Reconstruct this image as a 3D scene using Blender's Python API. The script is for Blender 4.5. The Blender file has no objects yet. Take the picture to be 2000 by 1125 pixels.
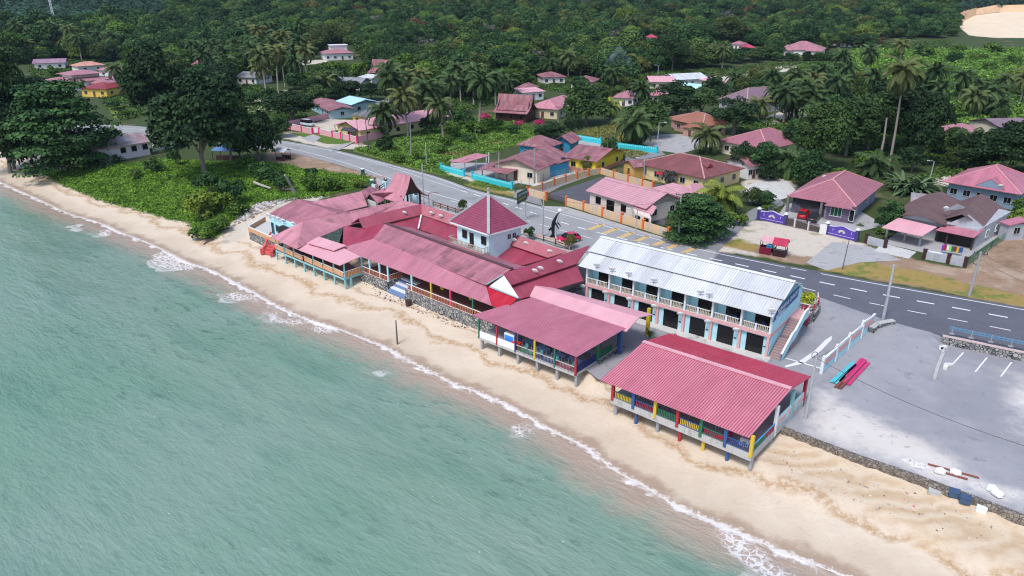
import bpy, math, random
import numpy as np
from mathutils import Vector, Matrix, noise as mnoise
random.seed(7); RNG = np.random.default_rng(11)
SC = bpy.context.scene; COL = SC.collection
# ------------------------------------------------------------------ camera model: turns a photo pixel into a place in the world
F = 1430.0; TH = math.radians(22.5); CH = 42.0
CT, ST = math.cos(TH), math.sin(TH)
def ray(px, py):
    u = (px-1000)/F; v = -(py-562.5)/F
    return Vector((u, CT+v*ST, -ST+v*CT))
def W(px, py, z):
    d = ray(px, py); t = (z-CH)/d.z
    return Vector((d.x*t, d.y*t, z))
def WD(px, py, y):                      # point on the ray at world depth y
    d = ray(px, py); t = y/d.y
    return Vector((d.x*t, y, CH+d.z*t))
def pix(p):
    dz = p[2]-CH; fw = p[1]*CT-dz*ST; up = p[1]*ST+dz*CT
    return 1000+F*p[0]/fw, 562.5-F*up/fw
def mpp(p): return (p[1]*CT-(p[2]-CH)*ST)/F      # metres per photo pixel at p
def smooth(a, b, x):
    t = np.clip((np.asarray(x, float)-a)/(b-a), 0, 1); return t*t*(3-2*t)
# ------------------------------------------------------------------ plan outlines
def poly(pts, z): return np.array([W(a, b, z)[:2] for a, b in pts])
def seg_dist(P, L):
    P = np.asarray(P, float); best = np.full(len(P), 1e9)
    for a, b in zip(L[:-1], L[1:]):
        d = b-a; t = np.clip(((P-a)@d)/max(d@d, 1e-9), 0, 1)
        best = np.minimum(best, np.hypot(*(P-(a+t[:, None]*d)).T))
    return best
def inside(P, L):
    P = np.asarray(P, float); r = np.zeros(len(P), bool); n = len(L)
    for i in range(n):
        (x1, y1), (x2, y2) = L[i], L[(i+1) % n]
        c = ((y1 > P[:, 1]) != (y2 > P[:, 1])) & (P[:, 0] < (x2-x1)*(P[:, 1]-y1)/((y2-y1) if abs(y2-y1) > 1e-9 else 1e-9)+x1)
        r ^= c
    return r
def sdist(P, L):                         # signed distance, positive inside
    d = seg_dist(P, np.vstack([L, L[:1]])); return np.where(inside(P, L), d, -d)
SHORE_PX = [(-260,250),(-120,305),(0,357),(37,374),(67,387),(112,409),(140,421),(165,427),(207,441),(235,456),(275,470),(322,491),(362,513),(400,524),(440,543),(497,574),(524,590),(570,614),(612,629),(652,640),(700,660),(762,683),(789,702),(850,733),(885,752),(930,766),(985,789),(1035,818),(1080,845),(1149,876),(1170,897),(1205,924),(1250,946),(1300,978),(1380,1017),(1440,1038),(1500,1068),(1560,1092),(1650,1127),(1800,1190),(2100,1330)]
SHORE = poly(SHORE_PX, 0.0)
def smooth_line(L, k=2):
    for _ in range(k):
        o = [L[0]]
        for a, b in zip(L[:-1], L[1:]): o += [a*.75+b*.25, a*.25+b*.75]
        o.append(L[-1]); L = np.array(o)
    return L
SHORE = smooth_line(SHORE, 1)
SEA = np.vstack([[(-400, 330)], SHORE, [(300, 20), (300, -400), (-900, -400), (-900, 330)]])
def shore_d(P):
    d = seg_dist(P, SHORE); return np.where(inside(P, SEA), -d, d)
LOT_PX = [(1530,836),(1600,866),(1680,893),(1790,929),(1870,962),(1960,995),(2100,1040),(2600,1230),(3000,900),(2100,700),(2000,690),(1845,655),(1745,632),(1600,560),(1560,570),(1520,640),(1280,590),(1130,540),(1150,480),(1090,560),(1060,640),(1170,740),(1300,700)]
LOT_Z = 2.0; RD = 2.8
LOT = poly(LOT_PX, LOT_Z)
def hill(P):
    x, y = P[:, 0], P[:, 1]
    far = smooth(300+60*smooth(0, 250, x), 1150, y)
    h = 44*far + 9*smooth(380, 520, y)*np.sin(x*.006+1.2)*np.cos(y*.004)*smooth(400, 700, y)
    h += 10*smooth(-150, -420, x)*smooth(260, 500, y)
    return h
def ground_z(P):
    P = np.atleast_2d(np.asarray(P, float)); d = shore_d(P)
    beach = np.where(d < 0, d*.09, np.minimum(d*.085, 1.25))
    z = beach + (2.62-1.25)*smooth(11.5, 21, d)
    lot = sdist(P, LOT)
    z = np.where(lot > -.2, LOT_Z-.12, z)
    z = np.where((lot > -.3) & (lot < 2.2) & (P[:, 1] < 72) & (P[:, 0] > 22) & (d < 22), 1.5, z)
    z = np.where((lot <= -.2) & (lot > -7) & (P[:, 1] < 72) & (P[:, 0] > 22), np.clip(z, 1.15, 1.5), z)
    return np.maximum(z, -3) + hill(P)
def gz(x, y): return float(ground_z([(x, y)])[0])
def G(px, py):                           # pixel -> point on the terrain
    z = 2.6
    for _ in range(9):
        p = W(px, py, min(z, CH-2)); z = .5*z+.5*gz(p.x, p.y)
    return Vector((p.x, p.y, gz(p.x, p.y)))
# ------------------------------------------------------------------ mesh builder
ORG = {}
class MB:
    def __init__(s): s.v = []; s.f = []; s.uv = []; s.m = []; s.c = []
    def face(s, pts, mi=0, uv=None, col=None):
        pts = [Vector(p) for p in pts]; n = len(s.v); s.v += pts; s.f.append(tuple(range(n, n+len(pts)))); s.m.append(mi)
        if uv is None:
            nn = Vector((0, 0, 0))
            for i in range(len(pts)):
                a, b = pts[i], pts[(i+1) % len(pts)]
                nn += Vector(((a.y-b.y)*(a.z+b.z), (a.z-b.z)*(a.x+b.x), (a.x-b.x)*(a.y+b.y)))
            if nn.length < 1e-9: nn = Vector((0, 0, 1))
            nn.normalize()
            u = Vector((0, 0, 1)).cross(nn)
            u = Vector((1, 0, 0)) if u.length < 1e-3 else u.normalized()
            w = nn.cross(u); uv = [(p.dot(u), p.dot(w)) for p in pts]
        s.uv.append(uv); s.c.append(col if col is not None else .5)
        return s
    def slab(s, pts, t=.12, mi=0, side=None):       # polygon with vertical thickness (top given)
        pts = [Vector(p) for p in pts]
        n = sum(((a.x*b.y-a.y*b.x) for a, b in zip(pts, pts[1:]+pts[:1])))
        if n < 0: pts = pts[::-1]
        lo = [p-Vector((0, 0, t)) for p in pts]
        s.face(pts, mi); s.face(lo[::-1], mi if side is None else side)
        for i in range(len(pts)):
            j = (i+1) % len(pts); s.face([lo[i], lo[j], pts[j], pts[i]], mi if side is None else side)
        return s
    def prism(s, pts2, z0, z1, mi=0, top=None):
        z1l = z1 if hasattr(z1, '__len__') else [z1]*len(pts2)
        pts = [Vector((p[0], p[1], z)) for p, z in zip(pts2, z1l)]
        n = sum(((a.x*b.y-a.y*b.x) for a, b in zip(pts, pts[1:]+pts[:1])))
        if n < 0: pts = pts[::-1]
        lo = [Vector((p.x, p.y, z0)) for p in pts]
        s.face(pts, mi if top is None else top); s.face(lo[::-1], mi)
        for i in range(len(pts)):
            j = (i+1) % len(pts); s.face([lo[i], lo[j], pts[j], pts[i]], mi)
        return s
    def box(s, c, sx, sy, sz, rz=0, mi=0, M=None):   # c = centre of the bottom face
        cs, sn = math.cos(rz), math.sin(rz); c = Vector(c)
        P = []
        for k in (0, 1):
            for x, y in ((-1,-1),(1,-1),(1,1),(-1,1)):
                X, Y = x*sx/2, y*sy/2; P.append(c+Vector((X*cs-Y*sn, X*sn+Y*cs, k*sz)))
        for q in ((3,2,1,0),(4,5,6,7),(0,1,5,4),(1,2,6,5),(2,3,7,6),(3,0,4,7)): s.face([P[i] for i in q], mi)
        return s
    def bar(s, a, b, w, h, mi=0):                    # beam between two points, centred
        a, b = Vector(a), Vector(b); d = (b-a).normalized()
        u = d.cross(Vector((0, 0, 1))); u = Vector((1, 0, 0)) if u.length < 1e-3 else u.normalized()
        w2 = u.cross(d)
        P = [e+u*(x*w/2)+w2*(y*h/2) for e in (a, b) for x, y in ((-1,-1),(1,-1),(1,1),(-1,1))]
        for q in ((0,1,2,3),(7,6,5,4),(0,4,5,1),(1,5,6,2),(2,6,7,3),(3,7,4,0)): s.face([P[i] for i in q], mi)
        return s
    def cyl(s, a, b, r1, r2=None, n=8, mi=0, caps=True):
        r2 = r1 if r2 is None else r2; a, b = Vector(a), Vector(b); d = (b-a).normalized()
        u = d.cross(Vector((0, 0, 1))); u = Vector((1, 0, 0)) if u.length < 1e-3 else u.normalized()
        w = d.cross(u); R = []
        for e, r in ((a, r1), (b, r2)): R.append([e+(u*math.cos(2*math.pi*i/n)+w*math.sin(2*math.pi*i/n))*r for i in range(n)])
        for i in range(n): s.face([R[0][i], R[0][(i+1) % n], R[1][(i+1) % n], R[1][i]], mi)
        if caps: s.face(R[0][::-1], mi); s.face(R[1], mi)
        return s
    def tube(s, pts, r, n=6, mi=0):
        rr = r if hasattr(r, '__len__') else [r]*len(pts)
        for i in range(len(pts)-1): s.cyl(pts[i], pts[i+1], rr[i], rr[i+1], n, mi, caps=(i in (0, len(pts)-2)))
        return s
    def ball(s, c, r, n=10, mi=0, sz=1.0, jit=0, seed=0):
        c = Vector(c); m = n//2; rg = random.Random(seed)
        g = [[None]*n for _ in range(m+1)]
        for i in range(m+1):
            for j in range(n):
                t = math.pi*i/m; p = 2*math.pi*j/n; k = 1+(rg.uniform(-jit, jit) if 0 < i < m else 0)
                g[i][j] = c+Vector((math.sin(t)*math.cos(p)*k, math.sin(t)*math.sin(p)*k, math.cos(t)*sz*k))*r
        for i in range(m):
            for j in range(n):
                k = (j+1) % n
                q = [g[i][j], g[i+1][j], g[i+1][k], g[i][k]]
                if i == 0: q = q[:3]
                elif i == m-1: q = [q[0], q[1], q[3]]
                s.face(q, mi)
        return s
    def build(s, name, mats, parent=None, origin=None, smooth_=False, merge=False):
        if not isinstance(mats, (list, tuple)): mats = [mats]
        if parent is not None: org = ORG[parent.name]
        elif origin is not None: org = Vector(origin)
        else:
            vs = np.array([tuple(v) for v in s.v]); c = (vs.min(0)+vs.max(0))/2; org = Vector((c[0], c[1], vs[:, 2].min()))
        me = bpy.data.meshes.new(name)
        me.from_pydata([tuple(v-org) for v in s.v], [], s.f)
        ul = me.uv_layers.new(name='UVMap')
        ul.data.foreach_set('uv', np.array([c for f in s.uv for q in f for c in q], 'f'))
        for m in mats: me.materials.append(m)
        me.polygons.foreach_set('material_index', np.array(s.m, 'i'))
        if merge:
            import bmesh
            bm = bmesh.new(); bm.from_mesh(me); bmesh.ops.remove_doubles(bm, verts=bm.verts, dist=1e-4); bm.to_mesh(me); bm.free()
        if smooth_: me.polygons.foreach_set('use_smooth', np.ones(len(me.polygons), bool))
        me.update()
        o = bpy.data.objects.new(name, me); COL.objects.link(o); ORG[o.name] = org
        if parent is not None: o.parent = parent
        else: o.location = org
        return o
def tag(o, label=None, cat=None, group=None, kind=None):
    if label: o['label'] = label
    if cat: o['category'] = cat
    if group: o['group'] = group
    if kind: o['kind'] = kind
    return o
def struct(o, kind='structure'): o['kind'] = kind; return o
def thing(name, label, cat, loc, group=None):
    o = bpy.data.objects.new(name, None); o.empty_display_size = .3; COL.objects.link(o); o.location = loc
    ORG[o.name] = Vector(loc); return tag(o, label, cat, group)
def copy_tree(o, parent=None, kids=None):
    c = o.copy(); COL.objects.link(c); ORG[c.name] = ORG.get(o.name, Vector((0, 0, 0)))
    if parent is not None: c.parent = parent
    for ch in list(o.children): copy_tree(ch, c)
    return c
# ------------------------------------------------------------------ materials
MATS = {}
class NT:
    def __init__(s, name):
        s.m = bpy.data.materials.new(name); s.m.use_nodes = True; s.t = s.m.node_tree; s.n = s.t.nodes; s.l = s.t.links
        s.b = s.n['Principled BSDF']; s.out = s.n['Material Output']
    def new(s, typ, **k):
        n = s.n.new(typ)
        for a, b in k.items():
            if a.startswith('i_'):
                key = a[2:]; key = int(key) if key.isdigit() else key
                n.inputs[key].default_value = b
            else: setattr(n, a, b)
        return n
    def link(s, a, b): s.l.new(a, b)
    def val(s, x):
        n = s.new('ShaderNodeValue'); n.outputs[0].default_value = x; return n.outputs[0]
    def _in(s, sock, x):
        if isinstance(x, (int, float)): sock.default_value = x
        else: s.link(x, sock)
    def math(s, op, a, b=0.0, clamp=False):
        n = s.new('ShaderNodeMath', operation=op, use_clamp=clamp); s._in(n.inputs[0], a); s._in(n.inputs[1], b); return n.outputs[0]
    def mix(s, fac, a, b, mode='MIX'):
        n = s.new('ShaderNodeMix', data_type='RGBA', blend_type=mode)
        s._in(n.inputs[0], fac)
        for k, x in ((6, a), (7, b)):
            if isinstance(x, (tuple, list)): n.inputs[k].default_value = (*x[:3], 1)
            else: s.link(x, n.inputs[k])
        return n.outputs[2]
    def noise(s, vec, scale, detail=4, rough=.6):
        n = s.new('ShaderNodeTexNoise'); n.inputs['Scale'].default_value = scale; n.inputs['Detail'].default_value = detail; n.inputs['Roughness'].default_value = rough
        if vec is not None: s.link(vec, n.inputs['Vector'])
        return n.outputs[0]
    def step(s, x, a, b):                 # smooth map range a..b -> 0..1
        n = s.new('ShaderNodeMapRange', interpolation_type='SMOOTHSTEP'); s._in(n.inputs[0], x)
        n.inputs[1].default_value = a; n.inputs[2].default_value = b; return n.outputs[0]
    def pos(s): return s.new('ShaderNodeNewGeometry').outputs['Position']
    def scalev(s, vec, v):
        n = s.new('ShaderNodeMapping'); n.inputs['Scale'].default_value = v; s.link(vec, n.inputs[0]); return n.outputs[0]
    def attr(s, name): return s.new('ShaderNodeAttribute', attribute_name=name).outputs['Fac']
    def uv(s):
        n = s.new('ShaderNodeSeparateXYZ'); s.link(s.new('ShaderNodeUVMap').outputs[0], n.inputs[0]); return n.outputs[0], n.outputs[1]
    def bump(s, h, strength=.3, dist=.05):
        n = s.new('ShaderNodeBump'); n.inputs['Strength'].default_value = strength; n.inputs['Distance'].default_value = dist
        s.link(h, n.inputs['Height']); s.link(n.outputs[0], s.b.inputs['Normal'])
    def finish(s, col, rough=.6, spec=.5):
        if isinstance(col, (tuple, list)): s.b.inputs['Base Color'].default_value = (*col[:3], 1)
        else: s.link(col, s.b.inputs['Base Color'])
        s._in(s.b.inputs['Roughness'], rough); s.b.inputs['Specular IOR Level'].default_value = spec
        return s.m
def hexc(h):
    h = h.lstrip('#'); r = [int(h[i:i+2], 16)/255 for i in (0, 2, 4)]
    return tuple(c/12.92 if c <= .04045 else ((c+.055)/1.055)**2.4 for c in r)
def mat(name, col, rough=.65, var=.22, scale=1.2, dirt=0.0, dirtcol=(.09, .08, .07), bump=0.0, spec=.4, metal=0.0):
    if name in MATS: return MATS[name]
    t = NT(name); p = t.pos()
    n1 = t.noise(p, scale, 5); n2 = t.noise(t.scalev(p, (1, 1, .25)), scale*3.1, 3)
    c = t.mix(n1, tuple(x*(1-var) for x in col), tuple(min(1, x*(1+var)) for x in col))
    if dirt > 0:
        c = t.mix(t.math('MULTIPLY', t.step(t.math('ADD', t.math('MULTIPLY', n2, .5), t.math('MULTIPLY', n1, .5)), .48, .62), dirt), c, dirtcol)
    if bump: t.bump(n2, bump, .03)
    t.b.inputs['Metallic'].default_value = metal
    MATS[name] = t.finish(c, rough, spec); return MATS[name]
def roofmat(name, col, col2, rib=.25, row=0.0, wear=.5, rough=.45, seam=0.0, panel=.9, bump=.6, streak=.5, pvar=.12, moss=0.0):
    """sheet roof: ribs run up the slope, sheets differ, weather streaks run down it; row > 0 adds tile courses"""
    t = NT(name); u, v = t.uv()
    cu = t.new('ShaderNodeCombineXYZ'); t.link(u, cu.inputs[0]); t.link(v, cu.inputs[1])
    st = t.noise(t.scalev(cu.outputs[0], (1.6, .22, 1)), 1.0, 6, .65)
    bl = t.noise(t.scalev(cu.outputs[0], (.3, .3, 1)), 1.0, 5, .7)
    c = t.mix(t.math('MULTIPLY', t.step(t.math('ADD', t.math('MULTIPLY', st, streak), t.math('MULTIPLY', bl, 1-streak)), .38, .68), wear), col, col2)
    wn = t.new('ShaderNodeTexWhiteNoise', noise_dimensions='2D'); cp = t.new('ShaderNodeCombineXYZ')
    t.link(t.math('FLOOR', t.math('DIVIDE', u, panel)), cp.inputs[0]); t.link(t.math('FLOOR', t.math('DIVIDE', v, 3.1)), cp.inputs[1]); t.link(cp.outputs[0], wn.inputs['Vector'])
    k = t.math('ADD', t.math('MULTIPLY', wn.outputs[0], pvar*2), 1-pvar)
    h = t.math('SINE', t.math('MULTIPLY', u, 2*math.pi/rib))
    hh = h
    if row > 0:
        fr = t.math('FRACT', t.math('DIVIDE', v, row)); hh = t.math('ADD', t.math('MULTIPLY', h, .4), t.math('MULTIPLY', fr, -2.2))
        k = t.math('MULTIPLY', k, t.math('SUBTRACT', 1, t.math('MULTIPLY', t.step(fr, .74, .96), .5)))
    if seam > 0:
        fs = t.math('FRACT', t.math('DIVIDE', v, seam)); k = t.math('MULTIPLY', k, t.math('SUBTRACT', 1, t.math('MULTIPLY', t.step(t.math('ABSOLUTE', t.math('SUBTRACT', fs, .5)), .485, .497), .45)))
    kc = t.new('ShaderNodeCombineColor'); [t.link(k, kc.inputs[i]) for i in range(3)]
    c = t.mix(1.0, c, kc.outputs[0], 'MULTIPLY')
    if moss > 0: c = t.mix(t.math('MULTIPLY', t.step(t.noise(t.scalev(cu.outputs[0], (.55, .16, 1)), 1.0, 6, .7), .5, .7), moss), c, (.05, .035, .04))
    t.bump(hh, bump, .03)
    MATS[name] = t.finish(c, rough, .4); return MATS[name]
def stonemat(name, scale=2.4, lo=(.07, .075, .085), hi=(.42, .4, .37), mortar=(.035, .035, .04)):
    t = NT(name); p = t.pos()
    v1 = t.new('ShaderNodeTexVoronoi', feature='DISTANCE_TO_EDGE'); v1.inputs['Scale'].default_value = scale; t.link(p, v1.inputs['Vector'])
    v2 = t.new('ShaderNodeTexVoronoi', feature='F1'); v2.inputs['Scale'].default_value = scale; t.link(p, v2.inputs['Vector'])
    sx = t.new('ShaderNodeSeparateColor'); t.link(v2.outputs['Color'], sx.inputs[0])
    c = t.mix(sx.outputs[0], lo, hi); c = t.mix(t.math('MULTIPLY', t.noise(p, 9, 3), .5), c, tuple(x*.6 for x in hi))
    e = t.step(v1.outputs['Distance'], .03, .1); c = t.mix(e, mortar, c)
    t.bump(e, .8, .06); MATS[name] = t.finish(c, .85, .3); return MATS[name]
def leafmat(name, c1, c2, c3=None, hue=.12, rough=.55, trans=0.0):
    """leaf colour: each leaf its own tone from the mesh attribute 'tone', each plant its own from the object"""
    t = NT(name); a = t.attr('tone'); r = t.new('ShaderNodeObjectInfo').outputs['Random']
    c = t.mix(a, c1, c2)
    if c3: c = t.mix(t.math('MULTIPLY', t.step(r, .55, 1.0), .8), c, t.mix(a, tuple(x*.6 for x in c3), c3))
    k = t.math('ADD', t.math('MULTIPLY', r, .5), .75); kc = t.new('ShaderNodeCombineColor'); [t.link(k, kc.inputs[i]) for i in range(3)]
    c = t.mix(1.0, c, kc.outputs[0], 'MULTIPLY')
    MATS[name] = t.finish(c, max(rough, .65), .1); return MATS[name]
# ------------------------------------------------------------------ camera, light, sky
cd_ = bpy.data.cameras.new('camera'); cam = bpy.data.objects.new('camera', cd_); COL.objects.link(cam)
cam.location = (0,0, CH); cam.rotation_euler = (math.pi/2-TH, 0,0); cd_.sensor_width = 36; cd_.lens = 36*F/2000; cd_.clip_end = 6000; cd_.clip_start = .5
SC.camera = cam
SUN_EL, SUN_AZ = math.radians(58), math.radians(215)      # azimuth measured from +Y clockwise: behind and left of the camera, over the sea
wd = bpy.data.worlds.new('World'); SC.world = wd; wd.use_nodes = True
sky = wd.node_tree.nodes.new('ShaderNodeTexSky'); sky.sky_type = 'NISHITA'; sky.sun_disc = False
sky.sun_elevation = SUN_EL; sky.sun_rotation = SUN_AZ; sky.air_density = 1.0; sky.dust_density = 1.5; sky.ozone_density = 1.0
wd.node_tree.links.new(sky.outputs[0], wd.node_tree.nodes['Background'].inputs[0]); wd.node_tree.nodes['Background'].inputs[1].default_value = .11
sl = bpy.data.lights.new('sun', 'SUN'); sl.energy = 1.5; sl.angle = math.radians(16); sl.color = (1,.975,.94)
so = bpy.data.objects.new('sun', sl); COL.objects.link(so); so.location = (0,0,150)
sv = Vector((math.sin(SUN_AZ)*math.cos(SUN_EL), math.cos(SUN_AZ)*math.cos(SUN_EL), math.sin(SUN_EL)))
so.rotation_euler = sv.to_track_quat('Z', 'Y').to_euler()
vs_ = SC.view_settings; vs_.view_transform = 'Standard'; vs_.look = 'None'; vs_.gamma = 1; vs_.use_curve_mapping = False; vs_.exposure = 0.88
# ------------------------------------------------------------------ plan zones (outlines on the land)
LZ = 2.62; RD = 2.68
ZONES = {
 'clearing': [[(1868,48),(1900,36),(2100,36),(2200,75),(1900,74)]],
 'rake': [[(1478,885),(1530,850),(1600,872),(1680,902),(1800,942),(1900,980),(2000,1020),(2120,1060),(2120,1140),(1950,1110),(1800,1050),(1680,990),(1560,940)]],
 'veg': [[(60,335),(85,342),(130,364),(160,377),(205,395),(255,407),(300,420),(330,428),(365,432),(378,452),(415,470),(425,462),(445,438),(480,420),(500,397),(560,392),(640,382),(700,367),(728,347),(690,342),(600,331),(520,318),(470,318),(340,312),(200,325)],
         [(540,330),(520,318),(600,331)],
         [(560,258),(640,282),(700,280),(640,262)],
         [(690,292),(760,275),(870,240),(960,225),(1075,262),(960,300),(866,322),(870,340),(905,352),(790,322)],
         [(920,345),(1000,358),(1005,372),(965,372),(930,362)],
         [(1110,262),(1260,225),(1290,250),(1210,285),(1130,268)],
         [(1690,160),(1640,100),(2000,95),(2200,150),(2200,260),(1800,240),(1700,200)],
         [(1210,288),(1250,298),(1240,306),(1215,300)]],
 'dry': [[(860,300),(960,270),(1005,275),(930,300),(875,318)], [(1600,528),(1760,552),(1900,580),(2060,612),(2060,590),(1900,556),(1800,530),(1660,505)],
         [(900,352),(1010,378),(1000,384),(920,365)], [(1400,478),(1460,490),(1500,485),(1440,466)]],
 'dirt': [[(1600,515),(1700,545),(1800,562),(1900,582),(2080,616),(2080,420),(1990,440),(1880,525),(1790,508),(1720,485)],
          [(1380,474),(1430,440),(1700,480),(1640,522),(1560,517),(1470,497)],
          [(515,318),(530,288),(560,291),(640,316),(738,346),(700,355),(620,334)],
          [(555,256),(640,262),(620,272),(575,264)], [(620,280),(700,274),(715,284),(665,289)]],
 'pale': [[(1400,470),(1450,430),(1500,432),(1600,452),(1690,476),(1650,505),(1560,500),(1460,480)],
          [(545,268),(640,290),(720,293),(900,348),(1010,385),(1010,376),(905,341),(735,285),(640,278),(560,258)],
          [(600,262),(690,250),(700,235),(640,232),(600,245)], [(1400,460),(1330,480),(1470,500),(1480,496),(1420,480)],
          [(1450,352),(1530,345),(1560,365),(1470,395),(1450,380)], [(1270,265),(1380,262),(1400,285),(1290,295),(1255,280)],
          [(560,120),(640,116),(640,124),(570,128)], [(1868,48),(1900,36),(2100,36),(2200,75),(1900,74)], [(1390,155),(1480,135),(1590,122),(1590,132),(1460,150),(1400,165)],
          [(480,415),(500,398),(560,392),(640,384),(560,420),(500,430),(470,470),(430,478)],
          [(1480,232),(1570,205),(1600,225),(1500,245)], [(480,190),(560,175),(560,215),(470,225)], [(1820,360),(1840,340),(1870,342),(1860,365)]],
 'lawn': [[(690,295),(800,328),(866,343),(866,333),(780,300),(700,285)], [(905,360),(1000,375),(1000,365),(930,352)], [(205,195),(262,180),(265,215),(225,235)], [(1240,150),(1315,140),(1330,155),(1250,165)], [(1190,290),(1215,285),(1265,300),(1240,312)]]}
ZP = {k: [np.array([G(a, b)[:2] for a, b in q]) for q in v] for k, v in ZONES.items()}
def zone(P, k):
    r = np.full(len(P), -1e3)
    for q in ZP[k]: r = np.maximum(r, sdist(P, q))
    return r
def grid_obj(name, xs, ys, zf, attrs, m, keep=None):
    X, Y = np.meshgrid(xs, ys); P = np.column_stack([X.ravel(), Y.ravel()]); Z = zf(P)
    nx, ny = len(xs), len(ys); i = np.arange(nx*ny).reshape(ny, nx)
    Q = np.column_stack([i[:-1, :-1].ravel(), i[:-1,1:].ravel(), i[1:, 1:].ravel(), i[1:, :-1].ravel()])
    if keep is not None:
        k = keep(P); Q = Q[k[Q].any(1)]
    me = bpy.data.meshes.new(name); me.from_pydata(np.column_stack([P, Z]).tolist(), [], Q.tolist())
    for an, fn in attrs.items():
        a = me.attributes.new(an, 'FLOAT', 'POINT'); a.data.foreach_set('value', fn(P).astype('f'))
    me.polygons.foreach_set('use_smooth', np.ones(len(Q), bool)); me.materials.append(m)
    o = bpy.data.objects.new(name, me); COL.objects.link(o); return struct(o)
def geo(a, b, n, first=1.0): # growing steps from a to b
    t = np.linspace(0,1, n)**2.2; return a+(b-a)*t
XS = np.concatenate([geo(-175,-1800,40)[::-1], np.arange(-174,131,1.0), geo(131,1900,40)])
YS = np.concatenate([np.arange(-20,30,5), np.arange(30,331,1.0), geo(332,2600,60)])
# ground material
t = NT('ground'); p = t.pos(); n1 = t.noise(p, .35,6,.65); n2 = t.noise(p, 2.2,5,.7); n3 = t.noise(t.scalev(p, (1,1,1)), .09,4,.6); n4 = t.noise(p, 9,3,.7)
d = t.attr('shore'); wob = t.math('ADD', d, t.math('MULTIPLY', t.math('SUBTRACT', n1,.5), 4.2)); wob2 = t.math('ADD', d, t.math('MULTIPLY', t.math('SUBTRACT', t.noise(p, .16,5,.6), .5), 9))
sand = t.mix(n1, (.57,.45,.33), (.745,.64,.52)); sand = t.mix(t.math('MULTIPLY', t.step(n2,.55,.8), .35), sand, (.42,.33,.24))
def band(x, c, w): return t.math('SUBTRACT', 1, t.step(t.math('ABSOLUTE', t.math('SUBTRACT', x, c)), 0, w))
sand = t.mix(t.math('MULTIPLY', t.math('MULTIPLY', band(wob2,6.6,1.3), t.step(n2,.3,.6)), .85), sand, (.40,.24,.11))
sand = t.mix(t.math('MULTIPLY', band(wob, 9.8,.5), .5), sand, (.3,.18,.09))
sand = t.mix(t.math('MULTIPLY', t.step(wob2,6.2,1.0), .55), sand, (.47,.37,.27))
sand = t.mix(t.math('MULTIPLY', t.step(wob, 1.9,.6), .75), sand, (.33,.225,.16))
sand = t.mix(t.math('MULTIPLY', t.step(t.math('ADD', d, t.math('MULTIPLY', t.math('SUBTRACT', n2,.5), 2.2)), .55,.1), .75), sand, (.78,.74,.70))
wr = t.new('ShaderNodeTexWave', wave_type='RINGS'); wr.inputs['Scale'].default_value = .16; wr.inputs['Distortion'].default_value = 11; wr.inputs['Detail'].default_value = 3; wr.inputs['Detail Scale'].default_value = 1.3; wr.inputs['Phase Offset'].default_value = 2; mp_ = t.new('ShaderNodeMapping'); mp_.inputs['Location'].default_value = (-33,-47,0); t.link(p, mp_.inputs[0]); t.link(mp_.outputs[0], wr.inputs['Vector'])
rk = t.step(t.math('ADD', t.attr('rake'), t.math('MULTIPLY', t.math('SUBTRACT', n1,.5), 6)), -1,1.5); gold = t.mix(wr.outputs[1], (.54,.385,.235), (.66,.53,.38)); gold = t.mix(t.math('MULTIPLY', t.step(n4,.58,.72), .5), gold, (.30,.20,.12)); sand = t.mix(t.math('MULTIPLY', rk, .85), sand, gold)
foot = t.math('MULTIPLY', t.step(t.noise(p, 3.2,3,.6), .60,.68), t.step(d, 5,9)); sand = t.mix(t.math('MULTIPLY', foot, .3), sand, (.36,.27,.19))
dark = t.math('MULTIPLY', t.step(n2,.72,.80), t.step(t.math('MULTIPLY', n1, t.step(d, 7,11)), .45,.6)); sand = t.mix(t.math('MULTIPLY', dark, .8), sand, (.08,.05,.035))
soil = t.mix(n1, (.025,.045,.012), (.07,.095,.025)); soil = t.mix(t.step(n3,.60,.70), soil, (.14,.11,.055)); soil = t.mix(t.step(n2,.6,.8), soil, (.05,.09,.018))
col = t.mix(t.step(t.math('ADD', d, t.math('MULTIPLY', t.math('SUBTRACT', n1,.5), 5)), 19,22), sand, soil)
def lay(col, name, c, amp=3.0, w=.6):
    return t.mix(t.step(t.math('ADD', t.attr(name), t.math('ADD', t.math('MULTIPLY', t.math('SUBTRACT', n1,.5), amp), t.math('MULTIPLY', t.math('SUBTRACT', n4,.5), amp*.6))), -w, w), col, c)
dirt = t.mix(n2, (.22,.13,.085), (.40,.28,.19)); dirt = t.mix(t.step(n4,.6,.75), dirt, (.5,.42,.33)); dirt = t.mix(t.step(n1,.58,.72), dirt, (.19,.16,.06))
dl = t.noise(p, .22, 5, .65); dirt = t.mix(t.math('MULTIPLY', t.step(dl, .5, .62), .7), dirt, (.43,.33,.25)); dirt = t.mix(t.math('MULTIPLY', t.step(dl, .46, .36), .7), dirt, (.19,.13,.075)); col = lay(col, 'dirt', dirt); pale = t.mix(n2, (.46,.385,.30), (.67,.61,.53)); pale = t.mix(t.math('MULTIPLY', t.step(n1,.55,.75), .6), pale, (.31,.21,.14)); pale = t.mix(t.math('MULTIPLY', t.step(t.noise(p,.22,5,.65),.56,.66),.6), pale, (.22,.21,.07)); col = lay(col, 'pale', pale)
col = lay(col, 'clearing', t.mix(n3, (.66,.50,.34), (.80,.68,.52)), 2.0); dry = t.mix(n2, (.26,.16,.04), (.38,.29,.10)); dry = t.mix(t.step(n1,.5,.62), dry, (.16,.19,.04)); col = lay(col, 'dry', dry, 3.5)
lawn = t.mix(n2, (.10,.17,.025), (.22,.26,.06)); lawn = t.mix(t.step(n1,.5,.7), lawn, (.27,.23,.09)); col = lay(col, 'lawn', lawn, 1.5)
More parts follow.
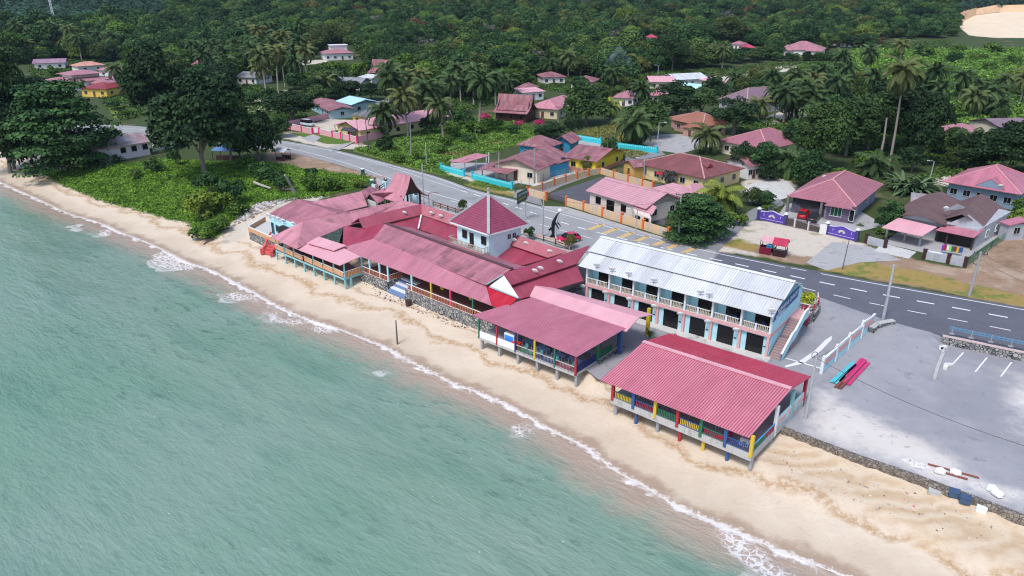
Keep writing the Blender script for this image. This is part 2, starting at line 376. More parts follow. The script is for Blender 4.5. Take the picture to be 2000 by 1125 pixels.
veg = t.mix(n2, (.05,.10,.012), (.13,.22,.03)); veg = t.mix(t.step(n1,.62,.72), veg, (.12,.10,.04)); col = lay(col, 'veg', veg, 3.0)
t.bump(t.math('ADD', n2, t.math('MULTIPLY', n4,.4)), .5,.12); GROUND_M = t.finish(col, t.math('SUBTRACT', .92, t.math('MULTIPLY', t.step(wob, 3.0,.8), .5)), .3)
def ground_full(P):
    z = ground_z(P); d = shore_d(P); m = (d > 2) & (P[:, 1] < 330)
    bump = np.array([mnoise.noise((x*.45, y*.45,0)) for x, y in P[m]])*.10+np.array([mnoise.noise((x*.13, y*.13,5)) for x, y in P[m]])*.08
    z[m] += np.minimum(bump, .02)*smooth(2,6, d[m])
    return z
grid_obj('ground', XS, YS, ground_full, {'shore': lambda P: np.clip(shore_d(P), -30,60), **{k: (lambda P, k=k: np.clip(zone(P, k), -20,20)) for k in ZONES}}, GROUND_M)
# sea
t = NT('sea'); p = t.pos(); d = t.math('MULTIPLY', t.attr('shore'), -1.0)
ROT = t.new('ShaderNodeMapping'); ROT.inputs['Rotation'].default_value = (0,0, math.radians(38)); t.link(p, ROT.inputs[0]); R_ = ROT.outputs[0]; q = t.scalev(R_, (.42,1.0,1))
a = t.noise(q, .75,8,.66); b = t.noise(q, 2.4,5,.65); lf = t.noise(p, .25,4,.6)
swell = t.noise(t.scalev(R_, (.3,1,1)), .16,4,.55); patch = t.noise(p, .020,4,.6); gust = t.step(t.noise(p, .028,4,.6), .40,.62)
deep = t.mix(t.step(patch, .35,.65), (.155,.28,.195), (.22,.315,.255)); deep = t.mix(t.math('MULTIPLY', t.step(swell, .5,.64), .4), deep, (.085,.20,.14))
deep = t.mix(t.math('MULTIPLY', t.step(a, .53,.66), t.math('ADD', .12, t.math('MULTIPLY', gust, .5))), deep, (.05,.125,.09)); deep = t.mix(t.math('MULTIPLY', t.step(b, .58,.70), .3), deep, (.30,.40,.36))
dd = t.math('ADD', d, t.math('MULTIPLY', t.math('SUBTRACT', lf, .5), 7)); bar = t.math('SUBTRACT', 1, t.step(t.math('ABSOLUTE', t.math('SUBTRACT', t.math('ADD', d, t.math('MULTIPLY', t.math('SUBTRACT', patch, .5), 16)), 15)), 0,6))
deep = t.mix(t.math('MULTIPLY', bar, .22), deep, (.26,.33,.26)); shal = t.mix(lf, (.36,.27,.20), (.50,.37,.29)); col = t.mix(t.step(dd, .4, 6.5), shal, deep)
weed = t.math('MULTIPLY', t.math('MULTIPLY', t.step(b, .34,.29), t.step(t.noise(p, .10,3), .50,.57)), t.step(t.math('ADD', d, t.math('MULTIPLY', lf, 4)), 19,7)); col = t.mix(t.math('MULTIPLY', weed, .75), col, (.03,.05,.03))
# swash: lobes of different reach along the shore, lacy inside, bright at the lip
lobe = t.step(t.noise(p, .075,3,.5), .49,.66); reach = t.math('ADD', .3, t.math('MULTIPLY', lobe, 4.2)); fo = t.math('ADD', d, t.math('MULTIPLY', t.math('SUBTRACT', t.noise(p, .5,5,.65), .5), 3.2))
lip = t.math('MULTIPLY', t.step(fo, .55,.1), t.step(t.math('ADD', t.noise(p, .3,3,.6), t.math('MULTIPLY', lobe, .3)), .42,.56))
vo = t.new('ShaderNodeTexVoronoi', feature='DISTANCE_TO_EDGE'); vo.inputs['Scale'].default_value = 1.5; wv = t.new('ShaderNodeVectorMath', operation='ADD'); nz = t.new('ShaderNodeTexNoise'); nz.inputs['Scale'].default_value = 1.3; nz.inputs['Detail'].default_value = 4; t.link(p, nz.inputs['Vector']); t.link(nz.outputs[1], wv.inputs[0]); t.link(p, wv.inputs[1]); t.link(wv.outputs[0], vo.inputs['Vector'])
web = t.math('MAXIMUM', t.step(vo.outputs['Distance'], .16,.05), t.step(t.noise(p, 3.0,6,.75), .54,.64)); zone_ = t.math('MULTIPLY', t.step(t.math('SUBTRACT', reach, fo), 0, 1.2), t.step(lobe, .3, .85)); outer = t.math('MULTIPLY', t.math('SUBTRACT', 1, t.step(t.math('ABSOLUTE', t.math('SUBTRACT', fo, reach)), .1,.7)), lobe)
foam = t.math('MAXIMUM', lip, t.math('MAXIMUM', t.math('MULTIPLY', t.math('MULTIPLY', zone_, web), .8), t.math('MULTIPLY', t.math('MULTIPLY', outer, t.step(lobe, .6, .98)), .5)), clamp=True)
col = t.mix(t.math('MULTIPLY', zone_, .35), col, (.55,.45,.41)); col = t.mix(t.math('MULTIPLY', foam, .9), col, (.82,.80,.80))
spark = t.step(t.noise(p, 3.2,2,.5), .73,.755); col = t.mix(t.math('MULTIPLY', spark, .6), col, (.8,.82,.76))  # sun glints painted as bright specks into the water colour
rg = t.math('ADD', .2, t.math('MULTIPLY', foam, .6)); t.bump(t.math('ADD', t.math('MULTIPLY', swell, 1.6), t.math('ADD', t.math('MULTIPLY', a, .9), t.math('MULTIPLY', b, .35))), .7,.55)
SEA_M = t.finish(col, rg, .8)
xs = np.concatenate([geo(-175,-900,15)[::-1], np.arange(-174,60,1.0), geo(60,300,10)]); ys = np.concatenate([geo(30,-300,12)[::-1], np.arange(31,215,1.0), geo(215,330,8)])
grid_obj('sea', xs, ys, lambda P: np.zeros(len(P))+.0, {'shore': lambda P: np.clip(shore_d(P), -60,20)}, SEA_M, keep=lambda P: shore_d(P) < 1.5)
# the cut bank behind the pale quarry floor
t = NT('cut_bank'); p = t.pos(); c = t.mix(t.noise(t.scalev(p,(1,1,.3)), .25,5,.65), (.55,.30,.14), (.72,.55,.38)); BANK_M = t.finish(c, .9,.2); k = MB(); bp = [G(x,y) for x,y in ((1850,60),(1868,50),(1884,42),(1905,37),(1950,36),(2010,37),(2110,36))]
for q0_,q1_ in zip(bp[:-1],bp[1:]):
    h0, h1 = 3+3*mnoise.noise(q0_*.05), 4+3*mnoise.noise(q1_*.05); up0, up1 = q0_+Vector((2,5,h0+3)), q1_+Vector((2,5,h1+3)); k.face([q0_-Vector((0,0,1)), q1_-Vector((0,0,1)), up1, up0]); k.face([up0, up1, up1+Vector((0,30,-4)), up0+Vector((0,30,-4))])
struct(k.build('cut_bank', BANK_M))
# ------------------------------------------------------------------ roads, yards, markings: sheets over the land
def asphalt(name, c1, c2, c3=None, sc=.25, sp=None, cracks=0.0, tyre=None):
    t = NT(name); p = t.pos(); n = t.noise(p, sc, 6,.65); m = t.noise(p, 5,4,.7); q = t.noise(p, sc*2.6,5,.7)
    c = t.mix(n, c1, c2); c = t.mix(t.math('MULTIPLY', t.step(m, .5,.75), .25), c, tuple(x*1.5 for x in c2))
    if c3: c = t.mix(t.step(q, .56,.66), c, c3)
    if cracks:
        v = t.new('ShaderNodeTexVoronoi', feature='DISTANCE_TO_EDGE'); v.inputs['Scale'].default_value = .16; t.link(p, v.inputs['Vector'])
        c = t.mix(t.math('MULTIPLY', t.step(v.outputs['Distance'], .012,.004), cracks), c, tuple(x*.35 for x in c1))
    t.bump(m, .25,.02); return t.finish(c, .85,.3)
def sheet(name, pts, z, m, px=True):
    P = [W(a, b, z) for a, b in pts] if px else [Vector((*q[:2], z)) for q in pts]
    b = MB(); b.slab(P, .05); return struct(b.build(name, m))
def strip_mesh(name, L, w, z, m, z2=None):
    pass
t = NT('road_asphalt'); p = t.pos(); n = t.noise(p, .14, 6, .65); m = t.noise(p, 5, 4, .7); sx = t.new('ShaderNodeSeparateXYZ'); t.link(p, sx.inputs[0])
old = t.mix(n, (.24,.24,.25), (.38,.375,.37)); new = t.mix(n, (.075,.075,.10), (.15,.15,.18)); c = t.mix(t.step(t.math('ADD', t.math('ADD', sx.outputs[0], t.math('MULTIPLY', sx.outputs[1], -.49)), t.math('MULTIPLY', n, 2)), -20.5, -19.5), old, new)
pt = t.noise(t.scalev(p, (.5, .5, 1)), .35, 5, .7); c = t.mix(t.math('MULTIPLY', t.step(pt, .52, .66), .35), c, (.10,.10,.11)); c = t.mix(t.math('MULTIPLY', t.step(m, .5, .75), .2), c, (.36,.36,.37)); t.bump(m, .25, .02); ROAD_M = t.finish(c, .85, .3)
UP = [(-60,240),(150,244),(230,243),(330,252),(430,262),(540,272),(625,287),(687,300),(800,330),(862,347),(930,373),(1000,388),(1080,409),(1176,436),(1296,467),(1400,491),(1534,518),(1606,531),(1730,554),(2000,601),(2400,672)]
LO = [(-60,258),(150,262),(230,258),(330,268),(430,280),(550,294),(620,310),(690,330),(735,346),(805,376),(880,405),(960,432),(1020,455),(1090,482),(1180,500),(1290,520),(1440,548),(1560,566),(1640,594),(1720,622),(1800,645),(1840,653),(2000,690),(2400,790)]
def resample(L, n):
    L = np.array(L, float); s = np.concatenate([[0], np.cumsum(np.hypot(*np.diff(L, axis=0).T))]); t = np.linspace(0, s[-1], n)
    return np.column_stack([np.interp(t, s, L[:, 0]), np.interp(t, s, L[:, 1])])
upw = smooth_line(poly(UP, RD), 2); low = smooth_line(poly(LO, RD), 2); upw = resample(upw, 140); low = resample(low, 140)
b = MB()
for i in range(139):
    q = [Vector((*low[i], RD)), Vector((*low[i+1], RD)), Vector((*upw[i+1], RD)), Vector((*upw[i], RD))]; b.face(q)
    for L, sgn in ((low, 1), (upw, -1)):
        a_, c_ = Vector((*L[i], RD)), Vector((*L[i+1], RD)); e = Vector((0,0,.3)); b.face([a_-e, c_-e, c_, a_] if sgn > 0 else [c_-e, a_-e, a_, c_])
struct(b.build('road', ROAD_M))
WHITE_M = mat('road_paint_white', (.74,.74,.74), .7,.12,2,.3, (.4,.4,.42)); YEL_M = mat('road_paint_yellow', (.62,.42,.17), .7,.12,2,.3, (.4,.33,.25))
def line_on(pts, w, z, m, dash=None, name='road_marking', off=0.0):
    L = resample(smooth_line(poly(pts, RD), 2), 400); s = np.concatenate([[0], np.cumsum(np.hypot(*np.diff(L, axis=0).T))])
    b = MB(); tot = s[-1]; segs = [(0, tot)] if dash is None else [(k, min(k+dash[0], tot)) for k in np.arange(off, tot, dash[1])]
    for a0, a1 in segs:
        tt = np.linspace(a0, a1, max(2, int((a1-a0)/1.5)+1)); P = np.column_stack([np.interp(tt, s, L[:, 0]), np.interp(tt, s, L[:, 1])])
        D = np.gradient(P, axis=0); D /= np.hypot(*D.T)[:, None]; N = np.column_stack([-D[:, 1], D[:, 0]])*w/2
        for i in range(len(P)-1): b.face([(*(P[i]-N[i]), z), (*(P[i+1]-N[i+1]), z), (*(P[i+1]+N[i+1]), z), (*(P[i]+N[i]), z)])
    return struct(b.build(name, m))
MZ = RD+.006
line_on([(150,246),(330,255),(540,275),(625,289.5),(687,303),(800,333),(862,350),(930,377),(1000,391),(1080,413),(1176,440),(1296,471),(1400,495),(1534,522)], .2, MZ, WHITE_M)
line_on([(1606,535),(1730,558),(2000,605),(2300,658)], .22, MZ, WHITE_M)
line_on([(1534,521.5),(1606,534)], .2, MZ, WHITE_M, (2.2,4.2), off=.8)
line_on([(550,286),(625,303),(700,326),(737,340),(810,366),(860,382),(930,401)], .2, MZ, WHITE_M)
line_on([(640,292),(775,330),(832,350),(900,372)], .16, MZ, WHITE_M)
line_on([(900,372),(1000,402),(1042,416),(1090,432),(1136,446),(1230,470),(1330,492),(1568,544),(1709,573),(1865,601),(2000,626),(2300,680)], .32, MZ, WHITE_M, (2.1,4.15))
line_on([(880,392),(960,412),(1010,425),(1060,440),(1148,464),(1240,486),(1330,506),(1540,556),(1707,594),(1828,617),(1952,641),(2100,670)], .2, MZ, WHITE_M, (2.2,4.6))
b = MB()
for x0, y0, x1, y1 in ((1148,448,1176,437),(1178,455,1205,445),(1210,463,1234,453),(1240,470,1264,461),(1275,478.5,1296,470),(1301,485,1321,477),(1332,493,1355,484)):
    b.face([W(x0-4, y0, MZ), W(x0+8, y0+1.4, MZ), W(x1+7, y1+1.2, MZ), W(x1-3, y1-.4, MZ)])
struct(b.build('road_marking', YEL_M))
# lane to the right between the hedge and the purple wall, lanes of the village
LANE_M = asphalt('lane_asphalt', (.17,.17,.185), (.30,.29,.30), None, .3); CONC_M = asphalt('concrete', (.30,.295,.30), (.46,.45,.44), (.25,.24,.25), .25); CONCP_M = asphalt('pale_concrete', (.46,.45,.43), (.62,.61,.58), (.36,.34,.33), .3)
DARKP_M = asphalt('dark_asphalt_yard', (.07,.07,.085), (.12,.12,.135), None, .4)
sheet('lane', [(1318,480),(1400,493),(1455,441),(1505,410),(1535,398),(1520,388),(1470,408),(1400,452)], LZ+.045, LANE_M)
sheet('lane', [(1002,385),(1060,402),(1055,385),(1098,363),(1172,337),(1200,324),(1300,302),(1285,290),(1205,313),(1160,332),(1060,365),(1010,371)], LZ+.04, LANE_M)
sheet('lane', [(638,288),(662,293),(720,262),(755,258),(830,240),(825,233),(745,248),(700,275)], LZ+.035, CONC_M)
sheet('driveway', [(588,270),(612,279),(627,268),(612,262)], LZ+.04, CONC_M)
sheet('yard', [(1068,380),(1075,386),(1160,412),(1300,440),(1290,360),(1172,346)], LZ+.05, DARKP_M)
sheet('yard', [(985,352),(1060,366),(1160,333),(1190,316),(1090,318)], LZ+.03, CONCP_M)
sheet('yard', [(1068,283),(1135,268),(1225,285),(1150,300)], LZ+.028, CONC_M)
sheet('yard', [(880,335),(1000,362),(1030,350),(950,318),(880,318)], LZ+.026, CONC_M)
sheet('yard', [(1447,366),(1500,348),(1535,352),(1562,380),(1500,396),(1470,392)], LZ+.03, CONCP_M)
sheet('yard', [(1262,290),(1290,262),(1375,262),(1400,280),(1330,300)], LZ+.03, CONC_M)
sheet('yard', [(1520,420),(1650,458),(1730,440),(1640,390),(1535,398)], LZ+.05, CONC_M)
sheet('driveway', [(1707,490),(1775,505),(1790,492),(1724,475)], LZ+.05, CONCP_M)
sheet('driveway', [(1575,513),(1615,528),(1680,512),(1760,508),(1700,482),(1625,472)], LZ+.04, CONC_M)
sheet('yard', [(1725,475),(1880,510),(1960,455),(1900,430),(1770,440)], LZ+.04, CONC_M)
sheet('shoulder', [(1058,402),(1106,404),(1177,426),(1256,452),(1312,468),(1335,481),(1296,468.5),(1176,438),(1080,411)], LZ+.05, CONC_M)
sheet('parking_strip', [(735,347),(805,377),(880,406),(960,433),(1090,483),(1180,501),(1150,520),(1050,486),(900,432),(800,402),(720,376)], LZ+.03, CONC_M)
# the car park and the drive down from the road
ROADLO = low
def lot_z(P):
    dr = seg_dist(P, ROADLO); px = np.array([pix((x, y, 2.3))[0] for x, y in P])
    return LOT_Z + (RD-.015-LOT_Z)*(1-smooth(.3,9, dr))*(1-smooth(1825,1850, px))
t = NT('car_park_surface'); p = t.pos(); n = t.noise(p, .18,6,.65); m = t.noise(p, 5,4,.7); q = t.noise(t.scalev(p, (1,1,1)), .11,6,.62); st = t.noise(t.scalev(p, (.12,.9,1)), .5,4,.6); pale = t.attr('pale')
c = t.mix(n, (.22,.215,.245), (.40,.395,.41)); c = t.mix(t.math('MULTIPLY', t.step(m, .5,.75), .2), c, (.5,.5,.5)); c = t.mix(t.math('MULTIPLY', t.step(st, .6,.8), .5), c, (.17,.17,.19))
k = t.math('ADD', pale, t.math('MULTIPLY', t.math('SUBTRACT', t.noise(p, .3,6,.7), .5), 9)); c = t.mix(t.math('MULTIPLY', t.step(k, -2.0,2.0), .9), c, t.mix(q, (.56,.48,.41), (.76,.74,.72)))
c = t.mix(t.math('MULTIPLY', t.step(t.noise(p, .6, 5, .7), .58, .68), .5), c, (.15,.15,.17)); c = t.mix(t.math('MULTIPLY', t.step(t.noise(p, .07, 5, .6), .48, .62), .4), c, (.21,.205,.235)); c = t.mix(t.math('MULTIPLY', t.step(t.noise(p, 1.5, 6, .8), .60, .7), .3), c, (.55,.54,.53)); t.bump(m, .25,.02); LOTM = t.finish(c, .88,.3)
PALE = [poly(q, LOT_Z) for q in ([(1560,800),(1600,780),(1680,800),(1740,830),(1830,880),(1900,930),(1990,960),(2000,985),(1880,950),(1700,890),(1600,850)], [(1975,730),(2010,735),(2020,800),(1990,860),(1985,780)], [(1590,760),(1640,765),(1620,800),(1570,800)])]
lx0, ly0 = LOT.min(0); lx1, ly1 = LOT.max(0)
def in_lot(P): return sdist(P, LOT_SHEET) > 0
LOT_SHEET = LOT
gx, gy = np.arange(-16,90,1.0), np.arange(44,100,1.0)
def lotgrid():
    X, Y = np.meshgrid(gx, gy); P = np.column_stack([X.ravel(), Y.ravel()]); return P
LOW_END = np.array(low)
lotB = np.vstack([poly(LOT_PX[:9], LOT_Z), [low[k] for k in range(139,-1,-1) if low[k][0] > 24.5], poly([(1500,575),(1150,500),(1060,560),(1000,610),(1170,742),(1300,730)], LOT_Z)])
import bmesh
bm = bmesh.new(); from mathutils.geometry import tessellate_polygon
# triangulate a clipped grid: cells inside the outline, outline points added
from mathutils.geometry import delaunay_2d_cdt
GP = lotgrid(); GP = GP[sdist(GP, lotB) > .35]; lb = resample(np.vstack([lotB, lotB[:1]]), 260)[:-1]
V2, E2, F2, *_ = delaunay_2d_cdt([Vector(v) for v in np.vstack([lb, GP])], [(i, (i+1) % len(lb)) for i in range(len(lb))], [], 1,1e-4)
VV = np.array([tuple(v) for v in V2]); me = bpy.data.meshes.new('car_park'); me.from_pydata(np.column_stack([VV, lot_z(VV)]).tolist(), [], [list(f) for f in F2])
at = me.attributes.new('pale', 'FLOAT', 'POINT'); at.data.foreach_set('value', np.clip(np.max([sdist(VV, q) for q in PALE], axis=0), -15,15).astype('f'))
me.materials.append(LOTM); o = bpy.data.objects.new('car_park', me); COL.objects.link(o); struct(o); bm.free()
b = MB()
for (x0, y0, x1, y1) in ((1882,688,1856,716),(1928,698,1905,726),(1976,707,1955,735)):
    b.face([W(x0-2, y0, LOT_Z+.01), W(x0+1.5, y0+.6, LOT_Z+.01), W(x1+1.5, y1+.6, LOT_Z+.01), W(x1-2, y1, LOT_Z+.01)])
struct(b.build('parking_marking', WHITE_M))
b = MB()
for P in ([(1533,700),(1536,699),(1612,721),(1610,723)], [(1532,715),(1560,706),(1590,686),(1612,664),(1625,656),(1624,664),(1604,685),(1570,710),(1535,718)]):
    q = [W(a, c, LOT_Z) for a, c in P]; zz = lot_z(np.array([v[:2] for v in q])); b.face([Vector((v.x, v.y, float(z)+.02)) for v, z in zip(q, zz)])
struct(b.build('parking_marking', WHITE_M))
# ------------------------------------------------------------------ palette
PINK = roofmat('pink_sheet', (.47,.155,.215), (.53,.23,.28), .22, wear=.7, moss=.22, panel=1.0, pvar=.09, bump=.8, rough=.42)
PALEPINK = roofmat('pale_pink_sheet', (.68,.34,.39), (.75,.43,.46), .22, wear=.5, panel=1.0, pvar=.05, bump=.4, rough=.5)
CRIM = roofmat('crimson_sheet', (.33,.04,.08), (.39,.09,.125), .25, wear=.7, moss=.3, panel=1.0, pvar=.1, bump=.8, rough=.3)
REDG = roofmat('glossy_red_sheet', (.42,.008,.025), (.55,.06,.09), .25, wear=.35, panel=1.0, pvar=.05, bump=.5, rough=.25)
BROWNP = roofmat('weathered_plum_sheet', (.42,.165,.21), (.27,.10,.125), .18, seam=2.4, wear=.9, panel=1.0, pvar=.13, bump=.5, moss=.6, rough=.7)
DUSTY = roofmat('dusty_pink_sheet', (.56,.24,.29), (.43,.17,.2), .18, seam=1.7, wear=.7, panel=1.05, pvar=.13, bump=.5, moss=.5, rough=.7)
MAROON = roofmat('rusty_maroon_sheet', (.27,.09,.11), (.38,.22,.23), .2, seam=2.2, wear=.8, panel=.9, pvar=.22, bump=.5, moss=.45, rough=.65)
TILE_P = roofmat('plum_tile', (.26,.05,.095), (.30,.07,.12), .3, row=.38, wear=.5, pvar=.08, bump=.8, rough=.4)
TILE_R = roofmat('red_tile', (.38,.14,.175), (.44,.20,.235), .3, row=.4, wear=.5, pvar=.06, bump=.8, rough=.5)
TILE_M = roofmat('maroon_tile', (.25,.085,.085), (.17,.055,.055), .3, row=.38, wear=.7, pvar=.12, bump=.8, rough=.6)
TILE_B = roofmat('brown_tile', (.155,.085,.08), (.21,.12,.11), .3, row=.36, wear=.6, pvar=.14, bump=.8, rough=.6)
TILE_T = roofmat('terracotta_tile', (.37,.155,.10), (.28,.11,.08), .3, row=.38, wear=.7, pvar=.1, bump=.8, rough=.6)
GREYR = roofmat('grey_sheet', (.30,.29,.31), (.22,.20,.22), .25, wear=.7, pvar=.15, bump=.5, seam=2.2)
RUSTG = roofmat('rusty_grey_sheet', (.40,.36,.38), (.30,.11,.10), .3, wear=.8, panel=2.4, pvar=.2, bump=.6, seam=2.6, moss=.25)
ZINC = roofmat('bare_zinc_sheet', (.58,.59,.61), (.76,.76,.76), .3, wear=.7, panel=1.25, pvar=.15, bump=.9, rough=.38, streak=.8)
BLUER = roofmat('pale_blue_sheet', (.42,.68,.78), (.5,.75,.85), .3, wear=.5, pvar=.05)
THATCH = roofmat('old_grey_tile', (.20,.19,.20), (.10,.095,.10), .3, row=.4, wear=.8, pvar=.2, moss=.6)
LBLUE = mat('light_blue_wall', (.46,.76,.83), .7, .08, .8, .25, (.3,.45,.48)); PANELP = mat('salmon_pink_paint', (.74,.40,.39), .7, .1, 1, .2, (.5,.3,.28))
WHITEP = mat('white_paint', (.78,.79,.79), .6, .06, 1.5, .2, (.45,.45,.43)); TEAL = mat('teal_paint', (.25,.52,.56), .6, .1, 1.5, .25, (.2,.3,.3)); ORANGEP = mat('tan_orange_panel', (.62,.34,.18), .7, .12, 2, .3, (.3,.2,.12))
CREAM = mat('cream_wall', (.72,.62,.48), .75, .07, .6, .2, (.4,.36,.3)); CONCW = mat('weathered_concrete', (.48,.47,.46), .85, .15, 1.2, .45, (.2,.2,.2)); GREYC = mat('grey_concrete_post', (.33,.34,.36), .85, .12, 2, .3, (.15,.15,.16))
DARKW = mat('dark_glass', (.008,.008,.01), .12, .2, 2); DARKI = mat('dark_interior_shade', (.02,.018,.018), .8); BLACKW = mat('dark_wood', (.05,.02,.018), .6, .3, 2); REDP = mat('red_paint', (.42,.025,.045), .5, .2, 2, .35, (.2,.05,.05)); GREENP = mat('green_paint', (.02,.16,.085), .5, .2, 2, .3, (.06,.1,.07)); BLUEP = mat('blue_paint', (.03,.10,.29), .5, .2, 2, .3, (.1,.12,.16)); YELP = mat('yellow_paint', (.66,.46,.03), .5, .18, 2, .4, (.4,.3,.1)); NAVYP = mat('navy_paint', (.015,.035,.16), .5, .12, 2); MAROONP = mat('maroon_paint', (.28,.015,.05), .5, .12, 2); SKYP = mat('sky_blue_paint', (.05,.38,.72), .5, .1, 2)
STONE = stonemat('rubble_stone', 2.6, (.10,.105,.12), (.50,.48,.45)); STONE_B = stonemat('rough_stone', 3.1, (.15,.125,.105), (.36,.31,.26), (.11,.09,.075)); FLOORM = mat('red_brown_floor', (.24,.11,.09), .6, .2, 1.5); GREYFL = mat('grey_floor', (.33,.33,.35), .8, .15, .6, .3, (.2,.2,.2))
def plane_pts(three, rest=()):           # three (px,py,z) fix a plane; the other outline points only need their pixel
    A, B, C = [W(*q) for q in three]; n = (B-A).cross(C-A).normalized(); out = [A, B, C]
    for r in rest:
        if len(r) == 3: out.append(W(*r)); continue
        d = ray(*r); t = (A-Vector((0, 0, CH))).dot(n)/d.dot(n); out.append(Vector((0, 0, CH))+d*t)
    return out
def order(pts):                          # order an outline round its centre (convex roofs)
    c = sum(pts, Vector())/len(pts); return sorted(pts, key=lambda p: math.atan2(p.y-c.y, p.x-c.x))
def roof(parent, m, *polys, t=.1, name='roof', conv=True, label=None):
    b = MB()
    for q in polys: b.slab(q, t)
    o = b.build(name, m, parent)
    if label: o['label'] = label
    return o
def mirror(pts, r0, r1):                 # other slope of a gable: mirror in the vertical plane through the ridge
    r0, r1 = Vector(r0), Vector(r1); d = Vector((r1.x-r0.x, r1.y-r0.y, 0)).normalized(); n = Vector((-d.y, d.x, 0))
    return [p-n*(2*(p-r0).dot(n)) for p in pts]
def V3(p, z): return Vector((p[0], p[1], z))
def railing(parent, a, b_, h, m, top=None, gap=.18, w=.05, name='railing', solid=False):
    a, b_ = Vector(a), Vector(b_); L = (b_-a).length; n = max(2, int(L/gap)); k = MB(); up = Vector((0, 0, h))
    k.bar(a+up, b_+up, .09, .07, 1); k.bar(a+Vector((0, 0, .08)), b_+Vector((0, 0, .08)), .07, .06, 1)
    for i in range(1, n): q = a+(b_-a)*i/n; k.box(q+Vector((0, 0, .1)), w, w, h-.12, math.atan2(b_.y-a.y, b_.x-a.x), 0)
    return k.build(name, [m, top or m], parent)
def column(parent, p, z0, z1, w, m, name='column', rz=-.7, n=0):
    k = MB()
    if n: k.cyl((p[0], p[1], z0), (p[0], p[1], z1), w/2, n=n)
    else: k.box((p[0], p[1], z0), w, w, z1-z0, rz)
    return k.build(name, m, parent)
def az(d): return Vector((math.cos(math.radians(d)), math.sin(math.radians(d)), 0))
def opening(parent, c, dirv, w, h, name='window', frame=None, glass=None, depth=.06, bars=1, sill=False):
    """framed window or door standing proud of a wall: c = middle of the sill, dirv = along the wall"""
    dirv = Vector(dirv).normalized(); nrm = Vector((dirv.y, -dirv.x, 0)); rz = math.atan2(dirv.y, dirv.x); c = Vector(c); k = MB(); f = frame or WHITEP; fw = .06
    k.box(c-Vector((0, 0, 0)), w, depth, h, rz, 1)
    for s_ in (-1, 1): k.box(c+dirv*s_*(w/2)+nrm*.01, fw, depth+.05, h+fw, rz, 0)
    k.box(c+Vector((0, 0, h))+nrm*.012, w-fw, depth+.05, fw, rz, 0); k.box(c+nrm*.02+Vector((0, 0, -.05)), w+fw, depth+.1, .06, rz, 0)
    for i in range(bars): k.box(c+dirv*(w*((i+1)/(bars+1)-.5))+nrm*.008, .04, depth+.04, h, rz, 0)
    return k.build(name, [f, glass or DARKW], parent)
def wall_pt(a, b_, px, py):              # where a pixel's ray meets the vertical wall through a and b
    a, b_ = Vector(a), Vector(b_); d = Vector((b_.x-a.x, b_.y-a.y, 0)).normalized(); n = Vector((d.y, -d.x, 0)); r = ray(px, py); t = (a-Vector((0, 0, CH))).dot(n)/r.dot(n)
    return Vector((0, 0, CH))+r*t
# ================================================================== seafront restaurant
rest = thing('seafront_restaurant', 'long red roofed seafront restaurant with a tiled tower above its courtyard', 'restaurant', W(830, 540, 1.2))
r1 = plane_pts([(704,500,5.0),(960,596,5.0),(949,556,6.2)], [(728.6,466.6),(669,483)]); roof(rest, PINK, order(r1), label='pink ribbed porch roof sloping to the sea')
r2 = plane_pts([(728.6,466.6,6.4),(949,556.5,6.4),(1000,525,7.7)], [(753,436)]); r2m = mirror(r2, r2[2], r2[3])
roof(rest, BROWNP, r2, r2m, label='weathered plum roof of the main hall')
b = MB(); b.bar(r2[3]+Vector((0,0,.06)), r2[2]+Vector((0,0,.06)), .5, .12); b.build('ridge_cap', mat('dark_ridge', (.10,.05,.06), .8), rest)
r3 = plane_pts([(671,441,6.9),(709,446,6.9),(728.6,466.6,6.15)], [(669,483),(753,436)]); roof(rest, CRIM, order(r3))
r4 = plane_pts([(700,426,8.2),(823,398,8.2),(823,419,7.0)], [(709,446)]); r4m = mirror(r4, r4[0], r4[1])
r5 = plane_pts([(823,398,8.2),(1108,491,8.2),(1070,503,7.0)], [(823,419)]); r5m = mirror(r5, r5[0], r5[1])
r7 = plane_pts([(983,534,8.25),(1152,479,8.25),(1126,515,7.0)], [(997,557)]); r7m = mirror(r7, r7[0], r7[1])
roof(rest, CRIM, r4, r4m); roof(rest, CRIM, r5, r5m); roof(rest, CRIM, r7, r7m)
r4l = plane_pts([(709,447,6.75),(823,421,6.75),(818,447,5.6)], [(753,437)]); r6 = plane_pts([(823,421,6.75),(1070,504,6.75),(1016,519,5.6)], [(818,447)]); r8 = plane_pts([(997,558,6.75),(1126,516,6.75),(1140,548,5.5)], [(1045,576),(1014,584)])
roof(rest, CRIM, order(r4l)); roof(rest, CRIM, r6); roof(rest, CRIM, order(r8))
for rr in (r4, r5, r7):                  # far side lower slopes
    a0, a1 = mirror([rr[3], rr[2]], rr[0], rr[1]); out = (a0-rr[3]); out.z = 0; out.normalize()
    if rr is not r7: roof(rest, CRIM, [a0-Vector((0,0,.2)), a1-Vector((0,0,.2)), a1+out*2.2-Vector((0,0,1.1)), a0+out*2.2-Vector((0,0,1.1))])
r9 = plane_pts([(950,557,6.1),(1012,581,6.1),(985,608,4.9)], [(960,596)]); roof(rest, REDG, order(r9), label='glossy red hip below the white gable')
b = MB(); g0 = W(984,537,8.0); b.slab([g0, W(1013,581,6.2), W(957,558,6.2)], .1); b.build('gable', WHITEP, rest)
b = MB(); b.bar(W(949,556,6.3), W(984,535,8.15), .3, .12); b.bar(W(957,560,6.15), W(1013,582,6.15), .25, .12); b.build('barge_board', mat('barge_grey_blue', (.35,.45,.5), .6), rest)
b = MB(); b.bar(W(823,420,6.95), W(817,447,5.8), .22, .16); b.build('gutter', WHITEP, rest)
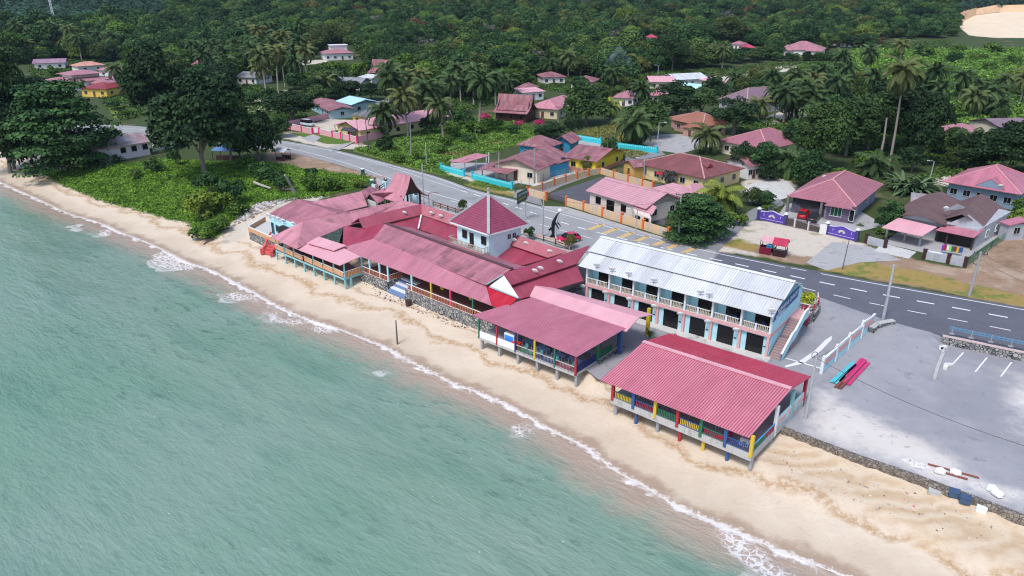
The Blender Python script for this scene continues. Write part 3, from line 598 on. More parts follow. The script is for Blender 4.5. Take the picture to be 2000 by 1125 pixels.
# walls: plinth, floor, inner hall walls
U = az(-42.3); Vn = az(47.7); c0 = W(758,568,1.25); plz = 2.6
def RP(u, v, z=0): return V3(c0+U*u+Vn*v, z)
b = MB(); b.prism([RP(-6.5,0), RP(0,0), RP(0,3.2), RP(3.9,3.2), RP(3.9,0), RP(21.3,0), RP(21.3,21), RP(-6.5,21)], .0, plz, 0, 1); b.build('plinth', [STONE, FLOORM], rest)['label'] = 'rubble stone base wall above the beach'
b = MB(); b.prism([RP(-5,6.5), RP(21,6.5), RP(21,20.5), RP(-5,20.5)], plz, 5.5); b.build('wall', mat('hall_wall', (.35,.30,.26), .8), rest)
b = MB()
for i in range(6): b.box(RP(1.95, .15+i*.5, 1.0), 3.8, .5, .55+i*.2, math.radians(-42.3), i % 2)
b.build('steps', [mat('step_blue', (.16,.24,.42), .7, .15, 2), WHITEP], rest)['label'] = 'blue and white striped beach steps'
for u0, u1 in ((-6.3,-.1),(4.1,9.2),(9.2,14.4),(14.4,21.0)): railing(rest, RP(u0,.12,plz), RP(u1,.12,plz), .9, mat('rust_baluster', (.45,.16,.10), .7), WHITEP, gap=.3, w=.1)
railing(rest, RP(-.1,.12,plz), RP(-.1,3.1,plz), .9, MATS['rust_baluster'], WHITEP, gap=.3, w=.1)
for u, m in ((-6.2,TEAL),(-4.2,LBLUE),(-1.9,LBLUE),(.0,LBLUE),(5.2,LBLUE),(9.2,YELP),(13.0,mat('hot_pink_paint', (.72,.04,.16), .5)),(17.2,GREENP),(21,GREENP)): column(rest, RP(u,.2), plz, 4.95, .2, m)
for u, v, m in ((9.9,1.6,YELP),(15.2,1.8,YELP),(12.2,2.6,GREENP),(18.2,2.2,REDP)):
    k = MB(); k.ball(RP(u,v,4.0), .32, 8, sz=1.1); tag(k.build('paper_lantern', m), {9.9:'yellow lantern hanging near the yellow porch post of the restaurant', 15.2:'yellow lantern between the pink and green posts of the restaurant porch', 12.2:'green lantern deep inside the restaurant porch', 18.2:'red lantern near the right end of the restaurant porch'}[u], 'lantern', 'lanterns hanging in the restaurant porch')
# tower
tw = [W(877,432,9.8), W(954,458,9.8), W(1033,437,9.8)]; tw.append(tw[0]+tw[2]-tw[1]); tc = sum(tw, Vector())/4; apex = V3(tc, 14.1)
tower = MB()
for i in range(4): tower.face([tw[i], tw[(i+1) % 4], apex])
tower.face([p-Vector((0,0,.25)) for p in tw[::-1]], 1)
for i in range(4): tower.face([tw[i]-Vector((0,0,.25)), tw[(i+1)%4]-Vector((0,0,.25)), tw[(i+1)%4], tw[i]], 1)
tr = tower.build('tower_roof', [TILE_P, WHITEP], rest); tr['label'] = 'plum tiled pyramid roof with grey hips'
b = MB()
for p in tw: b.bar(p+Vector((0,0,.06)), apex, .42, .2)
b.cyl(apex-Vector((0,0,.2)), apex+Vector((0,0,.55)), .35, .1, 8); b.ball(apex+Vector((0,0,.75)), .22, 8); b.build('hip_cap', mat('grey_hip_cement', (.36,.36,.37), .8), tr)
ti = [tc+(p-tc)*.80 for p in tw]
b = MB(); b.prism([p[:2] for p in ti], 5.3, 9.58); twall = b.build('tower_wall', mat('tower_pale_blue', (.60,.79,.82), .7, .05, .8, .2, (.4,.5,.5)), rest)
e01 = (ti[1]-ti[0]).normalized(); nf = Vector((e01.y, -e01.x, 0))
for px_, w_, h_, nm in ((908,.95,1.1,'window'),(921.5,.8,2.0,'door'),(945,1.0,1.1,'window')):
    q = wall_pt(ti[0], ti[1], px_, 458); q.z = 7.75 if nm == 'window' else 6.75; opening(twall, q+nf*.03, e01, w_, h_, nm, frame=mat('dark_frame', (.06,.05,.05), .6))
e12 = (ti[2]-ti[1]).normalized()
for k_ in (.62,.78): q = ti[1]+(ti[2]-ti[1])*k_; q.z = 7.9; opening(twall, q+Vector((e12.y,-e12.x,0))*.03, e12, .7, .8, 'window')
b = MB(); b.prism([(ti[0]-e01*.6)[:2], (ti[1]+e01*.1)[:2], (ti[1]+e01*.1+nf*1.25)[:2], (ti[0]-e01*.6+nf*1.25)[:2]], 6.3, 6.72); bal = b.build('balcony', CONCW, rest)
ra, rb, rc, rd = ti[0]-e01*.55+nf*1.2, ti[1]+e01*.05+nf*1.2, ti[0]-e01*.55, ti[1]+e01*.05
for p, q in ((ra, rb), (ra, rc), (rb, rd)): railing(bal, V3(p,6.72), V3(q,6.72), .9, mat('tan_rail', (.45,.38,.30), .7), gap=.28, w=.07)
# left wing: sea deck on teal stilts under pale pink sheets
deck = thing('sea_deck', 'timber sea deck with orange panels on teal stilts under a pale pink roof', 'dining deck', W(610, 530, 1.1))
d1 = plane_pts([(579,486,4.75),(664,518,4.75),(704,500.5,5.25)], [(662,480),(622,463)]); roof(deck, PALEPINK, order(d1))
d2 = plane_pts([(600,474,5.4),(652,489,5.4),(676,479,5.75)], [(622,462)]); roof(deck, PALEPINK, order(d2))
dk = [W(538,488,2.5), W(672,544,2.5), W(708,532,2.5)]; dk.append(W(600,458,2.5)); b = MB(); b.slab(dk, .3, 0, 1); b.build('floor', [FLOORM, TEAL], deck)
def lerp(a, b_, k): return Vector(a)*(1-k)+Vector(b_)*k
for i in range(8):
    k_ = i/7; p = lerp(dk[0], dk[1], k_)+Vector((.12,.12,0)); g = gz(p.x, p.y); column(deck, p, g-.4, 2.22, .22, TEAL, 'stilt')
    if i < 7:
        q = lerp(dk[0], dk[1], (i+1)/7); b = MB(); b.bar(lerp(p,q,.03)+Vector((0,0,.48)), lerp(p,q,.97)+Vector((0,0,.48)), .06, .7, 0); b.bar(p+Vector((0,0,.93)), q+Vector((0,0,.93)), .1, .08, 1); b.build('railing', [ORANGEP, WHITEP], deck)
    if i in (0,1,2,4,5,6,7): column(deck, p, 2.5, 4.7, .16, TEAL)
railing(deck, dk[1]+Vector((0,0,.02)), dk[2]+Vector((0,0,.02)), .95, ORANGEP, WHITEP, gap=.25, w=.16); column(deck, dk[2], 2.5, 5.0, .18, TEAL); p = lerp(dk[1],dk[2],.35); column(deck, p, gz(p.x,p.y)-.3, 2.22, .25, TEAL, 'stilt')
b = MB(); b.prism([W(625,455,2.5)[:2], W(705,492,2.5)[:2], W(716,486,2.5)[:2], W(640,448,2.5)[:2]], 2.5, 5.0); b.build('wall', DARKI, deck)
h1 = plane_pts([(622,464,5.15),(671,443,5.6),(661,480,5.15)]); roof(deck, mat('rotten_dark_roof', (.03,.045,.04), .8, .7, 1.4, .6, (.10,.20,.13)), h1, label='dark rotten roof patch')
# long dusty pink hall behind it, the annexe with blue walls and the link roofs
hall = thing('side_hall', 'long dusty pink roofed side hall left of the crimson courtyard roofs', 'hall', W(620, 470, 2.5))
l1 = plane_pts([(592,432,7.35),(784,391,7.35),(671,443,5.65)], [(579,486)]); l1[3].z = max(l1[3].z, 4.9); l1 = [l1[0], W(579,486,5.0), W(622,464,5.2), l1[2], W(735,425,5.7), W(823,400,6.6), l1[1]]
roof(hall, DUSTY, [l1[0], l1[1], l1[2], l1[3]], [l1[0], l1[3], l1[4], l1[6]], [l1[6], l1[4], l1[5]])
roof(hall, DUSTY, [W(592,432,7.35), W(529,463,5.0), W(579,486,5.0)]); mm = mirror([l1[1], l1[3], l1[4]], l1[0], l1[6]); roof(hall, DUSTY, [l1[0], l1[6], mm[2], mm[1], W(529,463,5.0)])
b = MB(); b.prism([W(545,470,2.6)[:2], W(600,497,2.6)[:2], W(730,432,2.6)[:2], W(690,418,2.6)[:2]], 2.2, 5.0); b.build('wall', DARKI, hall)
b = MB(); q0, q1 = W(530,484,1.3), W(512,478,1.3)
for i in range(6): p = lerp(W(523,493,1.2), W(541,478,1.2), i/5); b.box(V3(p,.9), 2.0, .45, .5+i*.24, math.radians(-30), 0)
for off in (-1.1, 1.1):
    P = [lerp(W(521,495,1.2), W(541,478,1.2), k_)+az(-30)*off for k_ in (0,.3,.7,1)]; b.tube([V3(P[0],1.6), V3(P[1],1.8), V3(P[2],2.9), V3(P[3],3.2)], .2, 6); b.box(V3(P[0],.9), .5, .5, .9, .5)
b.build('steps', mat('coral_red_paint', (.62,.10,.10), .55, .12, 2, .2, (.4,.1,.1)), hall)['label'] = 'coral red beach steps with curved sides'
anx = thing('blue_annexe', 'pale blue annexe with a stained plum roof and white dishes along its eave', 'annexe', W(545, 450, 2.4))
a1 = plane_pts([(520,419,5.3),(580,443,5.3),(660,416,7.3)], [(580,388.5)]); roof(anx, BROWNP, order(a1)); roof(anx, BROWNP, order(mirror(a1, a1[2], a1[3])))
aw = [W(531,455,2.6), W(570,472,2.6)]; dirA = (aw[1]-aw[0]).normalized(); nb = Vector((-dirA.y, dirA.x, 0))
b = MB(); b.prism([aw[0][:2], (aw[0]+dirA*11)[:2], (aw[0]+dirA*11+nb*9)[:2], (aw[0]+nb*9)[:2]], 2.0, 5.45); awl = b.build('wall', LBLUE, anx)
for k_, nm in ((.7,'door'),(2.2,'window'),(3.8,'window'),(5.2,'door')): opening(awl, V3(aw[0]+dirA*k_-nb*.03, 2.7 if nm == 'door' else 3.4), dirA, .8, 1.9 if nm == 'door' else 1.1, nm, frame=mat('blue_frame', (.12,.3,.4), .6))
tr_ = [W(487,460,1.7), W(546,487,1.7), W(575,470,1.7), W(520,440,1.7)]; b = MB(); b.prism([p[:2] for p in tr_], .6, 2.55, 0, 1); b.build('terrace', [STONE, CONCP_M], anx)
b = MB()
for p, q in ((tr_[0],tr_[1]),(tr_[3],tr_[0])): b.bar(V3(p,2.95), V3(q,2.95), .12, .75, 0); b.bar(V3(p,3.36), V3(q,3.36), .18, .1, 1)
b.build('parapet', [ORANGEP, WHITEP], anx)
lk = thing('link_building', 'pink roofed link building between the annexe and the gatehouse walkway', 'building', W(670, 415, 2.6))
l4 = plane_pts([(604,396,6.9),(706,373.5,6.9),(718,402,5.4)], [(661,416)]); roof(lk, DUSTY, order(l4)); roof(lk, DUSTY, order(mirror(l4[:3]+[W(661,416,5.4)], l4[0], l4[1])))
l5 = plane_pts([(688,381,5.9),(723,364,6.3),(741,370,5.7)], [(712,388)]); roof(lk, BROWNP, order(l5))
b = MB(); b.prism([W(660,420,2.6)[:2], W(716,407,2.6)[:2], W(712,399,2.6)[:2], W(662,410,2.6)[:2]], 2.2, 4.9); b.build('wall', CREAM, lk)
wk = thing('covered_walkway', 'covered walkway with a swooping pink roof leading to the gatehouse', 'walkway', W(755, 395, 2.7))
l6 = [W(721,377.5,6.6), W(752,368,6.4), W(784,354.5,7.6), W(791,368,6.0), W(764,384,4.9), W(737,397.5,5.0)]
roof(wk, DUSTY, [l6[0], l6[1], l6[4], l6[5]], [l6[1], l6[2], l6[3], l6[4]]); mm = mirror(l6, l6[0], l6[2]); roof(wk, DUSTY, [mm[0], mm[1], mm[4], mm[5]], [mm[1], mm[2], mm[3], mm[4]])
b = MB(); e_ = mirror([l6[5]], l6[0], l6[2])[0]; b.prism([(l6[5]*.85+e_*.15)[:2], (l6[5]*.15+e_*.85)[:2], (l6[5]*.15+e_*.85+Vector((.3,.3,0)))[:2], (l6[5]*.85+e_*.15+Vector((.3,.3,0)))[:2]], 2.5, 5.1); b.face([l6[5]+Vector((.1,.1,0)), e_+Vector((.1,.1,0)), l6[0]+Vector((.1,.1,0))], 1); b.build('gable', [WHITEP, BLACKW], wk)
for k_ in (.1,.35,.6,.85):
    p = lerp(l6[5], l6[3], k_)+Vector((-.2,.35,0)); column(wk, p, 2.6, 4.95+k_*.6, .16, BLACKW); p2 = mirror([p], l6[0], l6[2])[0]; column(wk, p2, 2.6, 4.95+k_*.6, .16, BLACKW)
gt = thing('gatehouse', 'steep roofed traditional gatehouse beside the road with dark timber gable', 'gatehouse', W(785, 385, 2.7))
ra, rb = W(773,336,9.6), W(802,343.5,9.6); ua = (rb-ra).normalized(); va = Vector((-ua.y, ua.x, 0))
def GP_(u, v, z): return V3(ra+ua*u+va*v, z)
Lg = (rb-ra).length
prof = [(0,9.6),(1.1,7.4),(2.1,6.2),(3.4,5.3)]
for sgn in (-1, 1):
    roof(gt, DUSTY, *[[GP_(-.9*k_*.6, sgn*prof[k_][0], prof[k_][1]), GP_(Lg+.3*k_, sgn*prof[k_][0], prof[k_][1]), GP_(Lg+.3*(k_+1), sgn*prof[k_+1][0], prof[k_+1][1]), GP_(-.9*(k_+1)*.6, sgn*prof[k_+1][0], prof[k_+1][1])] for k_ in range(3)], t=.12)
b = MB()
for x_ in (.2, Lg-.15): b.face([GP_(x_,-2,6.15), GP_(x_,-1.05,7.35), GP_(x_,0,9.45), GP_(x_,1.05,7.35), GP_(x_,2,6.15)]); b.face([GP_(x_+.1,2,6.15), GP_(x_+.1,1.05,7.35), GP_(x_+.1,0,9.45), GP_(x_+.1,-1.05,7.35), GP_(x_+.1,-2,6.15)])
b.build('gable', BLACKW, gt)
for u, v in ((.3,-2.2),(Lg-.3,-2.2),(.3,2.2),(Lg-.3,2.2)): column(gt, GP_(u,v,0), 2.6, 6.2, .28, mat('dark_red_timber', (.14,.02,.02), .6), rz=math.atan2(ua.y, ua.x))
# ================================================================== dining pavilion in the middle
pm = thing('dining_pavilion', 'open dining pavilion on grey stilts with blue striped tables', 'pavilion', W(1030, 720, 1.0))
def corr(parent, quad, n, m, amp=.035, name='roof', t=.06, label=None, groove=None):   # ribbed sheet roof with real ribs: quad = eave L, eave R, top R, top L
    A, B, C, D = [Vector(p) for p in quad]; b = MB(); nn = (B-A).cross(D-A).normalized(); nn = nn if nn.z > 0 else -nn
    prof = [(0,0),(.30,0),(.38,1),(.92,1)]
    ks = [((i+a)/n, h) for i in range(n) for a, h in prof]+[(1, 0)]
    Lu = (B-A).length; Lv = (D-A).length
    for (k0, h0), (k1, h1) in zip(ks[:-1], ks[1:]):
        p0, p1 = lerp(A,B,k0)+nn*amp*h0, lerp(A,B,k1)+nn*amp*h1; q0, q1 = lerp(D,C,k0)+nn*amp*h0, lerp(D,C,k1)+nn*amp*h1
        b.face([p0,p1,q1,q0], 1 if h0+h1 == 0 else 0, [(k0*Lu,0),(k1*Lu,0),(k1*Lu,Lv),(k0*Lu,Lv)])
        e = Vector((0,0,t)); b.face([p1-e,p0-e,q0-e,q1-e], 0, [(k1*Lu,0),(k0*Lu,0),(k0*Lu,Lv),(k1*Lu,Lv)]); b.face([p0-e,p1-e,p1,p0]); b.face([q1-e,q0-e,q0,q1])
    e = Vector((0,0,t)); b.face([D-e,A-e,A,D]); b.face([B-e,C-e,C,B])
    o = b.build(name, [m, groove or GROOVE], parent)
    if label: o['label'] = label
    return o
GROOVE = mat('shaded_rib_groove', (.29,.08,.115), .6, .15, 1); GROOVEZ = mat('shaded_grey_rib_groove', (.46,.47,.50), .6, .15, 1)  # groove colours darkened to paint in the shade between ribs
MAUVE = roofmat('mauve_pink_sheet', (.43,.145,.205), (.49,.20,.26), 9, wear=.8, moss=.14, panel=1.0, pvar=.07, bump=0, rough=.4)
ROSE = roofmat('rose_pink_sheet', (.55,.165,.225), (.61,.23,.285), 9, wear=.8, moss=.10, panel=1.1, pvar=.06, bump=0, rough=.42)
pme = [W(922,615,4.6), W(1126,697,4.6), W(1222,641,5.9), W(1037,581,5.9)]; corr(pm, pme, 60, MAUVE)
cM = W(1123,750.6,1.0); cL = W(936.6,675,1.1); uM = (V3(cL,0)-V3(cM,0)); LM = uM.length; uM.normalize(); vM = Vector((uM.y, -uM.x, 0))
if vM.y < 0: vM = -vM
def MP(u, v, z): return V3(cM+uM*u+vM*v, z)
b = MB(); b.prism([MP(-.1,-.1,0)[:2], MP(LM+.3,-.1,0)[:2], MP(LM+.3,9.5,0)[:2], MP(-.1,9.5,0)[:2]], 2.02, 2.32, 1, 0); b.build('floor', [GREYFL, CONCW], pm)
colM = [('red',REDP),('green',GREENP),('yellow',YELP),('blue',NAVYP),('red',REDP),('green',GREENP)]
for i, (nm, m) in enumerate(colM):
    u = LM*i/5; column(pm, MP(u,0,0), 2.1, 4.55, .2, m, rz=math.atan2(uM.y,uM.x)); q = MP(u-.25 if i else u,.25,0); column(pm, q, gz(q.x,q.y)-.4, 2.05, .32, GREYC, 'stilt', rz=math.atan2(uM.y,uM.x))
    if i < 5:
        a_, c_ = MP(u+.12,0,2.32), MP(LM*(i+1)/5-.12,0,2.32)
        if i < 3: railing(pm, a_, c_, .8, (MAROONP,NAVYP,GREENP)[i], CONCW, gap=.2, w=.07)
        else: b = MB(); b.bar(a_+Vector((0,0,.33)), c_+Vector((0,0,.33)), .12, .95); b.build('parapet', WHITEP, pm)
railing(pm, MP(0,.12,2.32), MP(0,4.0,2.32), .8, NAVYP, gap=.16, w=.07); column(pm, MP(0,4.2,0), 2.1, 4.9, .34, GREENP); railing(pm, MP(0,4.5,2.32), MP(0,7.4,2.32), .8, GREENP, gap=.14, w=.1)
b = MB(); b.prism([MP(-.05,4,0)[:2], MP(-.05,9.4,0)[:2], MP(-.5,9.4,0)[:2], MP(-.5,4,0)[:2]], .6, 2.2); b.build('stone_base', STONE, pm)
for u, v in ((0,8.8),(LM*.5,8.8),(LM,8.8)): column(pm, MP(u,v,0), 2.1, 5.6, .3, NAVYP)
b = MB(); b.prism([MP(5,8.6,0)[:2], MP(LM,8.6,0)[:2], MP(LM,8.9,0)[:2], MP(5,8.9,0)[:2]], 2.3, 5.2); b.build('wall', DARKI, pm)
# canopy behind it
cn = thing('pink_canopy', 'pale pink gabled canopy on a yellow and a blue post beside the chalet block', 'canopy', W(1240, 660, 2.0))
rA, rB = W(1045,558,6.35), W(1248,620,6.35); fA, fB = W(1034.5,578.5,5.75), W(1224,647,5.75); roof(cn, PALEPINK, [fA, fB, rB, rA]); bA, bB = mirror([fA, fB], rA, rB); roof(cn, PALEPINK, [rA, rB, bB, bA])
for p, m in ((W(1264,655,2.05),YELP),(W(1210,690,2.05),BLUEP),(W(1120,625,2.05),YELP)): column(cn, p, 2.0, 5.7, .38, m)
# ================================================================== dining pavilion at the right
pr = thing('dining_pavilion', 'large rose pink roofed pavilion on coloured columns nearest the camera', 'pavilion', W(1350, 850, .9))
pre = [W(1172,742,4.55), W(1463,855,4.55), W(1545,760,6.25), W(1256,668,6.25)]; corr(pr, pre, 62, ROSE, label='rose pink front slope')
rr_ = [W(1584,735,5.3), W(1308,651,5.3)]; up_ = Vector((0,0,.02)); roof(pr, roofmat('crimson_shade_side_sheet', (.46,.02,.06), (.50,.07,.11), .25, wear=.6, moss=.15, pvar=.06, bump=.6, rough=.35), [pre[3]+up_, pre[2]+up_, rr_[0], rr_[1]], label='rear slope with its shaded side coloured crimson')  # deeper red of the slope turned from the light is put into its colour
b = MB(); b.bar(pre[3]+Vector((0,0,.09)), pre[2]+Vector((0,0,.09)), .5, .12); b.build('ridge_cap', PALEPINK, pr)
cR = W(1462,917,.95); cRl = W(1195.7,803.7,.95); uR = V3(cRl,0)-V3(cR,0); LR = uR.length; uR.normalize(); vR = Vector((uR.y,-uR.x,0)); vR = vR if vR.y > 0 else -vR; rzR = math.atan2(uR.y,uR.x)
def QP(u, v, z): return V3(cR+uR*u+vR*v, z)
b = MB(); b.prism([QP(-.12,-.12,0)[:2], QP(LR+.2,-.12,0)[:2], QP(LR+.2,12.6,0)[:2], QP(-.12,12.6,0)[:2]], 1.95, 2.72, 1, 0); b.build('floor', [GREYFL, CONCW], pr)['label'] = 'pale concrete edge beam and floor'
ct = [YELP,BLUEP,GREENP,REDP,YELP,BLUEP,REDP]; cb = [GREYC,BLUEP,YELP,REDP,GREYC,BLUEP,GREYC]; rl = [NAVYP,MAROONP,YELP,GREENP,MAROONP,YELP]
for i in range(7):
    u = LR*i/6; column(pr, QP(u,-.05,0), 2.35, 4.6, .3, ct[i], rz=rzR); q = QP(u-.2 if i else u, .35, 0); column(pr, q, gz(q.x,q.y)-.4, 1.98, .36, cb[i], 'stilt', n=10)
    if i < 6: railing(pr, QP(u+.15,-.02,2.72), QP(LR*(i+1)/6-.15,-.02,2.72), .72, rl[i], BLUEP if i % 2 == 0 else GREENP, gap=.17, w=.08)
railing(pr, QP(-.02,.15,2.72), QP(-.02,3,2.72), .72, GREENP, SKYP, gap=.15, w=.09); railing(pr, QP(-.02,3.1,2.72), QP(-.02,5,2.72), .72, REDP, SKYP, gap=.15, w=.09)
for u, v in ((0,5.2),(0,9),(0,12.3)): column(pr, QP(u,v,0), 2.0, 5.3, .3, (WHITEP,TEAL,REDP)[int(v//4)-1], rz=rzR)
for u in (LR*.33, LR*.66, LR): column(pr, QP(u,12.3,0), 2.0, 5.3, .3, REDP, rz=rzR)
q = QP(.2,5,0); column(pr, q, .6, 2, .4, GREYC, 'stilt', n=10)
b = MB(); b.bar(QP(.02,5.4,3.2), QP(.02,12.2,3.2), .14, 1.0); b.build('parapet', LBLUE, pr); b = MB(); [b.bar(QP(-.07,5.8+k_*2.3,3.25), QP(-.07,7.5+k_*2.3,3.25), .06, .5) for k_ in range(3)]; b.build('panel', PANELP, pr)
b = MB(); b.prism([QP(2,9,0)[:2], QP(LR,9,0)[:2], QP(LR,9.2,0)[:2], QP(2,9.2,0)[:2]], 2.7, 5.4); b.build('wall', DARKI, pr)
# ================================================================== chalet block
ho = thing('chalet_block', 'two storey pale blue chalet block with a long white sheet metal roof', 'chalet block', W(1390, 670, 2.0))
hO = W(1498,699,2.0); hu = az(141.4); hv = az(51.4); HL, HD = 25.2, 9.6; rzH = math.radians(141.4)
def HP(u, v, z): return V3(hO+hu*u+hv*v, z)
EZ, RZ = 7.5, 10.05
e0, e1 = HP(-.22,-.75,EZ), HP(HL+.8,-.75,EZ); m0, m1 = HP(-.22,2.0,EZ+1.17), HP(HL+.8,2.0,EZ+1.17); t0, t1 = HP(-.45,1.75,EZ+1.38), HP(HL+.95,1.75,EZ+1.38); g0, g1 = HP(-.45,HD/2,RZ), HP(HL+.95,HD/2,RZ)
corr(ho, [e1, e0, m0, m1], 84, ZINC, .04, groove=GROOVEZ); corr(ho, [t1, t0, g0, g1], 84, ZINC, .04, groove=GROOVEZ)
mm = mirror([t0,t1,g0,g1], g0, g1); corr(ho, [mm[0], mm[1], g1, g0], 84, ZINC, .04, groove=GROOVEZ); mm = mirror([e0,e1,m0,m1], g0, g1); corr(ho, [mm[0], mm[1], mm[3], mm[2]], 84, ZINC, .04, groove=GROOVEZ)
b = MB(); b.bar(g0+Vector((0,0,.08)), g1+Vector((0,0,.08)), .5, .1); b.build('ridge_cap', WHITEP, ho)
b = MB(); b.bar(m0+Vector((0,0,.1)), m1+Vector((0,0,.1)), .08, .2); b.build('fascia', BLACKW, ho)
b = MB(); b.prism([HP(0,1.5,0)[:2], HP(HL,1.5,0)[:2], HP(HL,HD,0)[:2], HP(0,HD,0)[:2]], 1.7, EZ+.55)
for x_ in (0, HL): b.face([HP(x_,1.5,EZ+.55), HP(x_,HD,EZ+.55), HP(x_,HD/2,RZ-.15)]); b.face([HP(x_,HD,EZ+.55), HP(x_,1.5,EZ+.55), HP(x_,HD/2,RZ-.15)])
hw = b.build('wall', LBLUE, ho)
b = MB(); b.prism([HP(0,0,0)[:2], HP(HL,0,0)[:2], HP(HL,1.5,0)[:2], HP(0,1.5,0)[:2]], 4.55, 4.95); b.prism([HP(-.01,-.04,0)[:2], HP(HL,-.04,0)[:2], HP(HL,0,0)[:2], HP(-.01,0,0)[:2]], 4.6, 5.05, 1); b.build('balcony_floor', [WHITEP, PANELP], ho)
b = MB(); b.prism([HP(0,.35,0)[:2], HP(HL,.35,0)[:2], HP(HL,1.5,0)[:2], HP(0,1.5,0)[:2]], 1.7, 4.55); b.build('ground_floor_wall', LBLUE, ho)
b = MB(); b.prism([HP(-.03,0,0)[:2], HP(-.03,HD,0)[:2], HP(0,HD,0)[:2], HP(0,0,0)[:2]], 4.55, 5.0); b.build('band', PANELP, ho)
N = 7; bw = HL/N
for i in range(N+1):
    u = i*bw; k = MB(); k.box(HP(min(max(u,.12),HL-.12),.15,4.95), .24, .3, EZ-4.95+.3, rzH); k.build('column', WHITEP, ho)
    k = MB(); k.box(HP(min(max(u,.08),HL-.08),.85,4.95), .14, 1.3, EZ-4.95+.5, rzH); k.build('partition', LBLUE, ho)
    k = MB(); k.box(HP(min(max(u,.2),HL-.2),.17,1.9), .3, .36, 2.65, rzH); k.build('pillar', PANELP, ho)
    if i < N:
        um = u+bw/2; railing(ho, HP(u+.25,.05,5.02), HP(um-.12,.05,5.02), .82, mat('tan_baluster', (.55,.46,.33), .7), WHITEP, gap=.2, w=.09); railing(ho, HP(um+.12,.05,5.02), HP(u+bw-.25,.05,5.02), .82, MATS['tan_baluster'], WHITEP, gap=.2, w=.09); k = MB(); k.box(HP(um,.05,5.0), .2, .2, .9, rzH); k.build('rail_post', WHITEP, ho)
        opening(ho, HP(um-.35,1.48,4.98), -hu, 2.0, 2.35, 'door', frame=DARKI, bars=0); opening(ho, HP(um,.33,1.98), -hu, 1.95, 2.3, 'door', frame=DARKI, bars=0)
        k = MB(); k.box(HP(um-1.25,.32,3.1), .3, .05, .14, rzH); k.build('number_plate', NAVYP, ho)
b = MB(); b.prism([HP(-.4,-1.1,0)[:2], HP(HL,-1.1,0)[:2], HP(HL,.4,0)[:2], HP(-.4,.4,0)[:2]], 1.7, 2.06); b.build('walk_slab', CONCP_M, ho)
# gable sign
SIGNB = mat('sign_blue', (.015,.11,.30), .5, .08, 2); k = MB()
def plate(k, pts, th, nrm, mi=0): q = [p+nrm*th for p in pts]; k.face(q, mi); k.face(pts[::-1], mi); [k.face([pts[i], pts[(i+1)%len(pts)], q[(i+1)%len(pts)], q[i]], mi) for i in range(len(pts))]
nH = -hu; sgp = [HP(-.02,.1,6.55), HP(-.02,8.0,7.1), HP(-.02,8.0,8.35), HP(-.02,5.9,8.35), HP(-.02,1.4,7.85)]
plate(k, sgp, .07, nH); sgn = k.build('sign_board', SIGNB, ho); sgn['label'] = 'blue sign with white lettering on the gable'
def text_mesh(name, body, m, parent, origin, xdir, zdir, size, depth=.01, ext=.01):
    cu = bpy.data.curves.new(name, 'FONT'); cu.body = body; cu.size = size; cu.extrude = ext; cu.resolution_u = 2; o = bpy.data.objects.new(name, cu); COL.objects.link(o)
    bpy.context.view_layer.update(); me = bpy.data.meshes.new_from_object(o.evaluated_get(bpy.context.evaluated_depsgraph_get())); bpy.data.objects.remove(o)
    xd = Vector(xdir).normalized(); zd = Vector(zdir).normalized(); yd = zd.cross(xd)
    M = Matrix((xd, zd, xd.cross(zd))).transposed().to_4x4(); M.translation = Vector(origin)-ORG[parent.name]; me.transform(M); me.materials.clear(); me.materials.append(m)
    o = bpy.data.objects.new(name, me); COL.objects.link(o); o.parent = parent; ORG[o.name] = ORG[parent.name]; return o
xd = (HP(0,8,.55)-HP(0,0,0)); text_mesh('lettering', 'RUMAH & CHALET', WHITEP, sgn, HP(-.12,1.1,7.2), xd, (0,0,1), .8); text_mesh('lettering', 'RESTORAN', WHITEP, sgn, HP(-.12,.7,6.66), xd, (0,0,1), .58)
# outside stair on the gable wall
b = MB(); ns = 15
for i in range(ns):
    v = .4+i*.36 if i < 8 else 1.0+i*.36; b.box(HP(-.75, v, 1.9), 1.3, .38, .1+(i+1)*(4.9-2.0)/ns, rzH)
b.build('stair', mat('stair_mauve', (.36,.25,.25), .75, .12, 2), ho)
b = MB(); P = [HP(-1.45,.1,0), HP(-1.45,3.2,0), HP(-1.45,4.1,0), HP(-1.45,6.9,0), HP(-1.45,8.2,0)]; Z = [2.0,3.5,3.55,4.95,4.95]
for i in range(4):
    p, q = P[i], P[i+1]; b.face([V3(p,Z[i]-.3), V3(q,Z[i+1]-.3), V3(q,Z[i+1]+.9), V3(p,Z[i]+.9)], 0); b.face([V3(q+nH*.14,Z[i+1]-.3), V3(p+nH*.14,Z[i]-.3), V3(p+nH*.14,Z[i]+.9), V3(q+nH*.14,Z[i+1]+.9)], 0); b.bar(V3(p+nH*.07,Z[i]+.93), V3(q+nH*.07,Z[i+1]+.93), .22, .1, 1)
b.build('stair_parapet', [LBLUE, WHITEP], ho)
b = MB(); b.prism([HP(0,6.4,0)[:2], HP(-1.5,6.4,0)[:2], HP(-1.5,9.4,0)[:2], HP(0,9.4,0)[:2]], 4.6, 4.92); b.build('landing', PANELP, ho); railing(ho, HP(-.1,9.35,4.92), HP(-1.4,9.35,4.92), .9, REDP, WHITEP, gap=.3, w=.12)
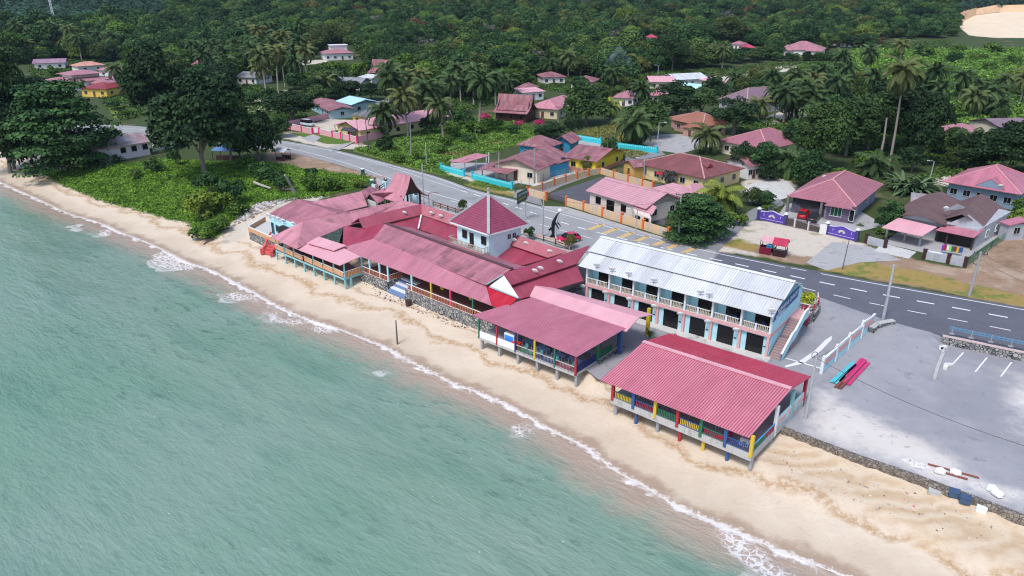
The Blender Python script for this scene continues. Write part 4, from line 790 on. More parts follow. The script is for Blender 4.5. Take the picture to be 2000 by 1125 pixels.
# ================================================================== village houses
VPINK = roofmat('muted_pink_sheet', (.40,.165,.20), (.46,.23,.26), .22, wear=.8, moss=.25, panel=1.0, pvar=.1, bump=.6, rough=.5); FRM = mat('window_frame_white', (.5,.5,.5), .6); DOORB = mat('door_brown', (.12,.05,.03), .6)
def house(name, label, cat, a, b_, c=None, depth=9, eh=2.9, rh=1.9, kind='hip', over=.7, wall=CREAM, rm=TILE_R, gzv=None, wins=(2,2), door=True, base=None, ridge='u', stone=None, group=None, cap=None, dz=0, wh=1.1):
    """a, b = front eave corners (pixels), c = rear right eave corner; walls stand under the eaves"""
    z0 = gzv if gzv is not None else G(*[(a[k]+b_[k])/2+(0, 14)[k] for k in (0, 1)]).z
    z0 += dz; ze = z0+eh; A, B = W(*a, ze), W(*b_, ze); u = B-A; L = u.length; u.normalize(); v = Vector((-u.y, u.x, 0))
    if v.y < 0: v = -v
    if c is not None: depth = max(3.5, (W(*c, ze)-B).dot(v))
    T = thing(name, label, cat, V3((A+B)/2+v*depth/2, z0), group)
    P = lambda x, y, z: V3(A+u*x+v*y, z)
    e = [P(0,0,ze), P(L,0,ze), P(L,depth,ze), P(0,depth,ze)]; r = MB(); polys = []
    if kind == 'hip':
        if L >= depth: k_ = depth/2*.95; R = [P(k_,depth/2,ze+rh), P(L-k_,depth/2,ze+rh)]; polys = [[e[0],e[1],R[1],R[0]], [e[1],e[2],R[1]], [e[2],e[3],R[0],R[1]], [e[3],e[0],R[0]]]
        else: k_ = L/2*.95; R = [P(L/2,k_,ze+rh), P(L/2,depth-k_,ze+rh)]; polys = [[e[0],e[1],R[0]], [e[1],e[2],R[1],R[0]], [e[2],e[3],R[1]], [e[3],e[0],R[0],R[1]]]
        hips = [(R[0],R[1])]+([(e[0],R[0]),(e[1],R[1]),(e[2],R[1]),(e[3],R[0])] if L >= depth else [(e[0],R[0]),(e[1],R[0]),(e[2],R[1]),(e[3],R[1])])
    elif kind == 'gable':
        if ridge == 'u': R = [P(0,depth/2,ze+rh), P(L,depth/2,ze+rh)]; polys = [[e[0],e[1],R[1],R[0]], [e[2],e[3],R[0],R[1]]]; gb = [(0,1),(L,1)]
        else: R = [P(L/2,0,ze+rh), P(L/2,depth,ze+rh)]; polys = [[e[1],e[2],R[1],R[0]], [e[3],e[0],R[0],R[1]]]; gb = [(0,0),(depth,0)]
        hips = [(R[0],R[1])]
    elif kind == 'shed': polys = [[e[0],e[1],V3(e[2],ze+rh),V3(e[3],ze+rh)]]; hips = []
    for q in polys: r.slab(q, .14)
    ro = r.build('roof', rm, T)
    if cap:
        k = MB()
        for p, q in hips: k.bar(p+Vector((0,0,.03)), q+Vector((0,0,.05)), .26, .12)
        if hips: k.build('ridge_cap', cap, ro)
    w = MB(); o = over; zt = ze-.12
    w.prism([P(o,o,0)[:2], P(L-o,o,0)[:2], P(L-o,depth-o,0)[:2], P(o,depth-o,0)[:2]], z0-.6, zt+.08)
    if kind == 'gable':
        sl = rh/(depth/2 if ridge == 'u' else L/2)
        if ridge == 'u':
            for x in (o, L-o): q = [P(x,o,zt+.05), P(x,depth-o,zt+.05), P(x,depth/2,ze+rh-.16)]; w.face(q); w.face(q[::-1])
        else:
            for y in (o, depth-o): q = [P(o,y,zt+.05), P(L-o,y,zt+.05), P(L/2,y,ze+rh-.16)]; w.face(q); w.face(q[::-1])
    wo = w.build('wall', wall, T)
    if base: k = MB(); k.prism([P(o-.04,o-.04,0)[:2], P(L-o+.04,o-.04,0)[:2], P(L-o+.04,depth-o+.04,0)[:2], P(o-.04,depth-o+.04,0)[:2]], z0-.6, z0+.8); k.build('plinth', base, T)
    nf_, ns_ = wins; sp = (L-2*o)
    for i in range(nf_):
        x = o+sp*(i+.5)/nf_
        if door and i == nf_//2: opening(wo, P(x,o-.02,z0+.05), u, 1.0, 2.05, 'door', frame=FRM, glass=DOORB, bars=0)
        else: opening(wo, P(x,o-.02,z0+1.0), u, 1.25, wh, 'window', frame=FRM)
    sp = depth-2*o
    for i in range(ns_):
        y = o+sp*(i+.5)/ns_
        side = L-o+.02 if (P(L,0,0)-P(0,0,0)).dot(Vector((0,0,0))-P(L,depth/2,0)) > 0 or True else o
        opening(wo, P(L-o+.02,y,z0+1.0), v, 1.2, wh, 'window', frame=FRM)
    T['_L'] = 0; del T['_L']
    return T, P, L, depth, z0, ze
YELW = mat('yellow_wall', (.75,.50,.10), .75, .08, .8, .2, (.4,.25,.1)); OCHRE = mat('ochre_wall', (.62,.37,.10), .75, .08, .8, .2, (.35,.2,.1)); BLUEW = mat('strong_blue_wall', (.03,.25,.42), .7, .1, .8, .25, (.05,.12,.2)); GREYW = mat('grey_wall', (.42,.43,.47), .8, .08, .8, .3, (.2,.2,.2)); BGREY = mat('blue_grey_wall', (.22,.30,.40), .75, .08, .8, .2, (.12,.15,.2)); PINKW = mat('pink_wall', (.78,.40,.44), .75, .08, .8, .2, (.5,.25,.28)); WHW = mat('off_white_wall', (.74,.72,.70), .75, .06, .6, .25, (.4,.38,.36)); LILAC = mat('pale_lilac_wall', (.70,.62,.68), .75, .07, .6, .25, (.4,.34,.36)); TERW = mat('dull_pink_wall', (.46,.27,.22), .75, .08, .8); PURW = mat('grey_lilac_wall', (.28,.28,.38), .75, .08, .8, .1); HIPP = mat('pink_hip', (.62,.3,.31), .7); HIPM = mat('pale_hip', (.5,.3,.28), .7); SALB = mat('salmon_plinth', (.55,.22,.15), .7)
PT = roofmat('pale_pink_tile', (.58,.29,.33), (.63,.35,.39), .3, row=.5, wear=.5, pvar=.05, bump=.5)
# cream house with a pink gable roof beside the road
T,P,L,D,z0,ze = house('roadside_house', 'cream house with a pale pink gable roof and dark windows beside the road', 'house', (1144,371.6), (1262,407), depth=10.6, eh=3.0, rh=1.9, kind='gable', wall=mat('cream_pink_wall', (.74,.62,.55), .75, .06, .6, .2, (.45,.4,.36)), rm=PT, gzv=2.66, wins=(0,2), door=False, over=.6)
wq = [P(.6,.6,0), P(L-.6,.6,0)]; uu = (wq[1]-wq[0]).normalized()
for px_, w_, h_, z_ in ((1168,1.3,1.2,1.0),(1192,1.9,2.1,.1),(1218,1.2,1.2,1.0)):
    q = wall_pt(wq[0], wq[1], px_, 405); q.z = z0+z_; opening(T, q+Vector((uu.y,-uu.x,0))*.02, uu, w_, h_, 'window' if z_ > .5 else 'door', frame=DARKI)
k = MB(); q = plane_pts([(1235,403,5.2),(1274,419,4.9),(1283,404,5.9)], [(1247,388)]); k.slab(order(q), .12); k.build('porch_roof', PT, T)
q0_, q1_ = W(1240,417,4.7), W(1272,428,4.7); k = MB(); k.prism([q0_[:2], q1_[:2], P(L-.5,1.2,0)[:2], P(L-4.6,1.2,0)[:2]], 2.4, 4.85); pw = k.build('porch_wall', MATS['cream_pink_wall'], T); uq = (q1_-q0_).normalized()
for k_ in (.2, .72): opening(pw, V3(lerp(q0_,q1_,k_)+Vector((uq.y,-uq.x,0))*.03, 2.75+.6*(k_ > .5)), uq, 1.1, 1.7-.5*(k_ > .5), 'door' if k_ < .5 else 'window', frame=DARKI)
house('back_extension', 'low pink hipped extension behind the cream roadside house', 'extension', (1272,367), (1328,386), depth=6, eh=2.8, rh=1.3, wall=CREAM, rm=PT, gzv=2.66, wins=(0,0)); house('back_extension', 'small pink hipped extension beside the yellowing palm by the cream house', 'extension', (1320,372), (1352,380), depth=5.5, eh=2.9, rh=1.3, wall=OCHRE, rm=PT, gzv=2.66, wins=(0,1))
# maroon tiled yellow house
T,P,L,D,z0,ze = house('village_house', 'yellow house under a broad maroon tiled hip roof with red awnings', 'house', (1239,318), (1376,349), (1468,331), eh=3.1, rh=2.3, wall=mat('pale_yellow_wall', (.78,.60,.32), .75, .06, .8, .15, (.45,.33,.2)), rm=TILE_M, wins=(5,3), cap=HIPM)
for k_ in (.34,.50): b = MB(); p = P(L*k_,.55,z0+2.35); b.slab([p, P(L*k_+1.6,.55,z0+2.35), P(L*k_+1.6,-.35,z0+1.9), P(L*k_,-.35,z0+1.9)], .08); b.build('awning', REDP, T)
b = MB(); q = [P(L*.86,D*.30,ze+1.15), P(L*.86,D*.45,ze+1.15), P(L*.86,D*.37,ze+1.9)]; b.slab([q[0], P(L*.70,D*.37,ze+1.9), q[2]], .1); b.slab([q[1], q[2], P(L*.70,D*.37,ze+1.9)], .1); b.face(q, 1); b.build('dormer', [TILE_M, REDP], T)
house('outbuilding', 'small ochre outbuilding with a plum gable roof left of the maroon roofed house', 'outbuilding', (1214,317), (1238,327), depth=5, eh=2.8, rh=1.0, kind='gable', ridge='v', wall=OCHRE, rm=MAROON, gzv=2.66, wins=(1,0), over=.4)
# red tiled house with the purple wall
T,P,L,D,z0,ze = house('village_house', 'red tiled house with grey lilac walls behind the purple boundary wall', 'house', (1537,382), (1672,404), (1766,366), eh=3.2, rh=2.9, wall=PURW, rm=TILE_R, gzv=2.68, wins=(0,0), cap=HIPP, over=.9)
f0, f1 = P(L*.60,.9,0), P(L-.9,.9,0); fu = (f1-f0).normalized(); fn = Vector((fu.y,-fu.x,0))
b = MB(); b.prism([P(.9,.9,0)[:2], P(L*.56,.9,0)[:2], P(L*.56,D*.5,0)[:2], P(.9,D*.5,0)[:2]], z0+.02, z0+3.0); b.build('carport_shade_block', DARKI, T)  # solid near-black block painting the shade inside the carport
b = MB(); bz = [P(L*.56,0,ze+.02), P(L*.78,-1.5,ze-.45), P(L+.15,0,ze+.02), P(L*.78,3.4,ze+1.35)]; b.slab([P(L*.58,-.9,ze-.3), P(L*.98,-.9,ze-.3), P(L*.78,3.2,ze+1.3)], .14); b.build('front_bay_roof', TILE_R, T)
b = MB(); b.prism([(f0+fn*.8)[:2], (f1+fn*.8)[:2], f1[:2], f0[:2]], z0-.2, ze-.3); fb = b.build('front_bay_wall', mat('dark_purple_brick', (.13,.09,.15), .7, .3, 4), T)
opening(fb, f0+fu*1.7+fn*.83+Vector((0,0,z0+.9)), fu, 1.9, 1.7, 'window', frame=WHITEP, glass=mat('green_glass', (.02,.07,.05), .15), bars=2); opening(fb, f0+fu*4.4+fn*.83+Vector((0,0,z0+.5)), fu, .8, 2.0, 'window', frame=WHITEP, bars=0)
b = MB()
for i in range(5): b.bar(f0+fn*.82+Vector((0,0,z0+.8+i*.42)), f1+fn*.82+Vector((0,0,z0+.8+i*.42)), .05, .05)
b.build('wall_banding', PURW, fb)
opening(T, P(L-.87,D*.25,z0+.6), P(0,1,0)-P(0,0,0), 1.0, 2.0, 'window', frame=WHITEP, bars=1); opening(T, P(L-.87,D*.65,z0+1.0), P(0,1,0)-P(0,0,0), 1.2, 1.1, 'window', frame=WHITEP)
for x in (.3, L*.52): column(T, P(x,.3,0), z0-.1, ze-.1, .42, mat('grey_brown_column', (.18,.16,.17), .7))
# brown tiled house on the right
T = thing('village_house', 'brown tiled house with grey gables and pink porch roofs on the right', 'house', V3(W(1855,470,2.7), 2.68))
bz = 2.68; rg = [W(1879,418,8.0), W(1918,378,8.0)]; g1 = plane_pts([(1879,418,8.0),(1918,378,8.0),(1925,444,5.6)], [(1969,411)]); roof(T, TILE_B, order(g1), order(mirror(g1, rg[0], rg[1])), label='brown tiled main gable roof')
g2 = plane_pts([(1794,418,7.2),(1840,374,7.2),(1848,440,5.7)], [(1884,397)]); roof(T, TILE_B, order(g2), order(mirror(g2, W(1794,418,7.2), W(1840,374,7.2))))
for q in ([(1850,438),(1923,446),(1879,420)], [(1760,424),(1828,436),(1794,420)], [(1843,412),(1890,407),(1875,399)]):
    b = MB(); z_ = (5.75,5.85,7.3)[[1850,1760,1843].index(q[0][0])]; pp = [W(q[0][0],q[0][1],z_), W(q[1][0],q[1][1],z_)]; pp.append(V3((pp[0]+pp[1])/2, z_+(1.9,1.2,.9)[[1850,1760,1843].index(q[0][0])])); b.face(pp); sh = Vector((.25,.3,0)); b.face([p+sh for p in pp[::-1]]); b.face([pp[0],pp[2],pp[2]+sh,pp[0]+sh]); b.build('gable', GREYW, T)
cp_ = plane_pts([(1722,444,4.9),(1801,461,4.9),(1830,443,5.7)], [(1755,425)]); roof(T, PALEPINK, order(cp_), name='carport_roof'); pp_ = plane_pts([(1828,449,5.0),(1902,464,5.0),(1923,448,5.7)], [(1850,435)]); roof(T, PINK, order(pp_), name='porch_roof')
for q in ((1731,462),(1795,480),(1766,470)): column(T, W(*q,2.7), 2.6, 5.0, .3, GREYC)
for q in ((1846,478),(1896,488)): column(T, W(*q,2.7), 2.6, 5.0, .25, BLACKW)
wl = [W(1838,470,2.7), W(1904,484,2.7), W(1966,446,2.7), W(1880,425,2.7), W(1780,440,2.7), W(1760,455,2.7), W(1822,466,2.7)]; b = MB(); b.prism([p[:2] for p in wl], 2.3, 5.75); wo = b.build('wall', GREYW, T); b = MB(); b.prism([(lerp(wl[0],wl[1],-.2)+Vector((-.3,-.5,0)))[:2], (lerp(wl[0],wl[1],.9)+Vector((-.3,-.5,0)))[:2], lerp(wl[0],wl[1],.9)[:2], lerp(wl[0],wl[1],-.2)[:2]], 2.72, 4.9); b.build('porch_shade_block', DARKI, T)  # near-black block before the wall paints the shade under the porch
du = (wl[2]-wl[1]).normalized()
for k_ in (.3,.6): opening(wo, V3(lerp(wl[1],wl[2],k_)+Vector((du.y,-du.x,0))*.03,3.6), du, 1.3, 1.1)
house('outbuilding', 'small grey outbuilding with a pink sheet roof behind the brown tiled house', 'outbuilding', (1950,432), (1972,440), depth=4, eh=2.7, rh=.6, kind='shed', wall=GREYW, rm=PINK, gzv=2.68, wins=(0,1), over=.3)
house('lean_to', 'long pink and rusty lean-to roof behind the brown tiled house', 'lean-to', (1778,402), (1832,408), depth=7, eh=2.9, rh=.8, kind='shed', wall=DARKI, rm=RUSTG, gzv=2.68, wins=(0,0), over=.3)
# red roofed house with blue grey walls at the right edge
T,P,L,D,z0,ze = house('village_house', 'blue grey house with a faded pink and red hip roof at the right edge', 'house', (1840,354), (1995,380), depth=15, eh=3.3, rh=3.2, wall=BGREY, rm=PINK, gzv=2.7, wins=(5,2), cap=HIPP, over=1.0, door=False)
b = MB(); q = [P(L*.42,.3,ze+.25), P(L*.80,.3,ze+.25), P(L*.60,.3,ze+1.9), P(L*.60,5,ze+1.9)]; b.slab([q[0],q[2],q[3]], .1); b.slab([q[1],q[3],q[2]], .1); b.face([q[0]+Vector((0,.05,-.02)),q[1]+Vector((0,.05,-.02)),q[2]+Vector((0,.05,-.05))], 1); b.build('gable', [PINK, BGREY], T)
# hip roofed houses farther in
house('village_house', 'pale house with a large pink tiled hip roof behind leafy garden trees', 'house', (1403,274), (1500,292), (1584,275), eh=3.2, rh=2.9, wall=CREAM, rm=TILE_R, wins=(4,3), cap=HIPP)
house('village_house', 'dull pink house with a terracotta tiled roof facing the concrete yard', 'house', (1311,233), (1372,247), (1402,236), eh=3.1, rh=2.5, wall=TERW, rm=TILE_T, wins=(3,2), cap=HIPM)
house('house_wing', 'low terracotta roofed wing left of the dull pink house', 'wing', (1306,228), (1336,236), depth=9, eh=3.0, rh=1.4, wall=TERW, rm=TILE_T, wins=(1,1)); house('house_porch', 'small terracotta porch roof in front of the dull pink house', 'porch', (1330,247), (1362,252), depth=4.5, eh=2.6, rh=1.0, wall=TERW, rm=TILE_T, wins=(1,0), over=.5)
house('village_house', 'house with a big grey mauve hip roof among dark trees', 'house', (1400,194), (1458,205), (1480,182), eh=3.1, rh=4.2, wall=GREYW, rm=roofmat('mauve_tile', (.25,.16,.20), (.2,.13,.16), .3, row=.5, wear=.5, pvar=.08), wins=(3,2), cap=HIPM)
T,P,L,D,z0,ze = house('village_house', 'cream house with a dusty pink roof beside the dark timber house', 'house', (1027,209), (1090,214), (1120,195), eh=3.2, rh=2.2, wall=mat('butter_wall', (.72,.60,.40), .75, .06, .6, .15), rm=DUSTY, wins=(3,3))
# stepped traditional timber house
def timber(name, label, a, b_, z0, L2=1.0, rm=MAROON, wall=BLACKW, h=3.0, D=6.0, steep=3.0):
    A, B = W(*a, z0), W(*b_, z0); u = (B-A); L = u.length; u.normalize(); v = Vector((-u.y,u.x,0)); v = v if v.y > 0 else -v; T = thing(name, label, 'house', V3((A+B)/2+v*D/2, z0)); P = lambda x,y,z: V3(A+u*x+v*y,z0+z)
    for sgn in (0, 1):
        yy = (lambda y: y) if sgn == 0 else (lambda y: D-y); pr_ = [(-.8,h-.6),(D*.18,h+.35),(D*.34,h+1.3),(D*.5,h+steep+.4)]
        b = MB()
        for (y0_,h0),(y1_,h1) in zip(pr_[:-1], pr_[1:]): b.slab([P(-.6,yy(y0_),h0), P(L+.6,yy(y0_),h0), P(L+.6+h1*.04,yy(y1_),h1), P(-.6-h1*.04,yy(y1_),h1)], .12)
        b.build('roof', rm, T)
    b = MB(); b.prism([P(0,.3,0)[:2], P(L,.3,0)[:2], P(L,D-.3,0)[:2], P(0,D-.3,0)[:2]], z0-.3, z0+h)
    for x in (0, L): q = [P(x,D*.12,h), P(x,D*.88,h), P(x,D*.5,h+steep)]; b.face(q); b.face(q[::-1])
    w = b.build('wall', wall, T)
    for i in range(3): opening(w, P(L*(i+.5)/3,.28,.9), u, .9, 1.1, 'window', frame=DOORB)
    return T
timber('timber_house', 'dark timber house with a tall stepped maroon roof among pink blossom', (968,236), (1027,240), G(1000,238).z, D=9, h=3.4, steep=4.0)
timber('timber_house', 'steep plum roofed timber house among trees below the white house', (722,152), (753,154), G(735,155).z, D=8, h=3, steep=4.5)
# turquoise walled cluster beside the road
T,P,L,D,z0,ze = house('village_house', 'cream fronted house with rusty maroon sheets behind the turquoise wall', 'house', (958,321), (1052,333), (1091,301), eh=3.0, rh=1.9, kind='gable', ridge='v', wall=CREAM, rm=MAROON, wins=(3,0), gzv=2.68, door=True)
b = MB(); b.slab([W(934,329,4.8), W(989,340,4.7), W(1012,331,5.2), W(960,316,5.2)], .1); b.build('porch_roof', MAROON, T)
for p_, m_ in ((W(1012,351,2.7),BLUEW),(W(1022,352,2.7),REDP)): b = MB(); b.box(p_, 1.25, .15, 2.1, -.25); b.build('door', m_, T)
for p_ in ((942,347),(990,355)): column(T, W(*p_,2.7), 2.5, 4.8, .15, BLACKW)
house('village_house', 'bright blue walled house with twin rusty maroon gables behind the cream fronted house', 'house', (1008,282), (1068,290), (1117,281), eh=3.3, rh=2.1, kind='hip', wall=BLUEW, rm=MAROON, wins=(2,3), gzv=2.68, door=False); house('house_wing', 'blue gabled wing at the back of the bright blue house', 'wing', (1075,277), (1117,281), depth=7, eh=3.4, rh=1.7, kind='gable', ridge='v', wall=BLUEW, rm=MAROON, gzv=2.68, wins=(1,1))
house('village_house', 'bright yellow house with a salmon base and patched maroon roof', 'house', (1098,306), (1166,316), (1220,293), eh=3.0, rh=1.7, kind='gable', wall=mat('bright_yellow_wall', (.82,.60,.04), .7, .06, .8, .1), rm=MAROON, wins=(2,2), gzv=2.68, base=SALB, door=False)
house('storage_shed', 'low dark blue shed between the cream house and the turquoise tank', 'shed', (1050,322), (1066,326), (1091,310), eh=2.6, rh=.5, kind='shed', wall=BLUEW, rm=MAROON, gzv=2.68, wins=(0,0), over=.35)
T = thing('carport', 'open carport with a flat pink roof inside the turquoise wall', 'carport', W(917,330,2.68)); b = MB(); b.slab([W(877,314,5.2), W(907,318,5.2), W(957,303,5.5), W(930,299,5.5)], .12); b.build('roof', DUSTY, T)
for q in ((884,331),(908,336),(930,329),(950,322),(955,318)): column(T, W(*q,2.68), 2.5, 5.15, .18, WHITEP)
T = thing('water_tank', 'turquoise cylindrical tank base with a black water tank on top', 'tank', W(1099,336,2.68)); p = W(1099,336,2.68); b = MB(); b.cyl(p, p+Vector((0,0,2.3)), 1.25, n=18); b.build('base', mat('turquoise_paint', (.04,.55,.62), .5, .08, 1), T); b = MB(); b.cyl(p+Vector((0,0,2.3)), p+Vector((0,0,3.1)), .75, n=14); b.cyl(p+Vector((0,0,3.1)), p+Vector((0,0,3.35)), .75, .3, n=14); b.build('tank', mat('black_plastic', (.012,.012,.014), .4), T)
# pink walled compound up the road
house('village_house', 'long pink roofed house inside the pink walled compound', 'house', (651,244), (702,255), (842,221), eh=3.0, rh=1.7, kind='gable', ridge='v', wall=mat('primrose_wall', (.72,.62,.30), .75, .06, .8), rm=PALEPINK, wins=(1,6), over=.8)
T = thing('house_porch', 'pale pink porch roof at the front of the pink compound house', 'porch', W(675,262,2.7)); b = MB(); b.slab([W(649,243,5.0), W(701,254,4.9), W(713,246,5.4), W(672,236,5.4)], .1); b.build('roof', PALEPINK, T); [column(T, W(*q,2.7), 2.6, 4.9, .18, WHW) for q in ((655,258),(698,268))]
house('village_house', 'house with a pale blue sheet roof behind the pink compound', 'house', (655,197), (686,205), (717,193), eh=3.0, rh=1.3, kind='gable', ridge='u', wall=mat('sky_wall', (.3,.45,.52), .75), rm=BLUER, wins=(2,2)); house('row_house', 'long low maroon row of sheds beside the pale blue roof', 'shed', (601,198), (642,217), depth=9, eh=2.7, rh=1.0, kind='gable', wall=mat('sky_wall', (.3,.45,.52)), rm=MAROON, wins=(4,1))
house('village_house', 'yellow house with mossy grey tile roofs behind the pink compound house', 'house', (682,224), (722,230), (738,212), eh=2.9, rh=1.8, wall=YELW, rm=THATCH, wins=(2,1)); house('village_house', 'grey tiled hut beside the coconut palms of the pink compound', 'house', (716,208), (752,214), depth=8, eh=2.9, rh=2.0, wall=YELW, rm=THATCH, wins=(2,1))
house('village_house', 'long grey roofed pale house at the edge of the trees', 'house', (614,160), (704,164), depth=10, eh=3.0, rh=1.8, kind='gable', wall=WHW, rm=GREYR, wins=(5,1)); house('storage_shed', 'small zinc roofed shed between the grey house and the plum timber house', 'shed', (698,150), (726,153), depth=6, eh=2.8, rh=.8, kind='shed', wall=WHW, rm=ZINC, wins=(0,0), over=.4)
T,P,L,D,z0,ze = house('white_house', 'white two level house with a pink roof alone before the forest', 'house', (631,105), (692,103), depth=14, eh=3.6, rh=2.0, wall=WHITEP, rm=VPINK, wins=(4,1)); b = MB(); b.prism([P(L*.3,D*.45,0)[:2], P(L*.85,D*.45,0)[:2], P(L*.85,D*.8,0)[:2], P(L*.3,D*.8,0)[:2]], ze-.2, ze+3.6); b.prism([P(L*.27,D*.4,0)[:2], P(L*.88,D*.4,0)[:2], P(L*.88,D*.85,0)[:2], P(L*.27,D*.85,0)[:2]], ze+3.6, ze+3.8); b.build('upper_storey', WHITEP, T)
# upper left houses
T,P,L,D,z0,ze = house('village_house', 'large pale house with a two tier pink hip roof on the far left', 'house', (86,155), (127,162), (196,149), eh=3.6, rh=2.0, wall=WHW, rm=VPINK, wins=(3,5)); b = MB(); k0 = [(.3,.25),(.75,.25),(.75,.8),(.3,.8)]; b.prism([P(L*x,D*y,0)[:2] for x, y in k0], ze+.3, ze+2.3); b.build('upper_wall', WHW, T); b = MB(); q = [P(L*x,D*y,ze+2.3) for x, y in ((.2,.18),(.85,.18),(.85,.87),(.2,.87))]; c_ = P(L*.52,D*.4,ze+3.5); d_ = P(L*.52,D*.65,ze+3.5); [b.slab(s_, .12) for s_ in ([q[0],q[1],c_],[q[1],q[2],d_,c_],[q[2],q[3],d_],[q[3],q[0],c_,d_])]; b.build('upper_roof', VPINK, T)
house('village_house', 'yellow walled house with a dark red roof half hidden by the almond tree', 'house', (152,172), (207,174), depth=12, eh=3.2, rh=1.7, wall=YELW, rm=roofmat('dark_red_sheet', (.26,.03,.04), (.3,.08,.085), .3, wear=.5), wins=(3,2)); house('village_house', 'weathered mauve roofed pale house farthest back on the left', 'house', (62,124), (128,122), depth=10, eh=3.0, rh=1.6, kind='gable', wall=WHW, rm=roofmat('mauve_sheet', (.30,.17,.24), (.36,.24,.3), .3, wear=.6), wins=(3,1)); house('village_house', 'orange and pink roofed house behind the two tier pink roof', 'house', (150,130), (207,126), depth=10, eh=3.0, rh=1.6, wall=WHW, rm=roofmat('orange_pink_sheet', (.60,.30,.20), (.62,.26,.28), .3, wear=.6), wins=(2,1)); house('village_house', 'small pink roofed house right of the two tier pink roof', 'house', (187,136), (226,139), depth=9, eh=3.1, rh=1.5, wall=WHW, rm=VPINK, wins=(2,1)); house('storage_shed', 'weathered white shed with a mauve roof by the coconut palm on the left', 'shed', (212,158), (259,156), depth=11, eh=3.0, rh=1.5, kind='gable', wall=WHW, rm=roofmat('mauve_sheet', (.3,.17,.24), (.36,.24,.3)), wins=(2,1)); house('village_house', 'low pink roofed house directly beneath the two tier roof', 'house', (158,160), (195,164), depth=8, eh=2.8, rh=1.2, wall=WHW, rm=VPINK, wins=(2,1))
# lilac beach house
T,P,L,D,z0,ze = house('beach_house', 'pale lilac beach house with a rusty grey roof on a stone base', 'house', (188,293), (296,276), depth=10, eh=2.9, rh=1.8, kind='gable', wall=LILAC, rm=RUSTG, wins=(0,0), gzv=3.1, over=.6); wa, wb = P(.6,.6,0), P(L-.6,.6,0); wu = (wb-wa).normalized()
for px_ in (240,262,284): q = wall_pt(wa, wb, px_, 291); q.z = 4.25; opening(T, q+Vector((wu.y,-wu.x,0))*.02, wu, 1.2, 1.15, frame=DARKI)
b = MB(); q0_, q1_ = W(193,318,2.2), W(312,293,2.2); b.prism([q0_[:2], q1_[:2], (q1_+Vector((2,9,0)))[:2], (q0_+Vector((2,9,0)))[:2]], .8, 3.15); b.build('stone_base', STONE, T)
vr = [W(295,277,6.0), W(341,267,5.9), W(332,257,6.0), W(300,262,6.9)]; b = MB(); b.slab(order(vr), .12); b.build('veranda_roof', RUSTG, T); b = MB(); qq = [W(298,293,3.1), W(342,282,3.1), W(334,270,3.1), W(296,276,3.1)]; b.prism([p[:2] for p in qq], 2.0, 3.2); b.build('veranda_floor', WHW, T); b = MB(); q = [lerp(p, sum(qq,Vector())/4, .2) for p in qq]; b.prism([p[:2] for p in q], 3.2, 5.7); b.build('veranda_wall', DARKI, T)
for k_ in (.0,.48,1): p = lerp(qq[0], qq[1], k_); column(T, p, 3.1, 5.85, .2, WHW)
railing(T, V3(qq[0],3.2), V3(qq[1],3.2), .7, WHW, WHW, gap=.3)
# small far houses
FAR = [((1058,151),(1107,150),12,MAROON,'dark plum roofed house at the edge of the forest behind the palms',WHW,'hip'),((1112,158),(1160,160),12,MAROON,'low plum roofed house right of the far coconut palm',WHW,'hip'),((1196,190),(1240,192),11,VPINK,'pink roofed house left of the smoke',WHW,'hip'),((1262,186),(1298,188),10,VPINK,'pink roofed house half hidden behind the round dark tree',WHW,'hip'),((1268,160),(1320,160),12,PALEPINK,'long pale pink roofed building beyond the smoke',CREAM,'gable'),((1322,156),(1386,153),14,ZINC,'long white roofed hall beyond the smoke',WHW,'gable'),((1325,172),(1362,176),8,BLUER,'low pale blue roofed shed in front of the white hall',WHW,'gable'),((1396,160),(1420,158),9,PALEPINK,'small pale pink roofed house at the bend of the dirt track',CREAM,'hip'),((1265,73),(1285,73),9,roofmat('bright_red_sheet',(.5,.05,.12),(.5,.1,.16)),'tiny bright red roofed house deep in the forest',WHW,'hip'),((1380,90),(1406,91),12,VPINK,'leftmost pink roof of the hillside row at the top right',WHW,'hip'),((1424,86),(1452,87),12,VPINK,'middle pink roof of the hillside row at the top right',WHW,'hip'),((1455,93),(1476,93),10,roofmat('bright_red_sheet',(.5,.05,.12),(.5,.1,.16)),'rightmost red roof of the hillside row at the top right',WHW,'hip'),((1641,84),(1672,84),12,ZINC,'white walled pavilion at the far end of the pale lane',WHITEP,'gable'),((372,126),(392,126),9,MAROON,'tiny plum roofed house behind the tall trees on the left',WHW,'hip'),((458,150),(500,152),12,GREYR,'grey roofed shed under the coconut palms on the left',WHW,'gable'),((1004,172),(1032,174),9,MAROON,'maroon roofed house behind the white garage',WHW,'hip'),((1020,181),(1066,178),8,PALEPINK,'white garage with a low pink edged roof',WHITEP,'shed'),((1812,252),(1868,262),12,VPINK,'pink hip roofed house under the palms at the right',CREAM,'hip'),((1958,252),(2030,250),14,roofmat('mauve_tile',(.25,.16,.20),(.2,.13,.16)),'mauve tiled house at the right edge below the scrub',CREAM,'gable'),((1464,326),(1492,322),8,MAROON,'small maroon shed behind the maroon roofed house',WHW,'gable')]
for a_, b__, D_, rm_, lb_, w_, kd_ in FAR: house('village_house' if 'shed' not in lb_ and 'hall' not in lb_ else 'storage_shed', lb_, 'house' if 'shed' not in lb_ and 'hall' not in lb_ else 'shed', a_, b__, depth=D_, eh=3.0, rh=1.7 if kd_ != 'shed' else .6, wall=w_, rm=rm_, wins=(3,1), kind=kd_, over=.6)
T,P,L,D,z0,ze = house('mansion', 'wide pink roofed mansion with several hips on the hillside', 'house', (1521,96), (1608,99), depth=22, eh=3.8, rh=4.2, wall=WHW, rm=VPINK, wins=(6,2))
